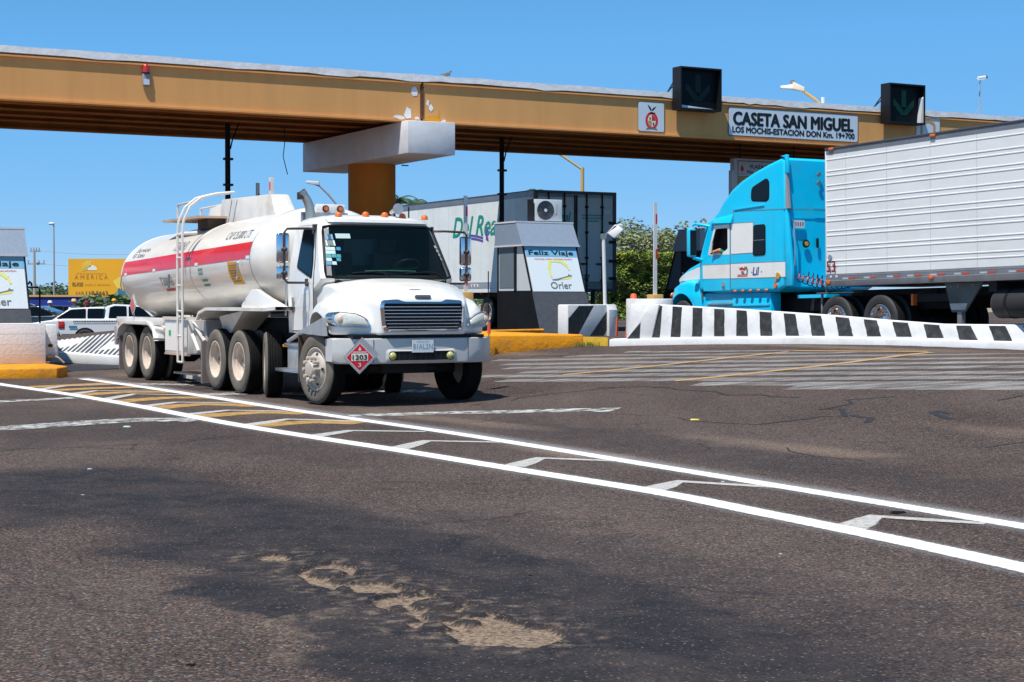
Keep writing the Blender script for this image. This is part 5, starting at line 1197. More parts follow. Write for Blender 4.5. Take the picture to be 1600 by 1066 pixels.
# printed emblem and lettering on the near stripe
def bdec(nm, poly, m, off=.006): return MB().poly([Vector((a, W + off, b)) for a, b in poly]).build(nm, M(m), bt)
bdec('emblem', [(4.55, 1.72), (4.50, 1.66), (4.42, 1.69), (4.34, 1.66), (4.30, 1.70), (4.26, 1.64), (4.30, 1.60), (4.40, 1.62), (4.48, 1.61)], 'ink_red'); bdec('emblem', [(4.34, 1.66), (4.24, 1.70), (4.19, 1.62), (4.20, 1.53), (4.30, 1.50), (4.24, 1.55), (4.24, 1.62), (4.30, 1.64)], 'ink_grey', .007)
bdec('emblem', [(4.42, 1.60), (4.36, 1.60), (4.31, 1.54), (4.38, 1.52), (4.44, 1.56)], 'ink_grey', .007)
for k in range(2): bdec('small_print', [(4.58, 1.475 + .03 * k), (4.58 - .02, 1.495 + .03 * k), (4.22, 1.495 + .03 * k), (4.20, 1.475 + .03 * k)], 'ink_red')
text('lettering', 'Lil', (4.02, W + .004, 1.50), (-1, 0, 0), (0, 0, 1), .22, .17, M('ink_blue'), bt, bold=.06, shear=.2)
for q in (4.08, 3.74): bdec('star_mark', [(q, 1.56), (q - .03, 1.58), (q - .05, 1.56), (q - .03, 1.54)], 'ink_blue')
for s in (1, -1):      # rivet line and panel joints of the sleeper
    mb = MB()
    for k in range(22): mb.cyl((3.30, s * W, 1.30 + k * .072), (3.30, s * (W + .005), 1.30 + k * .072), .008, seg=6)
    mb.build('rivet_line', M('booth_blue'), bt, kind='stuff')
    bside('hood_seam', [(5.955, 1.0), (5.955, 1.98), (5.97, 1.98), (5.97, 1.0)], M('ink_grey'), -.2, s=s)
# back wall details
xb = 2.856
for y, z in ((.36, 3.60), (.36, 3.42)): MB().cyl((xb - .03, y, z), (xb, y, z), .05, seg=14).build('air_fitting', M('booth_blue'), bt)
bp2 = MB().box(xb - .02, xb, .76, 1.04, 2.46, 2.62).build('rear_plate', M('sign_pale'), bt); 
for k in range(4): MB().box(xb - .023, xb - .0201, .79 + k * .062, .82 + k * .062, 2.50, 2.58).build('plate_character', M('ink_red' if k % 2 else 'ink_grey'), bp2)
MB().cyl((xb - .03, .72, 2.13), (xb, .72, 2.13), .085, seg=18).build('cab_vent', M('black'), bt); MB().cyl((xb - .04, .72, 2.13), (xb - .03, .72, 2.13), .05, seg=18).build('vent_cap', M('ink_gold'), bt)
MB().box(xb - .02, xb, .38, .44, 2.05, 2.25).build('handle_slot', M('black'), bt); MB().box(xb - .01, xb, -.9, W - .04, 2.84, 2.855).build('panel_seam', M('booth_blue'), bt); MB().box(xb - .02, xb, .1, .50, 2.862, 2.875).build('chrome_strip', M('chrome'), bt)
# front: windscreen, visor, hood, fenders
mb = MB(); mb.hexa([(5.735, -1.05, 2.58), (6.045, -1.0, 1.99), (6.045, 1.0, 1.99), (5.735, 1.05, 2.58)], [(5.75, -1.05, 2.585), (6.06, -1.0, 1.995), (6.06, 1.0, 1.995), (5.75, 1.05, 2.585)]); mb.build('windshield', M('glass_cab'), bt)
mb = MB(); mb.prism([(5.60, 2.66), (5.78, 2.58), (5.86, 2.50), (5.84, 2.60), (5.70, 2.76)], 'y', -1.18, 1.18); mb.build('sun_visor', M('blue_paint'), bt, bevel=.02)
hd = MB()
def hs2(x, w, zt, zb): 
    pts = [Vector((x, -w, zb)), Vector((x, w, zb))]
    for i in range(11): t = 1 - 2 * i / 10; pts.append(Vector((x, w * t, zt - .10 * abs(t) ** 3)))
    return pts
hd.loft([hs2(5.95, .99, 2.02, 1.0), hs2(6.4, .98, 1.93, 1.0), hs2(6.8, .96, 1.82, 1.0), hs2(7.1, .92, 1.70, .9), hs2(7.28, .88, 1.58, .9), hs2(7.38, .82, 1.42, .9), hs2(7.52, .7, 1.05, .6)])
for s in (1, -1):
    def f2(x, yo, zt, zb): return [Vector((x, s * a, b)) for a, b in ((.5, zb), (yo, zb), (yo, zb + (zt - zb) * .6), (yo - .06, zt - .04), (yo - .22, zt), (.5, zt + .02))]
    hd.loft([f2(5.98, 1.20, 1.30, .62), f2(6.2, 1.22, 1.40, .62), f2(6.5, 1.22, 1.45, .62), f2(6.9, 1.20, 1.42, .62), f2(7.2, 1.14, 1.34, .62), f2(7.4, 1.0, 1.24, .62), f2(7.5, .8, 1.12, .62)])
hd.loft([[Vector((7.1, y, z)) for y, z in ((-1.0, .45), (1.0, .45), (1.0, .9), (-1.0, .9))], [Vector((7.55, y, z)) for y, z in ((-.9, .45), (.9, .45), (.9, .85), (-.9, .85))]])
cut = MB()
for s in (1, -1): cut.prism([(6.78 + .60 * math.cos(R(a)), .56 + .60 * math.sin(R(a))) for a in range(-10, 191, 10)] + [(6.1, .1), (7.4, .1)], 'y', s * .6, s * 1.5)
hm = meld(hd, .03, 7, cut); finish(hm, 'hood', M('blue_paint'), bt, 50)
# white flash on the hood side
for s in (1, -1):
    mb = MB(); rows = []
    for x, z0, z1, y in ((5.95, 1.47, 1.80, .992), (6.4, 1.47, 1.74, .980), (6.8, 1.46, 1.66, .958), (7.1, 1.45, 1.58, .918), (7.27, 1.44, 1.50, .88)):
        rows.append([Vector((x, s * (y + .012), z0)), Vector((x, s * (y + .012), z1))])
    mb.loft(rows, caps=False, closed=False); mb.build('hood_flash', M('white_paint'), bt, smooth=60)
    # mirrors: tall blue housing on arms
    mb = MB(); mb.tube([(5.66, s * 1.15, 2.64), (5.92, s * 1.40, 2.70), (5.98, s * 1.42, 2.66)], .03, 8); mb.tube([(5.9, s * 1.1, 1.86), (5.97, s * 1.42, 1.95)], .04, 8); mb.build('mirror_arm', M('blue_paint'), bt, smooth=50)
    MB().box(5.93, 6.06, s * 1.34, s * 1.54, 1.96, 2.60).build('mirror_housing', M('blue_paint'), bt, bevel=.04, bseg=3); MB().box(5.915, 5.93, s * 1.36, s * 1.52, 2.0, 2.56).build('mirror_glass', M('black'), bt)
    MB().box(5.90, 5.98, s * (W - .16), s * (W - .10), 1.38, 1.80).build('air_intake_grille', M('black'), bt, bevel=.015)
    MB().ball((7.46, s * .93, 1.13), .07, (.6, 1.3, 1)).build('front_signal', M('amber'), bt, smooth=50)
MB().cyl((7.28, .7, 1.56), (7.42, .7, 1.66), .012, seg=6).build('hood_ornament', M('chrome'), bt)
mb = MB(); mb.tube([(5.98, W - .02, 1.08), (6.06, W + .0, .98)], .02, 6)
# air hoses
def coil(path_a, path_b, turns, r, rad, m, nm):
    a, b = Vector(path_a), Vector(path_b); pts = []
    d = (b - a); x, y = frame(d); N_ = turns * 10
    for i in range(N_ + 1):
        t = i / N_; p = a + d * t - Vector((0, 0, .10 * math.sin(math.pi * t))); an = 2 * math.pi * turns * t; pts.append(p + x * (r * math.cos(an)) + y * (r * math.sin(an)))
    MB().tube(pts, rad, 5).build(nm, M(m), bt, smooth=60)
coil((2.84, .98, 1.46), (1.62, .60, 1.34), 12, .055, .012, 'hose_red', 'air_hose'); coil((2.84, .90, 1.40), (1.62, .5, 1.26), 11, .075, .012, 'hose_black', 'air_hose'); coil((2.84, .75, 1.5), (1.62, .3, 1.42), 12, .06, .010, 'hose_black', 'air_hose')
MB().tube([(2.7, .5, 1.4), (2.3, .55, 1.0), (2.1, .5, .7)], .02, 6).build('hanging_hose', M('hose_black'), bt)
MB().box(1.9, 2.85, -1.0, .95, .98, 1.05).build('deck_plate', M('blue_paint'), bt)
mb = MB(); mb.box(.75, 1.9, .98, 1.22, 1.06, 1.075); mb.tube([(1.86, 1.1, 1.06), (1.86, 1.1, .5)], .03, 6); mb.build('quarter_fender', M('steel_grey'), bt)
# --- trailer box
T0, T1 = 1.53, -14.6; ZL, ZH = 1.19, 3.99
bx = MB(); bx.box(T1, T0, -1.28, 1.262, 1.44, 3.86); tb = bx.build('trailer_box', M('trailer_white'), bt)
MB().box(T1 - .01, T0 + .01, -1.27, 1.27, 3.86, 3.94).build('top_rail', M('trailer_rail'), bt); MB().box(T1 - .01, T0 + .01, -1.285, 1.285, 3.94, 3.99).build('roof_edge', M('dark_rail'), bt, bevel=.015)
MB().box(T1, T0 + .01, -1.275, 1.275, ZL, 1.435).build('bottom_rail', M('trailer_rail'), bt, bevel=.006); MB().box(T1, T0 + .012, -1.278, 1.278, 1.30, 1.315).box(T1, T0 + .012, -1.279, 1.279, 1.40, 1.41).build('rail_groove', M('pole_grey'), bt)
MB().box(T0 - .03, T0 + .012, 1.20, 1.272, 1.2, 3.95).build('corner_post', M('trailer_white'), bt, bevel=.01)
# long horizontal ribs, in pairs, as folded sheet
for zc in (3.75, 3.52, 3.43, 3.23, 3.14, 2.92, 2.82, 2.62, 2.51, 2.31, 2.22, 2.0, 1.92, 1.71, 1.61):
    mb = MB(); mb.prism([(1.261, zc - .016), (1.270, zc - .010), (1.270, zc + .006), (1.261, zc + .014)], 'x', T1, T0 - .03); mb.build('side_rib', M('trailer_white'), tb)
for k in range(12):
    x = T0 - .62 - k * 1.2; MB().box(x - .006, x + .006, 1.2615, 1.2645, 1.45, 3.85).build('panel_seam', M('pole_grey') if False else mat('seam_grey', (.50, .53, .56), .5), tb)
text('fleet_number', '53', (T0 - .05, 1.268, 1.475), (-1, 0, 0), (0, 0, 1), .26, .23, mat('maroon', (.22, .03, .04), .5), tb, lift=.022, bold=.05)
MB().cyl((T0 - .14, 1.26, 1.78), (T0 - .14, 1.29, 1.78), .055, seg=16).build('round_badge', M('booth_grey'), tb)
for a, z, w_ in ((.13, 1.39, .06), (.30, 1.39, .07)): MB().box(T0 - a - w_, T0 - a, 1.276, 1.281, z - .02, z + .02).build('white_sticker', M('sign_pale'), tb)
rl = [(.72, .17), (1.36, .15), (2.03, .17), (2.60, .18), (3.22, .17), (3.85, .18), (4.5, .17), (5.2, .18)]
for a, w_ in rl:
    MB().box(T0 - a - w_, T0 - a, 1.277, 1.282, 1.325, 1.36).build('red_reflector', M('amber') if False else mat('reflector_red', (.55, .07, .03), .4), tb)
    MB().box(T0 - a + .03, T0 - a + .20, 1.277, 1.281, 1.325, 1.36).build('silver_reflector', M('pole_grey') if False else mat('reflector_silver', (.45, .5, .53), .35), tb)
for a, z in ((.04, 1.28), (3.0, 1.30)): MB().box(T0 - a - .11, T0 - a + .0, 1.276, 1.31, z - .04, z + .04).build('side_lamp', M('amber'), tb, bevel=.012)
for a, z in ((.14, 3.955), (3.05, 3.93), (7, 3.93)): MB().box(T0 - a - .13, T0 - a, 1.27, 1.31, z - .025, z + .03).build('top_lamp', M('amber'), tb, bevel=.01)
# landing gear, tank under the floor
for s in (1, -1):
    mb = MB(); pr = [(-1.62, 1.18), (-2.60, 1.18), (-2.14, .64), (-1.80, .64)]; mb.prism(pr, 'y', s * 1.0, s * 1.04); q = mb.build('landing_gear_bracket', mat('bracket', (.10, .12, .12), .6, var=.3), bt)
    MB().prism([(-1.79, .68), (-2.15, .68), (-2.21, .80), (-1.75, .80)], 'y', s * 1.042, s * 1.046).build('bracket_dust', M('alu'), q)
    for x in (-1.78, -1.98, -2.35): MB().cyl((x, s * 1.03, 1.12), (x, s * 1.046, 1.12), .03, seg=10).build('bracket_hole', M('booth_blue'), q)
    mb = MB(); mb.box(-2.03, -1.92, s * .92, s * 1.02, .30, 1.1); mb.build('landing_leg', M('steel_grey'), bt); MB().box(-2.12, -1.82, s * .85, s * 1.1, .26, .30).build('sand_shoe', M('steel_grey'), bt)
    MB().cyl((-3.0, s * .98, .78), (-4.7, s * .98, .78), .265, seg=28).build('fuel_tank', M('black_matt'), bt, smooth=35)
    MB().cyl((-2.985, s * .98, .78), (-3.0, s * .98, .78), .255, seg=28).build('tank_end', M('steel_grey'), bt); MB().cyl((-2.97, s * .98, .78), (-2.985, s * .98, .78), .07, seg=16).build('tank_boss', M('alu'), bt)
    for x in (-3.3, -4.3): MB().cyl((x, s * .98, .78), (x - .06, s * .98, .78), .272, seg=28).build('tank_strap', M('black'), bt, smooth=35)
MB().box(-.72, -.66, .9, 1.0, .78, 1.0).build('rear_cab_lamp', M('amber'), bt)
mb = MB(); mb.box(-1.6, -.7, -.9, .9, .85, 1.0); mb.box(-3.0, -2.8, -1.1, 1.1, 1.0, 1.18); mb.box(-4.8, -4.6, -1.1, 1.1, 1.0, 1.18); mb.build('cross_member', M('black_matt'), bt)
# driver's arm on the sill
def person_skin(name, joints, bones, mat_, parent, sub=2, root=0):
    me = bpy.data.meshes.new(name); me.from_pydata([j[0] for j in joints], bones, []); o = bpy.data.objects.new('t', me); C.objects.link(o)
    sk = o.modifiers.new('s', 'SKIN'); sk.use_smooth_shade = True
    if sub: ss = o.modifiers.new('u', 'SUBSURF'); ss.levels = sub; ss.render_levels = sub
    if not me.skin_vertices: 
        bm = bmesh.new(); bm.from_mesh(me); bm.verts.layers.skin.verify(); bm.to_mesh(me); bm.free()
    for i, v in enumerate(me.skin_vertices[0].data):
        r = joints[i][1]; v.radius = (r, r) if not isinstance(r, tuple) else r; v.use_root = (i == root)
    dg = bpy.context.evaluated_depsgraph_get(); dg.update(); res = bpy.data.meshes.new_from_object(o.evaluated_get(dg)); bpy.data.objects.remove(o)
    res.materials.clear(); res.materials.append(mat_); res.shade_smooth(); return link(name, res, parent)
Rb = bt.rotation_euler.to_matrix(); W2 = lambda p: BO + Rb @ Vector(p)
dv = thing('person', 'driver in a green shirt resting an arm on the blue truck window sill', 'person', W2((5.05, .55, 1.35)), BR)
# seated body inside the cab: pelvis, spine, neck, head, arms
J = [((0, 0, .10), .15), ((0, 0, .35), .15), ((0, 0, .60), .17), ((0, 0, .72), .075), ((.02, 0, .90), .105), ((.0, .22, .62), .07), ((.02, .50, .50), .055), ((.12, .70, .735), .05), ((.0, -.22, .62), .07), ((.15, -.30, .40), .055), ((.42, -.15, .48), .045), ((.45, .12, .08), .09), ((.45, -.12, .08), .09)]
Bn = [(0, 1), (1, 2), (2, 3), (3, 4), (2, 5), (5, 6), (6, 7), (2, 8), (8, 9), (9, 10), (0, 11), (0, 12)]
person_skin('shirt_and_body', [(Vector(p), r) for p, r in J], Bn, M('cloth_green'), dv)
MB().ball((.03, 0, .93), .105, (1.05, .82, 1.2)).build('head', M('skin'), dv, smooth=60); MB().ball((-.01, 0, .97), .11, (1, .88, 1.05)).build('hair', M('ink'), dv, smooth=60)
person_skin('forearm', [(Vector((.10, .70, .735)), .048), (Vector((.19, .715, .725)), .042), (Vector((.27, .72, .712)), .033), (Vector((.33, .72, .70)), .042), (Vector((.37, .72, .69)), .038)], [(0, 1), (1, 2), (2, 3), (3, 4)], M('skin'), dv)
for k in range(4): person_skin('finger', [(Vector((.355, .700 + .018 * k, .695)), .011), (Vector((.395, .700 + .019 * k, .688 - .004 * k)), .010), (Vector((.415, .705 + .018 * k, .662)), .009), (Vector((.405, .705 + .018 * k, .640)), .008)], [(0, 1), (1, 2), (2, 3)], M('skin'), dv, 1)
person_skin('thumb', [(Vector((.33, .690, .71)), .013), (Vector((.36, .672, .715)), .012), (Vector((.39, .668, .705)), .009)], [(0, 1), (1, 2)], M('skin'), dv, 1)

# ================================================================== BOX TRAILER IN THE SHADE OF THE GANTRY (x forward = away, y = side seen)
do = at(835, 400, 52.5); DO = Vector((do.x, do.y, 0)) + Vector((math.cos(TH), math.sin(TH), 0)) * 1.48; DO.z = .60
DR = math.atan2(math.cos(TH), -math.sin(TH))
dt = thing('box_trailer', 'white box trailer with green script lettering and closed rear doors under the gantry', 'trailer', DO, DR, tilt=-.0)
TL = 15.5; ZB_, ZT_ = 1.16, 4.32
b1 = MB().box(.06, TL, -1.46, 1.465, ZB_ + .34, ZT_ - .20).build('side_panels', M('trailer_side'), dt)
MB().box(.0, TL, -1.48, 1.48, ZT_ - .20, ZT_ - .03).build('top_rail', M('trailer_rail'), dt); MB().box(.0, TL + .02, -1.49, 1.49, ZT_ - .03, ZT_).build('roof_edge', M('dark_rail'), dt)
MB().box(.0, TL, -1.475, 1.475, ZB_ + .13, ZB_ + .34).build('bottom_rail', M('alu'), dt); MB().box(.0, TL, -1.47, 1.47, ZB_, ZB_ + .125).build('lower_skirt', M('trailer_side'), dt)
for k in range(1, 13): MB().box(k * 1.2 - .004, k * 1.2 + .004, 1.4652, 1.468, ZB_ + .36, ZT_ - .22).build('panel_seam', M('seam_grey'), b1)
for x in (2.0, 3.9, 5.75, 8.2):
    for q in (0, .22): MB().box(x + q, x + q + .09, 1.476, 1.481, ZB_ + .20, ZB_ + .27).build('red_reflector', M('reflector_red'), dt)
    MB().box(x - .12, x + .40, 1.4755, 1.4765, ZB_ + .19, ZB_ + .28).build('reflector_base', M('trailer_side'), dt)
# rear frame, doors, lock rods, hinges
mb = MB(); mb.box(-.02, .06, -1.49, -1.37, ZB_, ZT_); mb.box(-.02, .06, 1.37, 1.49, ZB_, ZT_); mb.box(-.02, .06, -1.37, 1.37, ZT_ - .10, ZT_); mb.box(-.02, .06, -1.37, 1.37, ZB_, ZB_ + .12); mb.build('rear_frame', M('dark_rail'), dt)
for y0, y1 in ((-1.365, -.012), (.012, 1.365)):
    dd = MB().box(.0, .055, y0, y1, ZB_ + .125, ZT_ - .105).build('rear_door', M('trailer_door'), dt)
    for f in (.30, .72):
        y = y0 + (y1 - y0) * f; MB().cyl((-.035, y, ZB_ + .05), (-.035, y, ZT_ - .06), .024, seg=10).build('lock_rod', M('black'), dd, smooth=40)
        for z in (1.5, 2.2, 3.0, 3.8): MB().box(-.05, .0, y - .05, y + .05, z, z + .07).build('rod_clamp', M('black'), dd)
        MB().box(-.07, -.03, y - .02, y + .22, 2.02, 2.07).build('lock_handle', M('black'), dd)
    MB().box(-.012, -.001, y0 + (0 if y0 > 0 else 1.30), y0 + (.05 if y0 > 0 else 1.353), ZB_ + .13, ZT_ - .12).build('door_seal', M('black'), dd)
for z in (1.55, 2.1, 2.7, 3.3):
    for s in (-1, 1): MB().box(-.06, .02, s * 1.22, s * 1.46, z, z + .09).build('hinge', M('black'), dt)
for z in (3.62,): MB().box(-.04, -.0, -1.26, -1.02, z, z + .12).build('door_catch', M('pole_white'), dt)
text('lettering', 'Del Real', (5.66, 1.467, 3.02), (-1, 0, 0), (0, 0, 1), 3.45, .66, M('ink_green'), b1, bold=.05, shear=.32, lift=.004)
def ddec(nm, poly, m, off): return MB().poly([Vector((a, 1.467 + off, b)) for a, b in poly]).build(nm, M(m), b1)
def band(z, th, nm, m, off):
    top = [(4.50 - 1.05 * t, z - .13 * t + .02 * math.sin(3 * t)) for t in [i / 8 for i in range(9)]]
    ddec(nm, top + [(a, b - th) for a, b in top[::-1]], m, off)
band(3.10, .07, 'purple_swoosh', 'ink_purple', .006); band(3.00, .07, 'purple_swoosh', 'ink_purple', .006)
ddec('purple_swoosh', [(3.25, 2.98), (3.25, 2.88), (3.05, 2.82), (3.16, 3.10), (3.02, 3.14), (3.30, 3.28), (3.22, 3.12), (3.30, 3.05)], 'ink_purple', .008)
text('door_lettering', 'Del Real', (-.001, 1.25, 3.36), (0, -1, 0), (0, 0, 1), 1.07, .30, M('ink_green'), dt, bold=.05, shear=.3, lift=.003)
rp_ = random.Random(8)
for k, w_ in ((0, .78), (1, .80), (2, .45)):      # print too small to read in the photograph
    mb = MB(); y = -.22 - (.80 - w_) / 2; ye = y - w_
    while y > ye:
        q = rp_.uniform(.025, .055); z = 3.55 - .09 * k; mb.add([(-.004, y, z), (-.004, y - q * .7, z), (-.004, y - q * .7, z + .05), (-.004, y, z + .05)], [(0, 1, 2, 3)]); y -= q
    mb.build('small_print', M('ink_green'), dt)
text('unit_number', '27', (-.001, -.28, 1.56), (0, -1, 0), (0, 0, 1), .24, .15, M('ink'), dt, bold=.06, lift=.003)
for s in (1, -1):
    for x in (2.2, 3.45): wheel(dt, x, s * 1.34, .51, s, 'dual_dark')
    MB().box(1.45, 1.49, s * .7, s * 1.25, .15, .95).build('mud_flap', M('flap_brown'), dt)
    MB().box(12.2, 12.3, s * 1.0, s * 1.1, .1, 1.3).build('landing_leg', M('steel_grey'), dt)
mb = MB(); mb.box(.1, TL, -.5, .5, .95, 1.2); mb.cyl((2.2, -1, .5), (2.2, 1, .5), .08); mb.cyl((3.45, -1, .5), (3.45, 1, .5), .08); mb.box(-.02, .10, -1.0, 1.0, .5, .62); mb.box(-.02, .08, -.7, -.6, .5, 1.24); mb.box(-.02, .08, .6, .7, .5, 1.24); mb.build('chassis', M('black_matt'), dt)
MB().box(3.9, 4.0, .9, 1.3, 1.1, 1.24).build('red_side_lamp', M('reflector_red'), dt)
mat('booth_roof_dark', (.30, .33, .37), .5); mat('top_band_blue', (.17, .42, .60), .5); mat('pink', (.72, .22, .22), .5); mat('brush_yellow', (.72, .72, .20), .5)
# ================================================================== TOLL BOOTHS (x across, y away, z up; origin on the island at the foot)
def booth(pos, rz, name, label, dark=False, advert=True):
    t = thing(name, label, 'toll booth', pos, rz, 'toll booths under the gantry')
    W_ = 1.62; c = dict(g='booth_roof_dark', p='booth_dark', k='booth_black', s='booth_dark') if dark else dict(g='booth_grey', p='booth_panel', k='booth_black', s='sign_pale')
    base = MB().prism([(-.44, 0), (1.89, 0), (1.89, 1.085), (.0, 1.085)], 'x', 0, W_).build('base', M('booth_black'), t)
    mb = MB()
    for k in range(27):       # ribbed steel plate on the front of the base
        x = .03 + k * .06; mb.hexa([(x, -.445, .005), (x + .03, -.445, .005), (x + .03, -.42, .005), (x, -.42, .005)], [(x, -.012, 1.07), (x + .03, -.012, 1.07), (x + .03, .01, 1.07), (x, .01, 1.07)])
    mb.build('ribbed_plate', M('booth_plate'), base)
    MB().hexa([(.01, -.442, .002), (W_ - .01, -.442, .002), (W_ - .01, -.40, .002), (.01, -.40, .002)], [(.01, -.004, 1.08), (W_ - .01, -.004, 1.08), (W_ - .01, .02, 1.08), (.01, .02, 1.08)]).build('front_plate', M('booth_plate'), base)
    bod = MB().prism([(.02, 1.086), (1.86, 1.086), (1.86, 2.32), (.52, 2.32)], 'x', .02, W_ - .02).build('body', M(c['p']), t)
    for x in (-.002, W_ - .028):
        MB().box(x, x + .03, .84, .96, 1.086, 2.32).build('post', M('black'), t); MB().box(x, x + .03, 1.83, 1.89, 1.086, 2.32).build('post', M('black'), t)
        MB().hexa([(x, -.005, 1.086), (x + .03, -.005, 1.086), (x + .03, .05, 1.086), (x, .05, 1.086)], [(x, .50, 2.32), (x + .03, .50, 2.32), (x + .03, .555, 2.32), (x, .555, 2.32)]).build('front_post', M('black'), t)
        MB().box(x, x + .03, .0, 1.89, 1.086, 1.12).build('sill', M('black'), t)
    MB().box(.008, .019, 1.0, 1.78, 1.2, 2.25).build('side_window', M('booth_blue') if not dark else M('black'), t); MB().box(W_ - .019, W_ - .008, 1.0, 1.78, 1.2, 2.25).build('side_window', M('booth_blue') if not dark else M('black'), t)
    rf = MB().prism([(.43, 2.30), (1.93, 2.30), (1.93, 2.91), (.78, 2.91)], 'x', -.05, W_ + .05).build('roof', M(c['g']), t)
    mb = MB(); mb.box(-.065, W_ + .065, .41, 1.95, 2.275, 2.31); mb.box(-.065, W_ + .065, .76, 1.95, 2.895, 2.935); mb.build('roof_trim', M(c['g']) if dark else M('pole_white'), rf)
    if advert:
        sl = Vector((0, .5, 1.2)).normalized(); O = Vector((.045, -.006, 1.10)); H_ = 1.27
        s_ = slab('advert_panel', [(0, 0), (W_ - .09, 0), (W_ - .09, H_), (0, H_)], O, (1, 0, 0), sl, .012, M('sign_pale'), t)
        dc = lambda nm, po, m, l=.003: decal(nm, po, O, (1, 0, 0), sl, M(m), s_, lift=l)
        dc('blue_top_band', [(0, .97), (W_ - .09, .97), (W_ - .09, H_), (0, H_)], 'top_band_blue')  # bluer band across the top of the panel
        tx = lambda st, x, z, w, h_, m, b=0: text('lettering', st, O + Vector((x, 0, 0)) + sl * z, (1, 0, 0), sl, w, h_, M(m), s_, bold=b, lift=.006)
        tx('Feliz Viaje', .09, .985, 1.32, .165, 'ink', .07); tx('MANEJE CON PRECAUCIÓN', .22, .885, 1.12, .055, 'pink', .04); tx('Orler', .55, .075, .62, .19, 'ink_grey', .03)
        br = [(.62, .40), (.60, .62), (.66, .85), (.85, .86), (1.02, .84), (1.14, .74), (1.20, .60)]; mb = MB()
        for i in range(len(br) - 1):
            a, b = Vector(br[i]), Vector(br[i + 1]); n_ = (b - a).normalized(); n_ = Vector((-n_.y, n_.x)) * (.035 + .01 * math.sin(i * 2.1))
            mb.add([O + Vector((q.x, 0, 0)) + sl * q.y + Vector((0, -.005 - .0007 * i, 0)) for q in (a + n_, b + n_, b - n_, a - n_)], [(0, 1, 2, 3)])
        mb.build('brush_mark', M('brush_yellow'), s_)
        dc('brush_mark', [(.70, .32), (.95, .33), (1.18, .36), (1.24, .42), (1.05, .40), (.8, .35)], 'brush_yellow', .004)
        dc('shovel_mark', [(.62, .34), (.80, .36), (1.12, .44), (1.15, .50), (1.19, .46), (1.25, .46), (1.22, .43), (1.0, .38), (.78, .31), (.64, .31)], 'ink_grey', .007)
    return t
pR = at(831, 456, 43.5); ztop = pR.z - 1.09; q = Vector((pR.x, pR.y, ztop))
bR = booth(q, TH, 'toll_booth', 'grey toll booth with the Feliz Viaje advert panel and an air conditioner on its roof')
pL = at(46, 483, 37.9); qL = Vector((pL.x, pL.y, 0)) - Vector((math.cos(TH), math.sin(TH), 0)) * 1.60; qL.z = pL.z - 1.09
bL = dup(bR, qL, TH, 'grey toll booth with advert panel cut off by the left edge of the photo')
pM = uv(14.9, 38.2, .12); bM = dup(bR, pM, TH, 'grey toll booth hidden behind the tanker truck')
RD = Matrix.Rotation(TH + math.pi, 3, 'Z'); qD = at(1050, 392, 52) - RD @ Vector((1.67, .43, 2.30))
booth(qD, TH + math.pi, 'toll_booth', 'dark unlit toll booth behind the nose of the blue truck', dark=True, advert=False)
# air conditioner on the roof
R3 = Matrix.Rotation(TH, 3, 'Z')
ac = thing('air_conditioner', 'white outdoor air conditioner unit with a round fan on the booth roof', 'air conditioner', q + R3 @ Vector((.66, 1.0, 2.935)), TH)
MB().box(0, .82, 0, .32, .03, .60).build('casing', M('booth_panel'), ac, bevel=.015); MB().box(-.07, -.045, .0, .3, .0, .6).build('side_frame', M('black'), ac)
MB().cyl((.30, -.001, .31), (.30, -.02, .31), .245, seg=36).build('fan_opening', M('ink_grey'), ac); mb = MB()
for rr_ in (.06, .10, .14, .18, .22, .245): mb.lathe([(rr_, -.022), (rr_ + .008, -.03), (rr_ + .008, -.02)], (.30, 0, .31), 'y', 28)
for k in range(12): a = k * .5236; mb.tube([(.30 + .04 * math.cos(a), -.028, .31 + .04 * math.sin(a)), (.30 + .245 * math.cos(a), -.028, .31 + .245 * math.sin(a))], .004, 4)
mb.build('fan_grille', M('black'), ac, kind='stuff'); MB().cyl((.30, -.02, .31), (.30, -.04, .31), .045, seg=18).build('fan_hub', M('sign_pale'), ac)
MB().box(.05, .15, .02, .3, 0, .03).box(.65, .75, .02, .3, 0, .03).build('foot', M('black'), ac)
for k in range(3): MB().box(.655, .665, -.003, -.0005, .30 + k * .07, .34 + k * .07).build('brand_mark', M('ink'), ac)
MB().box(.635, .66, -.003, -.0005, .18, .26).build('brand_mark', M('ink_red'), ac)
ac2 = dup(ac, qL + R3 @ Vector((.3, 1.05, 2.935)), TH, 'roof unit of the left booth, mostly outside the photo')
ac3 = ac2
# ------------------------------------------------------------------ islands, kerbs and blocks
def island(name, label, pf, depth, ztop, m, cat='kerb', hb=.05, kind=None):
    """raised island: pf = front corner points on the road (left to right), running back along the road"""
    back = Vector((-math.sin(TH), math.cos(TH), 0)) * depth
    F0 = [Vector((p.x, p.y, gz(p.x, p.y) - .05)) for p in pf]; B0 = [q_ + back for q_ in F0][::-1]
    ring = F0 + B0; mb = MB(); n = len(ring)
    top = [Vector((p.x, p.y, ztop)) for p in ring]
    mb.loft([ring, top]); o = mb.build(name, m, None, bevel=.035, bseg=3)
    o['label'] = label; o['category'] = cat; return o
A1, A2, A3 = G(700, 560), G(767, 554.5), G(912, 540.5)
island('traffic_island', 'tall weathered orange kerb of the traffic island before the advert booth', [A2 - Vector((math.cos(TH), math.sin(TH), 0)) * 1.2, A2, G(850, 546), A3], 5, .80, M('orange_kerb'))
z_i = q.z + .04
A4 = G(950, 541)
o = island('traffic_island', 'low bright yellow kerb between the orange island and the white kerb', [A3 + Vector((.03, .15, 0)), A4], .35, gz(A4.x, A4.y) + .17, M('yellow_kerb'))
mb = MB()
K1, K2, K3 = G(80 - 200, 588), G(98, 590.5), G(105.5, 588)
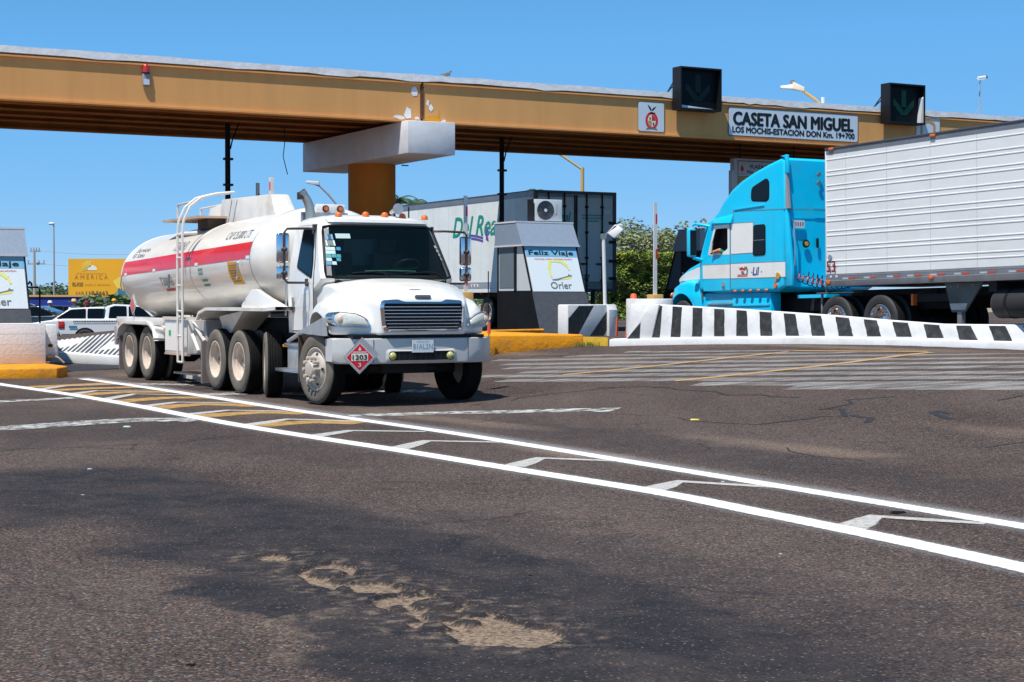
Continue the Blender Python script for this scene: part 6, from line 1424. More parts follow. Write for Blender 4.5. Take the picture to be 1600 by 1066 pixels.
island('traffic_island', 'orange kerb with rounded corner at the left edge of the photo', [G(-260, 592), G(0, 592), G(90, 591), K3], 20, .20, M('orange_kerb'))
pM2 = uv(14.0, 30.5); island('traffic_island', 'orange kerb island hidden behind the tanker truck', [uv(14.2, 36.5), uv(16.8, 36.5)], 9, gz(*uv(15.5, 37).xy) + .16, M('orange_kerb'))
# broken paint lip, pipe rail and weeds on the island nose
t = thing('pipe_rail', 'low yellow pipe rail lying in front of the booth', 'rail', (0, 0, 0)); a, b = at(762, 518.5, 39.0), at(848, 518.5, 40.6); b.z = a.z
MB().cyl(a, b, .045, seg=14).build('pipe', M('orange_kerb'), t, smooth=40)
mb = MB(); 
for f in (.1, .5, .92): p = a.lerp(b, f); mb.cyl((p.x, p.y, z_i), p, .035, seg=8)
mb.build('bracket', M('rust'), t)
def weeds(name, label, c, n, rad, h_, sd):
    r = random.Random(sd); mb = MB()
    for i in range(n):
        a = r.uniform(0, 6.28); d = rad * r.random() ** .5; p = c + Vector((d * math.cos(a), d * .6 * math.sin(a), 0)); b = r.uniform(0, 6.28); hh = h_ * r.uniform(.4, 1)
        w = Vector((math.cos(b), math.sin(b), 0)) * .008; ln = Vector((r.uniform(-.5, .5), r.uniform(-.5, .5), 1)) * hh
        mb.add([p - w, p + w, p + w * .7 + ln * .6, p + ln], [(0, 1, 2, 3)])
    o = mb.build(name, M('grass'), None, kind='stuff'); o['label'] = label; o['category'] = 'grass'; return o
g1 = at(770, 534, 37.5); g1.z = z_i; weeds('weeds', 'patch of yellow green grass on the orange island by the truck headlight', g1, 260, .5, .10, 2)
g2 = G(920, 541); g2.z = gz(g2.x, g2.y); weeds('weeds', 'small weeds at the foot of the yellow kerb', g2, 140, .35, .12, 3)
g3 = G(1552, 547); weeds('weeds', 'tiny weeds at the foot of the white kerb near the right edge', g3, 50, .15, .06, 4)
# white block with its recessed neighbour at the left
def place_block(name, label, px0, px1, ytop, ybase, zb, depth, m, bev=.02):
    Y = (EYE - zb) / ((ybase - HOR) / FOC); a, b = at(px0, ybase, Y), at(px1, ybase, Y)
    d = Vector((math.cos(TH), math.sin(TH), 0)); k = (b.x - a.x) / d.x * .93; zt = EYE - (ytop - HOR) / FOC * Y
    t = thing(name, label, 'concrete block', (a.x, a.y, zb), TH)
    MB().box(0, k, 0, depth, 0, zt - zb).build('block', M(m), t, bevel=bev); return t, k, zt - zb
t, k, h_ = place_block('concrete_block', 'white painted block wall on the left island under the booth', -160, 57, 507, 572, .20, .8, 'white_block')
for r_ in range(4):
    mb = MB()
    for z in [r_ * .205 + .2]: mb.box(.0, k, -.002, .0, z, z + .004)
    if z < h_: mb.build('mortar_line', M('ink_grey') if False else mat('mortar', (.70, .71, .72), .9), t)
p = t.location + R3 @ Vector((k + .01, .22, 0)); t2 = thing('concrete_block', 'narrow white block with a broken corner beside the left booth', 'concrete block', p, TH)
MB().hexa([(0, 0, .12), (.30, 0, .12), (.30, .7, 0), (0, .7, 0)], [(0, 0, .79), (.27, 0, .79), (.27, .7, .79), (0, .7, .79)]).build('block', M('white_block'), t2, bevel=.02)
MB().tube([(.05, -.03, .14), (.12, -.06, .18), (.28, -.10, .10), (.38, -.12, .0)], .022, 8).build('pipe_stub', M('catwalk_tan'), t2); MB().ball((.13, -.02, .36), .045, (1.2, .5, .8)).build('socket', M('rust'), t2)
MB().tube([(.0, -.1, .02), (-.1, -.12, .04), (-.2, -.1, .0)], .02, 6).build('cable', M('steel_grey'), t2)
# striped block, white segment and round pillar by the advert booth
def frame_between(A, B):
    d = (B - A); d.z = 0; L_ = d.length; d.normalize(); return d, L_, math.atan2(d.y, d.x)
a, b = G(877, 533), G(951, 531); b = Vector((b.x, b.y, 0)); a = Vector((a.x, a.y, 0))
Yb = 38.2; a = at(887.5, 476, Yb); b = at(951, 476, Yb + 1.2); zt = a.z; zb = .50
d, L_, rz = frame_between(a, b)
t = thing('barrier_block', 'short concrete block with two wide black diagonal stripes on white', 'barrier', (a.x, a.y, zb), rz)
H_ = zt - zb; bk = MB().box(0, L_, 0, .30, 0, H_).build('block', M('white_concrete'), t, bevel=.03)
sxk = L_ / 63.5; sz = H_ / 57.0
def bpoly(pts, m='black_stripe'): return MB().poly([Vector(((x - 887.5) * sxk, -.003, (533 - y) * sz)) for x, y in pts]).build('black_stripe', M(m), bk)
bpoly([(888, 496), (904, 478), (927.5, 478), (895, 533), (888, 533)]); bpoly([(915, 530), (951, 482), (951, 510), (938, 530)])
d2, L2, rz2 = frame_between(at(951, 476, Yb + 1.0), at(973, 476, Yb + 1.5))
s0 = at(952, 475, Yb + 1.1); t = thing('barrier_block', 'plain white barrier segment between striped block and round pillar', 'barrier', (s0.x, s0.y, .5), rz)
MB().prism([(.0, 0), (.4, 0), (.4, H_), (.06, H_), (.02, H_ - .10), (.0, H_ - .12)], 'x', 0, .33).build('segment', M('white_concrete'), t, bevel=.01); MB().hexa([(.24, -.02, .02), (.32, -.02, .02), (.32, .0, .02), (.24, .0, .02)], [(.29, -.02, .60), (.32, -.02, .60), (.32, 0, .60), (.29, 0, .60)]).build('red_wedge', M('orange_plastic'), t)
# long striped barrier: origin at its left foot
E0, E1 = G(962, 541), G(1600, 548.3); d, L_, rz = frame_between(E0, E1); 
nrm = Vector((-d.y, d.x, 0))
PW = E0 + nrm * .10                      # wall face stands a little behind the kerb
def wall_pt(px, py):
    r = ray(px, py); c = Vector((0, 0, EYE)); t_ = (PW - c).dot(nrm) / r.dot(nrm); p = c + r * t_; return (p - E0).dot(d), p.z
bw = thing('striped_barrier', 'long white concrete barrier with slanting black stripes in front of the blue truck', 'barrier', (E0.x, E0.y, 0), rz)
tops = [(1017, 475.5), (1030, 476), (1140, 482), (1300, 492.7), (1390, 500.5), (1470, 506.3), (1520, 507), (1600, 507.3)]
tp = [wall_pt(*p) for p in tops]; Lend = tp[-1][0] + 6; tp.append((Lend, tp[-1][1] - .05))
x_l = wall_pt(983, 529)[0]
mb = MB(); rg = []
prof = [(x_l, tp[0][1])] + tp
prof = [(x_l, tp[0][1])] + [(a_, z_) for a_, z_ in tp]
for a_, z_ in prof:
    g = E0 + d * a_; zb_ = gz(g.x, g.y); rg.append([Vector((a_, .10, zb_ + .0)), Vector((a_, .16, z_)), Vector((a_, .42, z_)), Vector((a_, .48, zb_))])
mb.loft(rg); wl_ = mb.build('wall', M('white_concrete'), bw, bevel=.02)
mb = MB(); rg = []
for a_ in (-.15, 4, 9, Lend):
    g = E0 + d * a_; zb_ = gz(g.x, g.y); rg.append([Vector((a_, .0, zb_ - .1)), Vector((a_, .01, zb_ + .135)), Vector((a_, .16, zb_ + .15)), Vector((a_, .45, zb_ + .15)), Vector((a_, .45, zb_ - .1))])
mb.loft(rg); mb.build('kerb_base', M('white_concrete'), bw, bevel=.02)
bots = [(1016.6, 1030.7), (1047.6, 1062.8), (1080.8, 1096.5), (1115, 1131.4), (1150, 1168), (1187.6, 1206), (1227.5, 1248), (1268, 1289), (1310, 1332.7), (1355, 1376.6), (1400, 1424), (1448, 1474.5), (1498.6, 1528), (1553, 1582)]
tps = [(1018, 1033), (1049, 1064), (1081, 1096), (1114, 1130), (1149, 1165), (1185, 1203.5), (1223, 1241), (1263, 1281.4), (1304, 1325), (1348, 1369), (1393, 1417), (1442, 1466), (1493, 1516), (1544, 1570)]
bots += [(1608, 1640), (1668, 1702)]; tps += [(1598, 1626), (1654, 1684)]
def ztop_at(a_):
    for (p0, z0), (p1, z1) in zip(prof, prof[1:]):
        if a_ <= p1: return z0 + (z1 - z0) * (a_ - p0) / max(1e-6, p1 - p0)
    return prof[-1][1]
rj = random.Random(2)
for (b0, b1), (t0, t1) in zip(bots, tps):
    def yf(a_, z): zb_ = gz(*(E0 + d * a_).xy); zt_ = ztop_at(a_); return .10 + .06 * (z - zb_) / (zt_ - zb_) - .003
    A0, A1_ = wall_pt(b0, 534)[0], wall_pt(b1, 534)[0]; T0_, T1_ = wall_pt(t0, 490)[0], wall_pt(t1, 490)[0]
    zb0 = gz(*(E0 + d * A0).xy) + .155; pts = []
    for i in range(6): f = i / 5; pts.append((A0 + (T0_ - A0) * f + rj.uniform(-.006, .006), f))
    for i in range(6): f = 1 - i / 5; pts.append((A1_ + (T1_ - A1_) * f + rj.uniform(-.006, .006), f))
    vs = []
    for a_, f in pts:
        z = zb0 + (ztop_at(a_) - .025 - zb0) * f; vs.append(Vector((a_, yf(a_, z), z)))
    MB().poly(vs).build('black_stripe', M('black_stripe'), wl_)
# flared white nose: round pillar with a black wedge
pc = at(1006, 500, 36.6); pc2 = E0 + d * (wall_pt(992, 500)[0]) + nrm * .80
t = thing('round_pillar', 'thick round white concrete pillar at the left end of the striped barrier', 'pillar', (pc2.x, pc2.y, gz(pc2.x, pc2.y)), 0)
ptop = EYE + (HOR - 467) / FOC * pc2.y; mb = MB(); mb.cyl((0, 0, -.1), (0, 0, ptop - t.location.z), .47, seg=48); mb.build('shaft', M('white_concrete'), t, bevel=.02, smooth=30)
wv = [wall_pt(980, 529.5), wall_pt(1001.5, 503.5), wall_pt(1000, 529.5)]
MB().poly([Vector((a_, .085, z_)) for a_, z_ in wv]).build('black_wedge', M('black_stripe'), wl_)
fv = [wall_pt(978, 530), wall_pt(1017, 476), wall_pt(1030, 476), wall_pt(1018, 530)]
mb = MB(); mb.loft([[Vector((a_, .35, z_)) for a_, z_ in fv], [Vector((a_, .088, z_)) for a_, z_ in fv]]); mb.build('flared_nose', M('white_concrete'), wl_, bevel=.012)
# cone behind the pillar, slim white flood light post, gates
c = at(990, 466, 37.6); t = thing('traffic_cone', 'orange plastic cone top showing above the round white pillar', 'traffic cone', (c.x, c.y, .62))
MB().lathe([(.0, 1.02), (.05, 1.02), (.065, 1.0), (.20, .06), (.20, .03), (0, .03)], (0, 0, 0), 'z', 18).build('cone', M('orange_plastic'), t, smooth=40); MB().box(-.17, .17, -.17, .17, 0, .03).build('base', M('orange_plastic'), t)
c = at(946, 476, 39.4); t = thing('flood_light_post', 'slim leaning white post with a square white flood light in front of the trailer doors', 'lamp post', (c.x, c.y, .5))
lt = at(943, 372, 39.4); lt = lt - t.location; MB().tube([(0, 0, 0), (0, 0, .6), (lt.x, lt.y, lt.z)], .045, 10).build('post', M('pole_white'), t, smooth=40)
e = at(952, 362, 39.3) - t.location; f = at(967, 358, 39.2) - t.location
MB().hexa([f + Vector((-.27, -.12, -.10)), f + Vector((-.12, -.16, -.22)), f + Vector((-.08, .12, -.22)), f + Vector((-.23, .12, -.10))], [f + Vector((-.02, -.12, .08)), f + Vector((.10, -.16, -.02)), f + Vector((.12, .1, -.02)), f + Vector((.0, .1, .08))]).build('lamp_head', M('pole_white'), t, bevel=.02)
MB().tube([lt, lt + Vector((.08, 0, .10)), f + Vector((-.1, 0, .08)), f + Vector((.08, 0, .10))], .018, 6).build('yoke', M('pole_white'), t); MB().box(lt.x - .07, lt.x + .07, lt.y - .05, lt.y + .05, lt.z - .02, lt.z + .1).build('junction_box', M('booth_blue'), t)
def gate(px, ytop, ybot, Y, label, first=None):
    a = at(px, ybot, Y); b = at(px, ytop, Y); t = thing('barrier_gate_arm', label, 'gate arm', (a.x, a.y, gz(a.x, a.y)), TH, 'raised white and red gate arms')
    L_ = b.z - t.location.z; MB().box(-.05, .05, -.02, .02, 1.0, L_).build('arm', M('pole_white'), t)
    z = L_ - .55
    while z > 1.1: MB().box(.0, .053, -.023, .023, z, z + .26).build('red_band', M('red_paint'), t); z -= .92
    MB().box(-.16, .16, -.16, .16, 0, 1.05).build('motor_box', M('pole_ochre'), t, bevel=.02); return t
gate(1023.5, 317, 470, 44.5, 'tall raised gate arm in front of the green hedge'); gate(727.5, 306, 400, 45.5, 'raised gate arm in front of the lettering on the shaded trailer'); gate(403, 286, 400, 47, 'raised gate arm tip showing above the tanker')
t = thing('marker_stick', 'thin dark stick with a red band beside the truck headlight', 'marker', G(764, 556) ); a = t.location
MB().cyl((0, 0, 0), (0, 0, .72), .012, seg=6).build('stick', M('ink_grey'), t); MB().cyl((0, 0, .44), (0, 0, .66), .035, seg=10).build('red_band', M('orange_plastic'), t)
t = thing('antenna_rod', 'thin black rod standing against the shaded trailer', 'rod', (at(763, 440, 40).x, 40, .4)); MB().cyl((0, 0, 0), (0, 0, EYE + (HOR - 424) / FOC * 40 - .4), .015, seg=6).build('rod', M('black'), t)
# board sign under the deck beyond the blue truck
p0, p1 = at(1147, 247, 53), at(1147, 310, 53); t = thing('notice_board', 'white notice board with small black print and an orange bar hanging under the gantry', 'sign', (p0.x, p0.y, p1.z - .5), TH)
Hb = p0.z - t.location.z; Wb = 3.4; MB().box(0, Wb, 0, .22, 0, Hb).build('panel', M('booth_panel'), t, bevel=.02); 
mbf = MB(); 
for x0, x1, z0, z1 in ((.14, Wb - .1, Hb - .09, Hb - .07), (.14, .16, .1, Hb - .09), (Wb - .12, Wb - .1, .1, Hb - .09)): mbf.box(x0, x1, -.006, 0, z0, z1)
mbf.build('border', M('ink'), t)
text('lettering', 'PLAZA DE COBRO', (.62, 0, Hb - .30), (1, 0, 0), (0, 0, 1), 1.5, .11, M('ink'), t, bold=.06); text('lettering', 'No. 16 SAN MIGUEL', (.50, 0, Hb - .47), (1, 0, 0), (0, 0, 1), 1.7, .11, M('ink'), t, bold=.06)
decal('emblem', [(.30, Hb - .42), (.24, Hb - .34), (.27, Hb - .26), (.31, Hb - .18), (.35, Hb - .27), (.38, Hb - .34), (.33, Hb - .42)], (0, 0, 0), (1, 0, 0), (0, 0, 1), M('ink_red'), t)
MB().box(.19, .42, -.004, 0, Hb - .49, Hb - .475).build('small_print', M('ink_grey'), t); MB().box(.16, Wb - .12, -.005, 0, Hb - .72, Hb - .57).build('orange_bar', M('ink_gold'), t); MB().box(.16, Wb - .12, -.004, 0, Hb - .565, Hb - .555).box(.16, Wb - .12, -.004, 0, Hb - .75, Hb - .735).build('rule', M('ink'), t)
MB().box(-.06, .0, .02, .2, 0, Hb - .38).build('edge_strip', M('pole_white'), t); MB().tube([(.3, .1, Hb), (.3, .1, Hb + .6)], .03, 6).tube([(2.4, .1, Hb), (2.4, .1, Hb + .6)], .03, 6).build('hanger', M('black'), t)
# ------------------------------------------------------------------ left: hatched kerb wall, frame, cars, people
H0, H1 = G(40, 565), G(215, 571.5); d, L_, rz = frame_between(H0, H1); nr = Vector((-d.y, d.x, 0))
t = thing('striped_barrier', 'low grey and white diagonally striped barrier behind the rear wheels of the tanker', 'barrier', H0, rz)
def hp(px, py):
    r = ray(px, py); c = Vector((0, 0, EYE)); k_ = (H0 - c).dot(nr) / r.dot(nr); p = c + r * k_; return (p - H0).dot(d), p.z - H0.z
z0, z1 = hp(76, 532)[1], hp(180, 519)[1]; za, zb_ = hp(76, 548)[1], hp(188, 556)[1]; xa, xb_ = hp(76, 532)[0], hp(180, 519)[0]
slp = (z1 - z0) / (xb_ - xa); s2 = (zb_ - za) / (xb_ - xa); L_ += .6
ze = lambda x: z0 + slp * (x - xa); zl = lambda x: za + s2 * (x - xa)
mb = MB(); mb.loft([[Vector((x, 0, 0)), Vector((x, .0, zl(x) - .03)), Vector((x, .08, zl(x))), Vector((x, .20, ze(x))), Vector((x, .5, ze(x))), Vector((x, .6, 0))] for x in (0, L_ / 2, L_)]); w_ = mb.build('wall', M('white_concrete'), t, bevel=.01)
nst = 26
for k in range(nst):
    x = -.6 + k * .185; lean = .50 * (.55 + .05 * k); v = []
    for f, wd in ((0, 0), (0, .10), (1, .10), (1, 0)):
        xx = max(0.0, min(L_, x + wd + lean * f * 1.0)); z = zl(xx) + (ze(xx) - zl(xx)) * f; v.append(Vector((xx, .08 + .12 * f - .004, z)))
    if v[1].x - v[0].x > .02 or v[2].x - v[3].x > .02: MB().poly(v).build('grey_stripe', mat('stripe_slate', (.10, .12, .15), .7, var=.1), w_)
t = thing('standing_frame', 'black pipe frame standing behind the left booth', 'frame', at(47, 478, 48)); b = t.location; b.z = 0
a1, a2 = at(42, 449, 48) - b, at(62, 449, 48) - b
MB().tube([(a1.x, 0, a1.z), (a2.x - .05, 0, a2.z), (a2.x, 0, a2.z - .06), (a2.x, 0, .0)], .025, 8).build('pipe', M('black'), t, smooth=40); MB().tube([(-.05, 0, 1.95), (.0, 0, 2.03), (.04, 0, 1.98), (.05, 0, 1.9)], .03, 6).build('hook', M('black'), t)
def car_body(prof, halfw, tum, name, m, parent, lower=.28):
    mb = MB(); n = len(prof); rg = []
    for yy, f in ((-halfw, 0), (-halfw * .97, .5), (-halfw * .86, 1), (halfw * .86, 1), (halfw * .97, .5), (halfw, 0)):
        rg.append([Vector((x, yy * (1 - tum * max(0, (z - .95)) / .5) if True else yy, z if f else z)) for x, z in prof])
    return rg
def make_car(kind, pos, rz, label, m, cat, zs=1.0):
    t = thing(kind, label, cat, pos, rz)
    if kind == 'pickup_truck':
        low = [(-2.2, .42), (2.2, .40), (2.28, .62), (2.22, .86), (1.2, 1.0), (-2.2, 1.02), (-2.25, .6)]; cabp = [(1.15, .98), (.62, 1.50), (-.35, 1.54), (-.62, 1.46), (-.68, 1.0)]
    else:
        low = [(-2.1, .35), (2.15, .32), (2.22, .55), (2.12, .78), (1.15, .93), (-1.75, .98), (-2.15, .92), (-2.2, .6)]; cabp = [(1.15, .90), (.45, 1.38), (-.75, 1.43), (-1.5, 1.18), (-1.85, .95)]
    mb = MB(); hw_ = .86
    def sh(pf, wb, wt, z0, z1):
        f = lambda z: wb + (wt - wb) * max(0, min(1, (z - z0) / (z1 - z0)))
        return [[Vector((x, -f(z), z)) for x, z in pf], [Vector((x, f(z), z)) for x, z in pf]]
    mb.loft(sh(low, hw_, hw_ * .97, .4, 1.0)); mb.loft(sh(cabp, hw_ * .93, hw_ * .72, .95, 1.5))
    cut = MB()
    wx = (-1.35, 1.40)
    for x in wx: cut.prism([(x + .39 * math.cos(R(a)), .33 + .39 * math.sin(R(a))) for a in range(0, 360, 15)], 'y', -1.2, -.55); cut.prism([(x + .39 * math.cos(R(a)), .33 + .39 * math.sin(R(a))) for a in range(0, 360, 15)], 'y', .55, 1.2)
    if kind == 'pickup_truck': cut.box(-2.1, -.72, -.76, .76, .7, 1.3)
    finish(meld(mb, .03, 5, cut), 'body', m, t, 45)
    for s in (-1, 1):
        for x in wx: wheel(t, x, s * .84, .33, s, 'car', r=.33)
        g = cabp; wf = lambda z: (hw_ * .93 + (hw_ * .72 - hw_ * .93) * (z - .95) / .55) + .004
        if kind == 'pickup_truck': wins = [[(.98, 1.06), (.58, 1.44), (.15, 1.47), (.15, 1.04)], [(.08, 1.04), (.08, 1.47), (-.34, 1.48), (-.5, 1.42), (-.55, 1.04)]]
        else: wins = [[(.95, 1.0), (.44, 1.32), (-.12, 1.36), (-.12, .99)], [(-.18, .99), (-.18, 1.36), (-.72, 1.36), (-1.3, 1.14), (-1.45, 1.0)]]
        for w_ in wins: 
            mb = MB(); mb.loft([[Vector((x, s * (wf(z) - .03), z)) for x, z in rpoly(w_, .05)], [Vector((x, s * (wf(z) + .012), z)) for x, z in rpoly(w_, .05)]]); mb.build('side_window', M('glass_dark'), t)
        MB().box(-2.26 if kind == 'pickup_truck' else -2.2, -2.05, s * .60, s * .875, .68, .94).build('tail_light', M('red_lens'), t, bevel=.03)
        MB().box(2.0, 2.22, s * .55, s * .84, .62, .78).build('headlight', M('lens'), t, bevel=.03)
        if kind == 'pickup_truck': MB().box(-2.15, 2.0, s * .862, s * .875, .36, .50).build('lower_cladding', M('ink_grey'), t)
    wd = [(cabp[0][0] - .05, 1.03, .70), (cabp[1][0] + .02, cabp[1][1] - .05, .58)]
    (xa, z_a, ya), (xb, z_b, yb) = wd; n_ = Vector((z_a - z_b, 0, xa - xb)); n_ = Vector((abs(n_.x), 0, abs(n_.z))).normalized() * .03
    MB().add([Vector((xa, -ya, z_a)) + n_, Vector((xa, ya, z_a)) + n_, Vector((xb, yb, z_b)) + n_, Vector((xb, -yb, z_b)) + n_], [(0, 1, 2, 3)]).build('windshield', M('glass_dark'), t)
    if kind == 'pickup_truck':
        MB().box(-.70, -.665, -.55, .55, 1.10, 1.42).build('rear_window', mat('glass_teal', (.02, .10, .12), .1), t); mb = MB(); mb.box(-2.29, -2.262, -.72, .72, .5, .98); tg = mb.build('tailgate', m, t)
        for k in range(6): MB().hexa([(-2.294, -.70 + k * .24, .5), (-2.294, -.60 + k * .24, .5), (-2.292, -.60 + k * .24, .5), (-2.292, -.70 + k * .24, .5)], [(-2.294, -.55 + k * .24, .97), (-2.294, -.45 + k * .24, .97), (-2.292, -.45 + k * .24, .97), (-2.292, -.55 + k * .24, .97)]).build('hazard_stripe', M('yellow_decal'), tg)
        MB().box(-2.36, -2.24, -.8, .8, .40, .52).build('rear_bumper', M('ink_grey'), t)
    return t
# pickup (faces right and a little away), its marking text on the near side
pc = at(146, 523, 60); pz = -.17
pk = make_car('pickup_truck', (pc.x + .9, pc.y + .8, pz), R(14), 'white pickup truck with a red tail light parked beyond the hatched barrier', M('car_white'), 'pickup truck')
rr_ = random.Random(4); mb = MB(); x = -1.75
while x < .4:
    q_ = rr_.uniform(.05, .10); mb.add([(x, -.866, .90), (x + q_ * .7, -.866, .90), (x + q_ * .7, -.866, .955), (x, -.866, .955)], [(0, 1, 2, 3)]); x += q_
mb.build('small_print', M('ink'), pk); MB().poly([(-1.9, -.875, .70), (-1.62, -.875, .70), (-1.62, -.875, .78), (-1.9, -.875, .78)]).build('blue_badge', M('paper_blue'), pk)
sc_ = at(118, 520, 64); make_car('sedan_car', (sc_.x + .35, sc_.y, -.16), R(188), 'white sedan partly hidden behind the white pickup', M('car_white'), 'car')
sc_ = at(62, 510, 76); make_car('sedan_car', (sc_.x - .6, sc_.y, -.16), R(178), 'black car behind the left toll booth', M('car_black'), 'car')
sc_ = at(96, 500, 84); tq = make_car('hatchback_car', (sc_.x + .3, sc_.y, -.16), R(10), 'dark car with its rear hatch raised among the people', M('car_black'), 'car')
mb = MB(); mb.hexa([(-1.6, -.55, 1.42), (-2.5, -.55, 1.60), (-2.5, .55, 1.60), (-1.6, .55, 1.42)], [(-1.6, -.55, 1.47), (-2.5, -.55, 1.66), (-2.5, .55, 1.66), (-1.6, .55, 1.47)]); mb.build('raised_hatch', M('car_black'), tq)
def person(px, yt, Y, label, shirt, hat, hh):
    p = at(px, yt, Y); z0 = -.16; h = hh; t = thing('person', label, 'person', (p.x, p.y, z0), random.Random(px).uniform(-.8, .8)); s = h / 1.75
    J = [((0, 0, .95), .15), ((0, 0, 1.2), .14), ((0, 0, 1.40), .15), ((0, 0, 1.50), .07), ((0, -.01, 1.60), .085), ((.20, 0, 1.40), .06), ((.26, -.02, 1.12), .048), ((.24, -.12, .88), .038), ((-.20, 0, 1.40), .06), ((-.26, -.02, 1.12), .048), ((-.24, -.10, .88), .038),
         ((.11, 0, .85), .10), ((.12, 0, .48), .068), ((.12, 0, .08), .05), ((.12, -.12, .04), .04), ((-.11, 0, .85), .10), ((-.12, .04, .48), .068), ((-.12, .02, .08), .05), ((-.12, -.10, .04), .04)]
    B = [(0, 1), (1, 2), (2, 3), (3, 4), (2, 5), (5, 6), (6, 7), (2, 8), (8, 9), (9, 10), (0, 11), (11, 12), (12, 13), (13, 14), (0, 15), (15, 16), (16, 17), (17, 18)]
    person_skin('body', [(Vector(a) * s, r * s) for a, r in J], B, M(shirt), t, 1)
    MB().ball((0, -.01 * s, 1.64 * s), .10 * s, (.85, 1, 1.15)).build('head', M('skin'), t, smooth=60); MB().ball((0, .015 * s, 1.67 * s), .105 * s, (.88, 1, 1.05)).build('hair', M('ink'), t, smooth=60)
    if hat == 'straw': MB().lathe([(0, .13), (.07, .125), (.095, .10), (.105, .02), (.24, .0), (.26, .02), (.25, -.005), (.10, .0)], (0, 0, 1.70 * s), 'z', 20).build('straw_hat', M('straw'), t, smooth=50)
    elif hat: MB().lathe([(0, .10), (.06, .09), (.10, .05), (.112, -.02), (0, -.02)], (0, 0, 1.70 * s), 'z', 16).box(-.08, .08, -.2, -.08, 1.69 * s, 1.70 * s).build('cap', M(hat), t, smooth=50)
person(115.5, 475, 72, 'person in a wide straw hat behind the white cars', 'cloth_white', 'straw', 1.66); person(78, 474, 78, 'person with a white cap behind the black car', 'cloth_grey', 'cloth_white', 1.62)
person(135, 474, 80, 'person in dark red beside the billboard post', 'cloth_red', 'cloth_red', 1.62); person(144, 474, 80, 'person with a grey cap to the right of the billboard post', 'cloth_grey', 'cloth_grey', 1.62); person(178, 470, 80, 'person with a yellow helmet behind the pickup cab', 'cloth_grey', 'helmet', 1.72)
# ------------------------------------------------------------------ background
bb0 = at(107, 466, 165); t = thing('billboard', 'large orange advertising billboard with a rising sun and phone number on two posts', 'billboard', (bb0.x, 165, 0), R(0))
sB = FOC / 165; zB = EYE + (HOR - 465.5) / sB; zT = EYE + (HOR - 404.5) / sB; wB = 11.5
MB().box(0, wB, 0, .25, zB, zT).build('panel', M('billboard'), t); bc = lambda x, y: (x - 107) / sB * 1.0
bz = lambda y: EYE + (HOR - y) / sB
bd = lambda nm, po, m, l=.02: MB().poly([Vector((bc(x, y), -l, bz(y))) for x, y in po]).build(nm, M(m), t)
for k in range(9):
    a0 = R(78 + k * 13); a1 = a0 + R(9); c0 = (141, 421.5); f = lambda a, r: (c0[0] + r * math.cos(a) * 1.0, c0[1] - r * math.sin(a))
    bd('sun_ray', [f(a0, 4), f(a0, 14), f(a1, 14), f(a1, 4)], 'billboard_sun')
bd('sun_disc', [(141 + 3 + 8 * math.cos(R(a)), 422.5 - 8 * math.sin(R(a))) for a in range(0, 181, 15)], 'billboard_white')
bt_ = lambda s, x0, x1, y0, y1, m, b=0: text('lettering', s, (bc(x0, y1), -.0, bz(y1)), (1, 0, 0), (0, 0, 1), (x1 - x0) / sB, (y1 - y0) / sB, M(m), t, bold=b, lift=.03)
mat('bill_brown', (.50, .24, .04), .6); mat('bill_dark', (.12, .09, .05), .6)
bt_('A M E R I C A', 117, 169, 429.5, 436, 'bill_brown'); bt_('ELIGE', 113.5, 130, 441.5, 447, 'bill_dark', .025); bt_('entre 2 opciones', 133, 172, 443, 447, 'bill_brown'); bt_('668', 118, 131, 455, 461.5, 'bill_brown', .0); bt_('117 5663', 134.5, 168.5, 455, 461.5, 'bill_dark', .025); bt_('fraccionamiento', 120, 166, 426, 428, 'bill_brown')
bd('white_glow', [(176, 440), (188, 432), (200, 440), (198, 452), (184, 452)], 'billboard_sun'); bd('house_picture', [(183, 455), (186, 450), (191, 455), (199, 452), (200, 461), (183, 459)], 'paper_blue')
for x in (128, 182): MB().box(bc(x, 0) - .25, bc(x, 0) + .25, .3, .7, -1, zB + 1).build('post', M('black'), t)
w0, w1 = at(20, 465, 150), at(152, 465, 150); t = thing('boundary_wall', 'long blue wall with a yellow top band behind the cars', 'wall', (w0.x, 150, 0)); sW = FOC / 150
MB().box(0, (152 - 20) / sW, 0, .3, -.5, EYE + (HOR - 464) / sW).build('wall', M('wall_blue'), t); MB().box(-.1, (152 - 20) / sW + .1, -.1, .4, EYE + (HOR - 464) / sW, EYE + (HOR - 461) / sW).build('top_band', M('wall_yellow'), t)
t = thing('boundary_wall', 'violet grey fence continuing the blue wall under the billboard', 'fence', (w1.x, 150.2, 0)); MB().box(0, 2, 0, .2, -.5, EYE + (HOR - 464.5) / sW).build('fence', M('fence_violet'), t)
# utility pole and mast light
def pole(px, ytop, Y, nm, label, cat): p = at(px, ytop, Y); t = thing(nm, label, cat, (p.x, p.y, 0)); return t, p.z
t, h_ = pole(53.5, 391, 200, 'utility_pole', 'concrete utility pole with two crossarms behind the left booth', 'utility pole')
MB().cyl((0, 0, -.5), (0, 0, h_), .20, .13, 10).build('shaft', M('pole_concrete'), t, smooth=40); sP = FOC / 200
for z, x0, x1 in ((EYE + (HOR - 394) / sP, -.5, .7), (EYE + (HOR - 413.5) / sP, -.8, 1.25)):
    MB().box(x0, x1, -.1, .1, z, z + .13).build('crossarm', M('pole_grey'), t)
    for k in range(4): xx = x0 + .12 + (x1 - x0 - .24) * k / 3; MB().lathe([(0, .42), (.07, .38), (.05, .28), (.09, .2), (.05, .12), (.03, 0)], (xx, 0, z + .13), 'z', 8).build('insulator', M('pole_grey'), t)
MB().ball((.45, 0, EYE + (HOR - 411) / sP), .22, (1, 1, 1.2)).build('transformer', M('pole_grey'), t)
wy = thing('power_line', 'thin power lines running right from the utility pole', 'power line', (t.location.x, 200, 0))
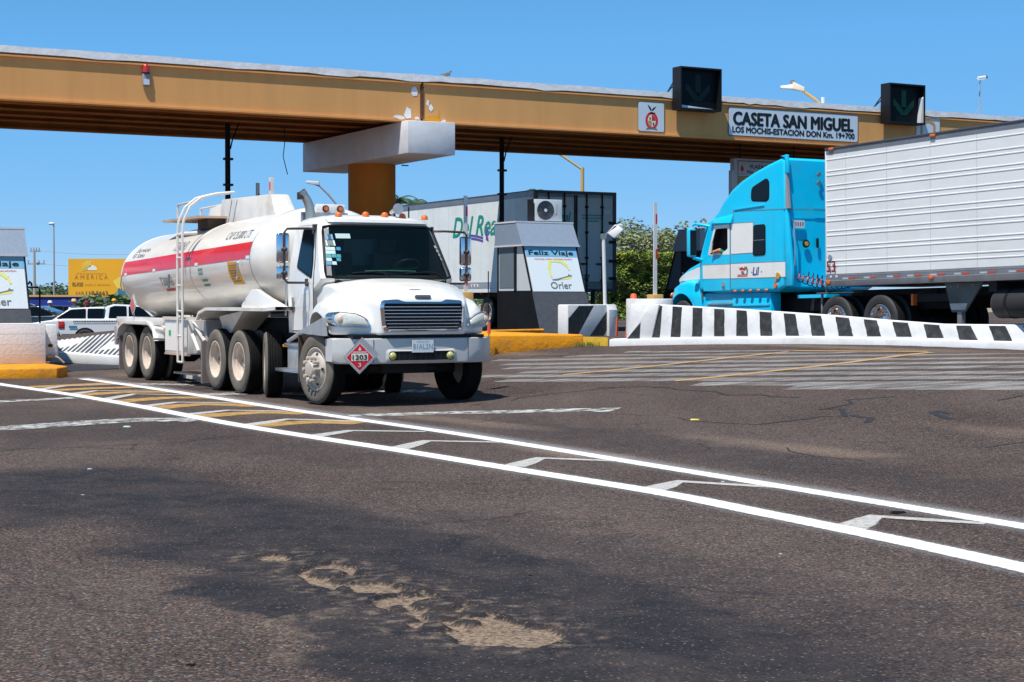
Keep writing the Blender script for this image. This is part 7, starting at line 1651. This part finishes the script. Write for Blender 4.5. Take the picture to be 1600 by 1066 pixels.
for z, dz in ((EYE + (HOR - 391) / sP, .0), (EYE + (HOR - 411) / sP, .3)):
    pts = [(x_, 0, z + dz * 0 - .010 * x_ * (14 - x_) * .6 - .25 * x_ / 14 * 1.6) for x_ in [i * 1.4 for i in range(11)]]; MB().tube(pts, .025, 4).build('wire', M('pole_grey'), wy)
t, h_ = pole(84, 350, 190, 'mast_light', 'very tall thin pinkish mast with a single lamp on top', 'lamp post'); MB().cyl((0, 0, -.5), (0, 0, h_), .11, .07, 10).build('mast', mat('mast_pink', (.42, .34, .36), .7), t, smooth=40); MB().ball((-.25, 0, h_ + .02), .28, (1.3, .8, .6)).build('lamp', M('pole_white'), t, smooth=60)
# street lamps beyond the gantry
t, h_ = pole(910, 262, 80, 'street_lamp', 'ochre street lamp rising behind the shaded box trailer', 'street lamp'); s8 = FOC / 80
MB().cyl((0, 0, 0), (0, 0, h_), .10, .085, 12).build('mast', M('pole_ochre'), t, smooth=40); MB().tube([(0, 0, h_ - .10), (-.95, 0, h_ + .55), (-1.5, 0, h_ + .85)], .05, 8).build('arm', M('pole_ochre'), t, smooth=40); MB().ball((-1.8, 0, h_ + .9), .28, (1.5, .7, .4)).build('lamp_head', M('pole_grey'), t, smooth=60)
a0, b0, c0 = at(528, 322, 95), at(500, 291, 95), at(482, 286.5, 95); t = thing('street_lamp', 'grey street lamp leaning over the cab of the tanker', 'street lamp', (a0.x + .1, 95, 0))
L3 = t.location; MB().cyl((0, 0, 0), (0, 0, a0.z), .09, .07, 10).build('mast', M('pole_grey'), t, smooth=40); MB().tube([(0, 0, a0.z - .1), a0 - L3, (a0.lerp(b0, .5)) - L3 + Vector((0, 0, .05)), b0 - L3, b0 - L3 + Vector((-.25, 0, .1))], .06, 8).build('arm', M('pole_grey'), t, smooth=40)
MB().hexa([c0 - L3 + Vector((-.15, -.15, 0)), c0 - L3 + Vector((.6, -.12, -.14)), c0 - L3 + Vector((.6, .12, -.14)), c0 - L3 + Vector((-.15, .15, 0))], [c0 - L3 + Vector((-.1, -.15, .14)), c0 - L3 + Vector((.6, -.12, .1)), c0 - L3 + Vector((.6, .12, .1)), c0 - L3 + Vector((-.1, .15, .14))]).build('lamp_head', M('pole_white'), t, bevel=.03)
p = at(1240, 156, 60); t = thing('street_lamp', 'cream street lamp head above the name sign, its mast hidden by the gantry', 'street lamp', (at(1300, 180, 60).x, 60, .3)); L3 = t.location
q1, q2, q3 = at(1300, 180, 60) - L3, at(1273, 155, 60) - L3, at(1254, 142, 60) - L3
MB().cyl((0, 0, 0), (0, 0, q1.z), .09, .07, 10).build('mast', M('pole_ochre'), t, smooth=40); MB().tube([q1, q2, q3], .055, 8).build('arm', M('pole_ochre'), t)
mb = MB(); h1, h2, h3 = at(1256, 140, 60) - L3, at(1238, 134.5, 60) - L3, at(1219, 137, 60) - L3
mb.loft([[h1 + Vector((0, y, z)) for y, z in ((-.12, -.08), (.12, -.08), (.12, .08), (-.12, .08))], [h2 + Vector((0, y, z)) for y, z in ((-.2, -.12), (.2, -.12), (.14, .14), (-.14, .14))]]); hd_ = mb.build('lamp_head', mat('lamp_cream', (.68, .60, .48), .5), t, bevel=.02)
MB().loft([[h2 + Vector((.06, y, z)) for y, z in ((-.18, -.12), (.18, -.12), (.12, .06), (-.12, .06))], [h3 + Vector((0, y, z)) for y, z in ((-.1, -.03), (.1, -.03), (.08, .05), (-.08, .05))]]).build('glass_bowl', M('pole_white'), t, bevel=.02); MB().cyl(h2 + Vector((0, 0, .1)), h2 + Vector((0, 0, .2)), .07, seg=12).build('photocell', mat('cell_brown', (.3, .18, .14), .5), t)
p = at(1244, 146, 45.8); t = thing('stub_post', 'short white stub post on the girder edge below the lamp head', 'post', gw(14.0, .8, 7.44)); MB().cyl((0, 0, 0), (0, 0, .30), .04, .055, 8).build('stub', M('pole_white'), t)
# ------------------------------------------------------------------ trees and hedge
def leaves(n, shape, size, sd, m, name, parent, asp=.5, kind=None):
    r = random.Random(sd); vs, fs = [], []
    for i in range(n):
        p = shape(r); a, b = r.uniform(0, 6.28), r.uniform(-1, 1); x = Vector((math.cos(a), math.sin(a), b * .6)).normalized(); y = x.cross(Vector((r.uniform(-1, 1), r.uniform(-1, 1), r.uniform(-1, 1)))).normalized(); s = size * r.uniform(.5, 1.3)
        k = len(vs); vs += [p - x * s, p - y * s * asp, p + x * s, p + y * s * asp]; fs.append((k, k + 1, k + 2, k + 3))
    me = bpy.data.meshes.new(name); me.from_pydata(vs, [], fs); me.materials.append(m); o = link(name, me, parent, kind); return o
def tree(px, ytop, Y, w, label, m, sd, n=2600, sz=.16, loose=1.0, z0=0, nm='leafy_tree'):
    c = at(px, ytop, Y); H_ = c.z - z0; t = thing(nm, label, 'tree', (c.x, c.y, z0)); r = random.Random(sd)
    cl = []
    for i in range(int(16 + 6 * loose)):
        a = r.uniform(0, 6.28); f = r.uniform(.30, .93); rad = w / 2 * math.sqrt(max(.05, 1 - ((f - .58) / .42) ** 2)) * r.uniform(.3, .95)
        cl.append((Vector((rad * math.cos(a), rad * math.sin(a) * .8, H_ * f)), w * r.uniform(.11, .20)))
    cl.append((Vector((0, 0, H_ - w * .12)), w * .13))
    def shp(r):
        c_, q_ = r.choice(cl); v = Vector((r.gauss(0, 1), r.gauss(0, 1), r.gauss(0, 1))).normalized() * q_ * r.random() ** (.35) ; v.z *= .8; return c_ + v
    leaves(n, shp, sz, sd, m, 'crown', t)
    mb = MB(); mb.tube([(0, 0, -.3), (.05 * w, 0, H_ * .25), (0, 0, H_ * .55)], [w * .035, w * .028, w * .015], 8)
    for c_, q_ in cl[:9]: mb.tube([(0.02 * w, 0, H_ * .28), c_ * .6 + Vector((0, 0, H_ * .12)), c_], [w * .018, w * .01, w * .004], 5)
    mb.build('trunk', M('bark'), t)
for i, (px, yt, Y, w, lb, m, n) in enumerate([(985, 344, 105, 6.2, 'tallest pale leafy tree above the hedge', 'leaf_tree', 3600), (1012, 354, 108, 5.6, 'sparse olive tree left of the tall gate arm', 'leaf_tree', 2600), (1042, 354, 104, 5.4, 'round olive tree right of the tall gate arm', 'leaf_tree', 3000),
        (962, 362, 102, 4.5, 'small olive tree at the edge of the shaded trailer', 'leaf_tree', 2200), (1066, 366, 112, 4.5, 'low olive tree just left of the dark booth', 'leaf_tree', 1800), (1100, 338, 100, 5.0, 'thin bare tree behind the blue truck mirror', 'leaf_tree', 900), (1150, 352, 120, 5, 'tree hidden behind the blue cab', 'leaf_tree', 1200)]):
    tree(px, yt, Y, w, lb, M(m), 20 + i, int(n * 1.7), .12, z0=.3)
for i, (px, yt, Y, w, lb) in enumerate([(50, 454, 230, 5.5, 'small green tree beside the utility pole'), (84, 447, 240, 8, 'wide green tree at the foot of the mast'), (100, 454, 235, 5, 'green tree left of the billboard'), (170, 468, 130, 5, 'green bushes under the billboard'), (188, 466, 128, 4, 'green bushes right of the billboard post'), (420, 440, 230, 7, 'tree beyond the tanker'), (700, 440, 200, 9, 'tree beyond the shaded trailer')]):
    tree(px, yt, Y, w, lb, M('leaf_far'), 40 + i, 1700, .24, z0=0)
def palm(px, ytop, Y, label, sd, L_=2.2):
    c = at(px, ytop, Y); t = thing('palm_tree', label, 'tree', (c.x, c.y, .3)); H_ = c.z - .3 - L_ * .35; r = random.Random(sd)
    MB().tube([(0, 0, 0), (.1, 0, H_ * .5), (0, 0, H_)], [.25, .2, .17], 10).build('trunk', M('bark'), t, smooth=40)
    for k in range(17):
        a = r.uniform(0, 6.28); up = r.uniform(-.1, .9); pts = []
        for j in range(7):
            f = j / 6; pts.append(Vector((math.cos(a) * L_ * f, math.sin(a) * L_ * f, H_ + L_ * (up * f - (.55 + up * .45) * f * f))))
        mb = MB()
        for j in range(6):
            for q_ in range(3):
                p = pts[j].lerp(pts[j + 1], q_ / 3); dd = (pts[j + 1] - pts[j]).normalized(); sd_ = dd.cross(Vector((0, 0, 1))).normalized()
                for s in (-1, 1):
                    ln = L_ * .28 * (1 - (j / 7)); tip = p + sd_ * s * ln * .8 + dd * ln * .6 - Vector((0, 0, ln * .35)); mb.add([p, p + dd * .07, tip], [(0, 1, 2)])
        mb.tube(pts, .025, 4); mb.build('frond', M('leaf_palm'), t)
palm(646, 303, 110, 'palm tree crown right of the orange column', 1, 1.7); palm(622, 300, 108, 'palm tree half hidden by the orange column', 2, 1.5); palm(836, 292, 150, 'palm tree hidden behind the shaded trailer', 3, 1.2)
h0, h1 = at(930, 470, 82), at(1130, 470, 82); Hh = EYE + (HOR - 396) / (FOC / 82)
t = thing('hedge', 'dense clipped green hedge with yellow tips beyond the gate arm', 'hedge', (h0.x, 82, .3)); LH = h1.x - h0.x
def hsh(r):
    f = r.random(); x = r.uniform(0, LH); z = r.uniform(0, Hh - .3 + .10 * noise.noise(Vector((x * 1.3, 0, 0)))); y = -.55 * noise.noise(Vector((x * .9, z * 1.1, 2))) - .25 * noise.noise(Vector((x * 3, z * 3, 7))) - r.random() * .18 - .1 
    if r.random() < .22: z = Hh - .3 + .14 * noise.noise(Vector((x * 2, 0, 0))) - r.random() * .08; y = r.uniform(0, 2)
    return Vector((x, y, z))
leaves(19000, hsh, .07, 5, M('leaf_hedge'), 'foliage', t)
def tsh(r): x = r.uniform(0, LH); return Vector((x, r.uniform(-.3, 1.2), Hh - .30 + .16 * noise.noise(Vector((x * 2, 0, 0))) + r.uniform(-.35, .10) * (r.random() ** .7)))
leaves(3800, tsh, .06, 6, M('leaf_tip'), 'yellow_tips', t)  # yellow-green leaf tips along the hedge top
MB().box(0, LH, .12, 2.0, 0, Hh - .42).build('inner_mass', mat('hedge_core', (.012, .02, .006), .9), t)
# distant tree line that closes the horizon
rf = random.Random(11); mb = MB()
def fsh(r):
    x = r.uniform(-420, 420); b = 3.0 + 2.2 * noise.noise(Vector((x * .03, 0, 0))) + 1.2 * noise.noise(Vector((x * .15, 4, 0))); return Vector((x, 560 + r.uniform(-6, 6), r.random() ** .7 * b + .2))
leaves(26000, fsh, .9, 12, M('leaf_far'), 'far_tree_line', None, kind='stuff')['label'] = 'low dark green line of trees on the horizon'
bpy.data.objects['far_tree_line']['category'] = 'trees'
# litter on the road
for i, (x, y, m, s) in enumerate([(1085, 657, 'litter', .05), (1130, 754, 'paper', .02), (1402, 803, 'rubber', .05), (828, 901, 'rubber', .018), (141, 734, 'paper', .025), (299, 1041, 'rubber', .02), (129, 775, 'paper', .02), (1219, 867, 'paper', .015), (200, 668, 'paper', .05)]):
    p = G(x, y); r = random.Random(i); pts = [Vector((s * math.cos(k * .9) * r.uniform(.5, 1.4), s * .5 * math.sin(k * .9) * r.uniform(.5, 1.3), 0)) for k in range(7)]
    lb = ['flat yellow litter scrap on the road right of the truck', 'white paper scrap between the painted lines', 'black rubber shred near the right chevron', 'dark pebble above the pothole', 'pale scrap at the left on dark asphalt', 'black pebble by the lower edge', 'pale pebble on the dark patch', 'white pebble at the right foreground', 'small pale scrap beyond the rumble strip'][i]
    mb = MB(); mb.loft([[q_ + Vector((0, 0, .004)) for q_ in pts], [q_ * .7 + Vector((0, 0, .004 + s * .3)) for q_ in pts]]); o = mb.build('litter_scrap' if m != 'rubber' else 'pebble', M(m)); o.location = p; o['label'] = lb; o['category'] = 'litter' if m != 'rubber' else 'pebble'
gr_ = MB(); r = random.Random(77); hp3 = [G(x, y) for x, y in zoomed(380, 830, 3.077, [(300, 190), (400, 250), (640, 340), (760, 350), (900, 430), (1100, 480), (1300, 500), (1450, 510), (1200, 540), (1000, 420)])]
for i in range(420):
    c = r.choice(hp3); p = Vector((c.x + r.gauss(0, .10), c.y + r.gauss(0, .13), 0)); s = r.uniform(.003, .011); zz = -.030 + s * .2
    gr_.ball((p.x, p.y, zz), s, (r.uniform(.7, 1.3), r.uniform(.7, 1.2), .7), 6, 4, m=r.choice((0, 0, 1)))
o = gr_.build('loose_gravel', [mat('gravel_tan', (.42, .31, .2), .9, var=.2, vscale=60), mat('gravel_dark', (.13, .11, .10), .9)], smooth=50, kind='stuff'); o['label'] = 'loose gravel lying in the pothole'; o['category'] = 'gravel'
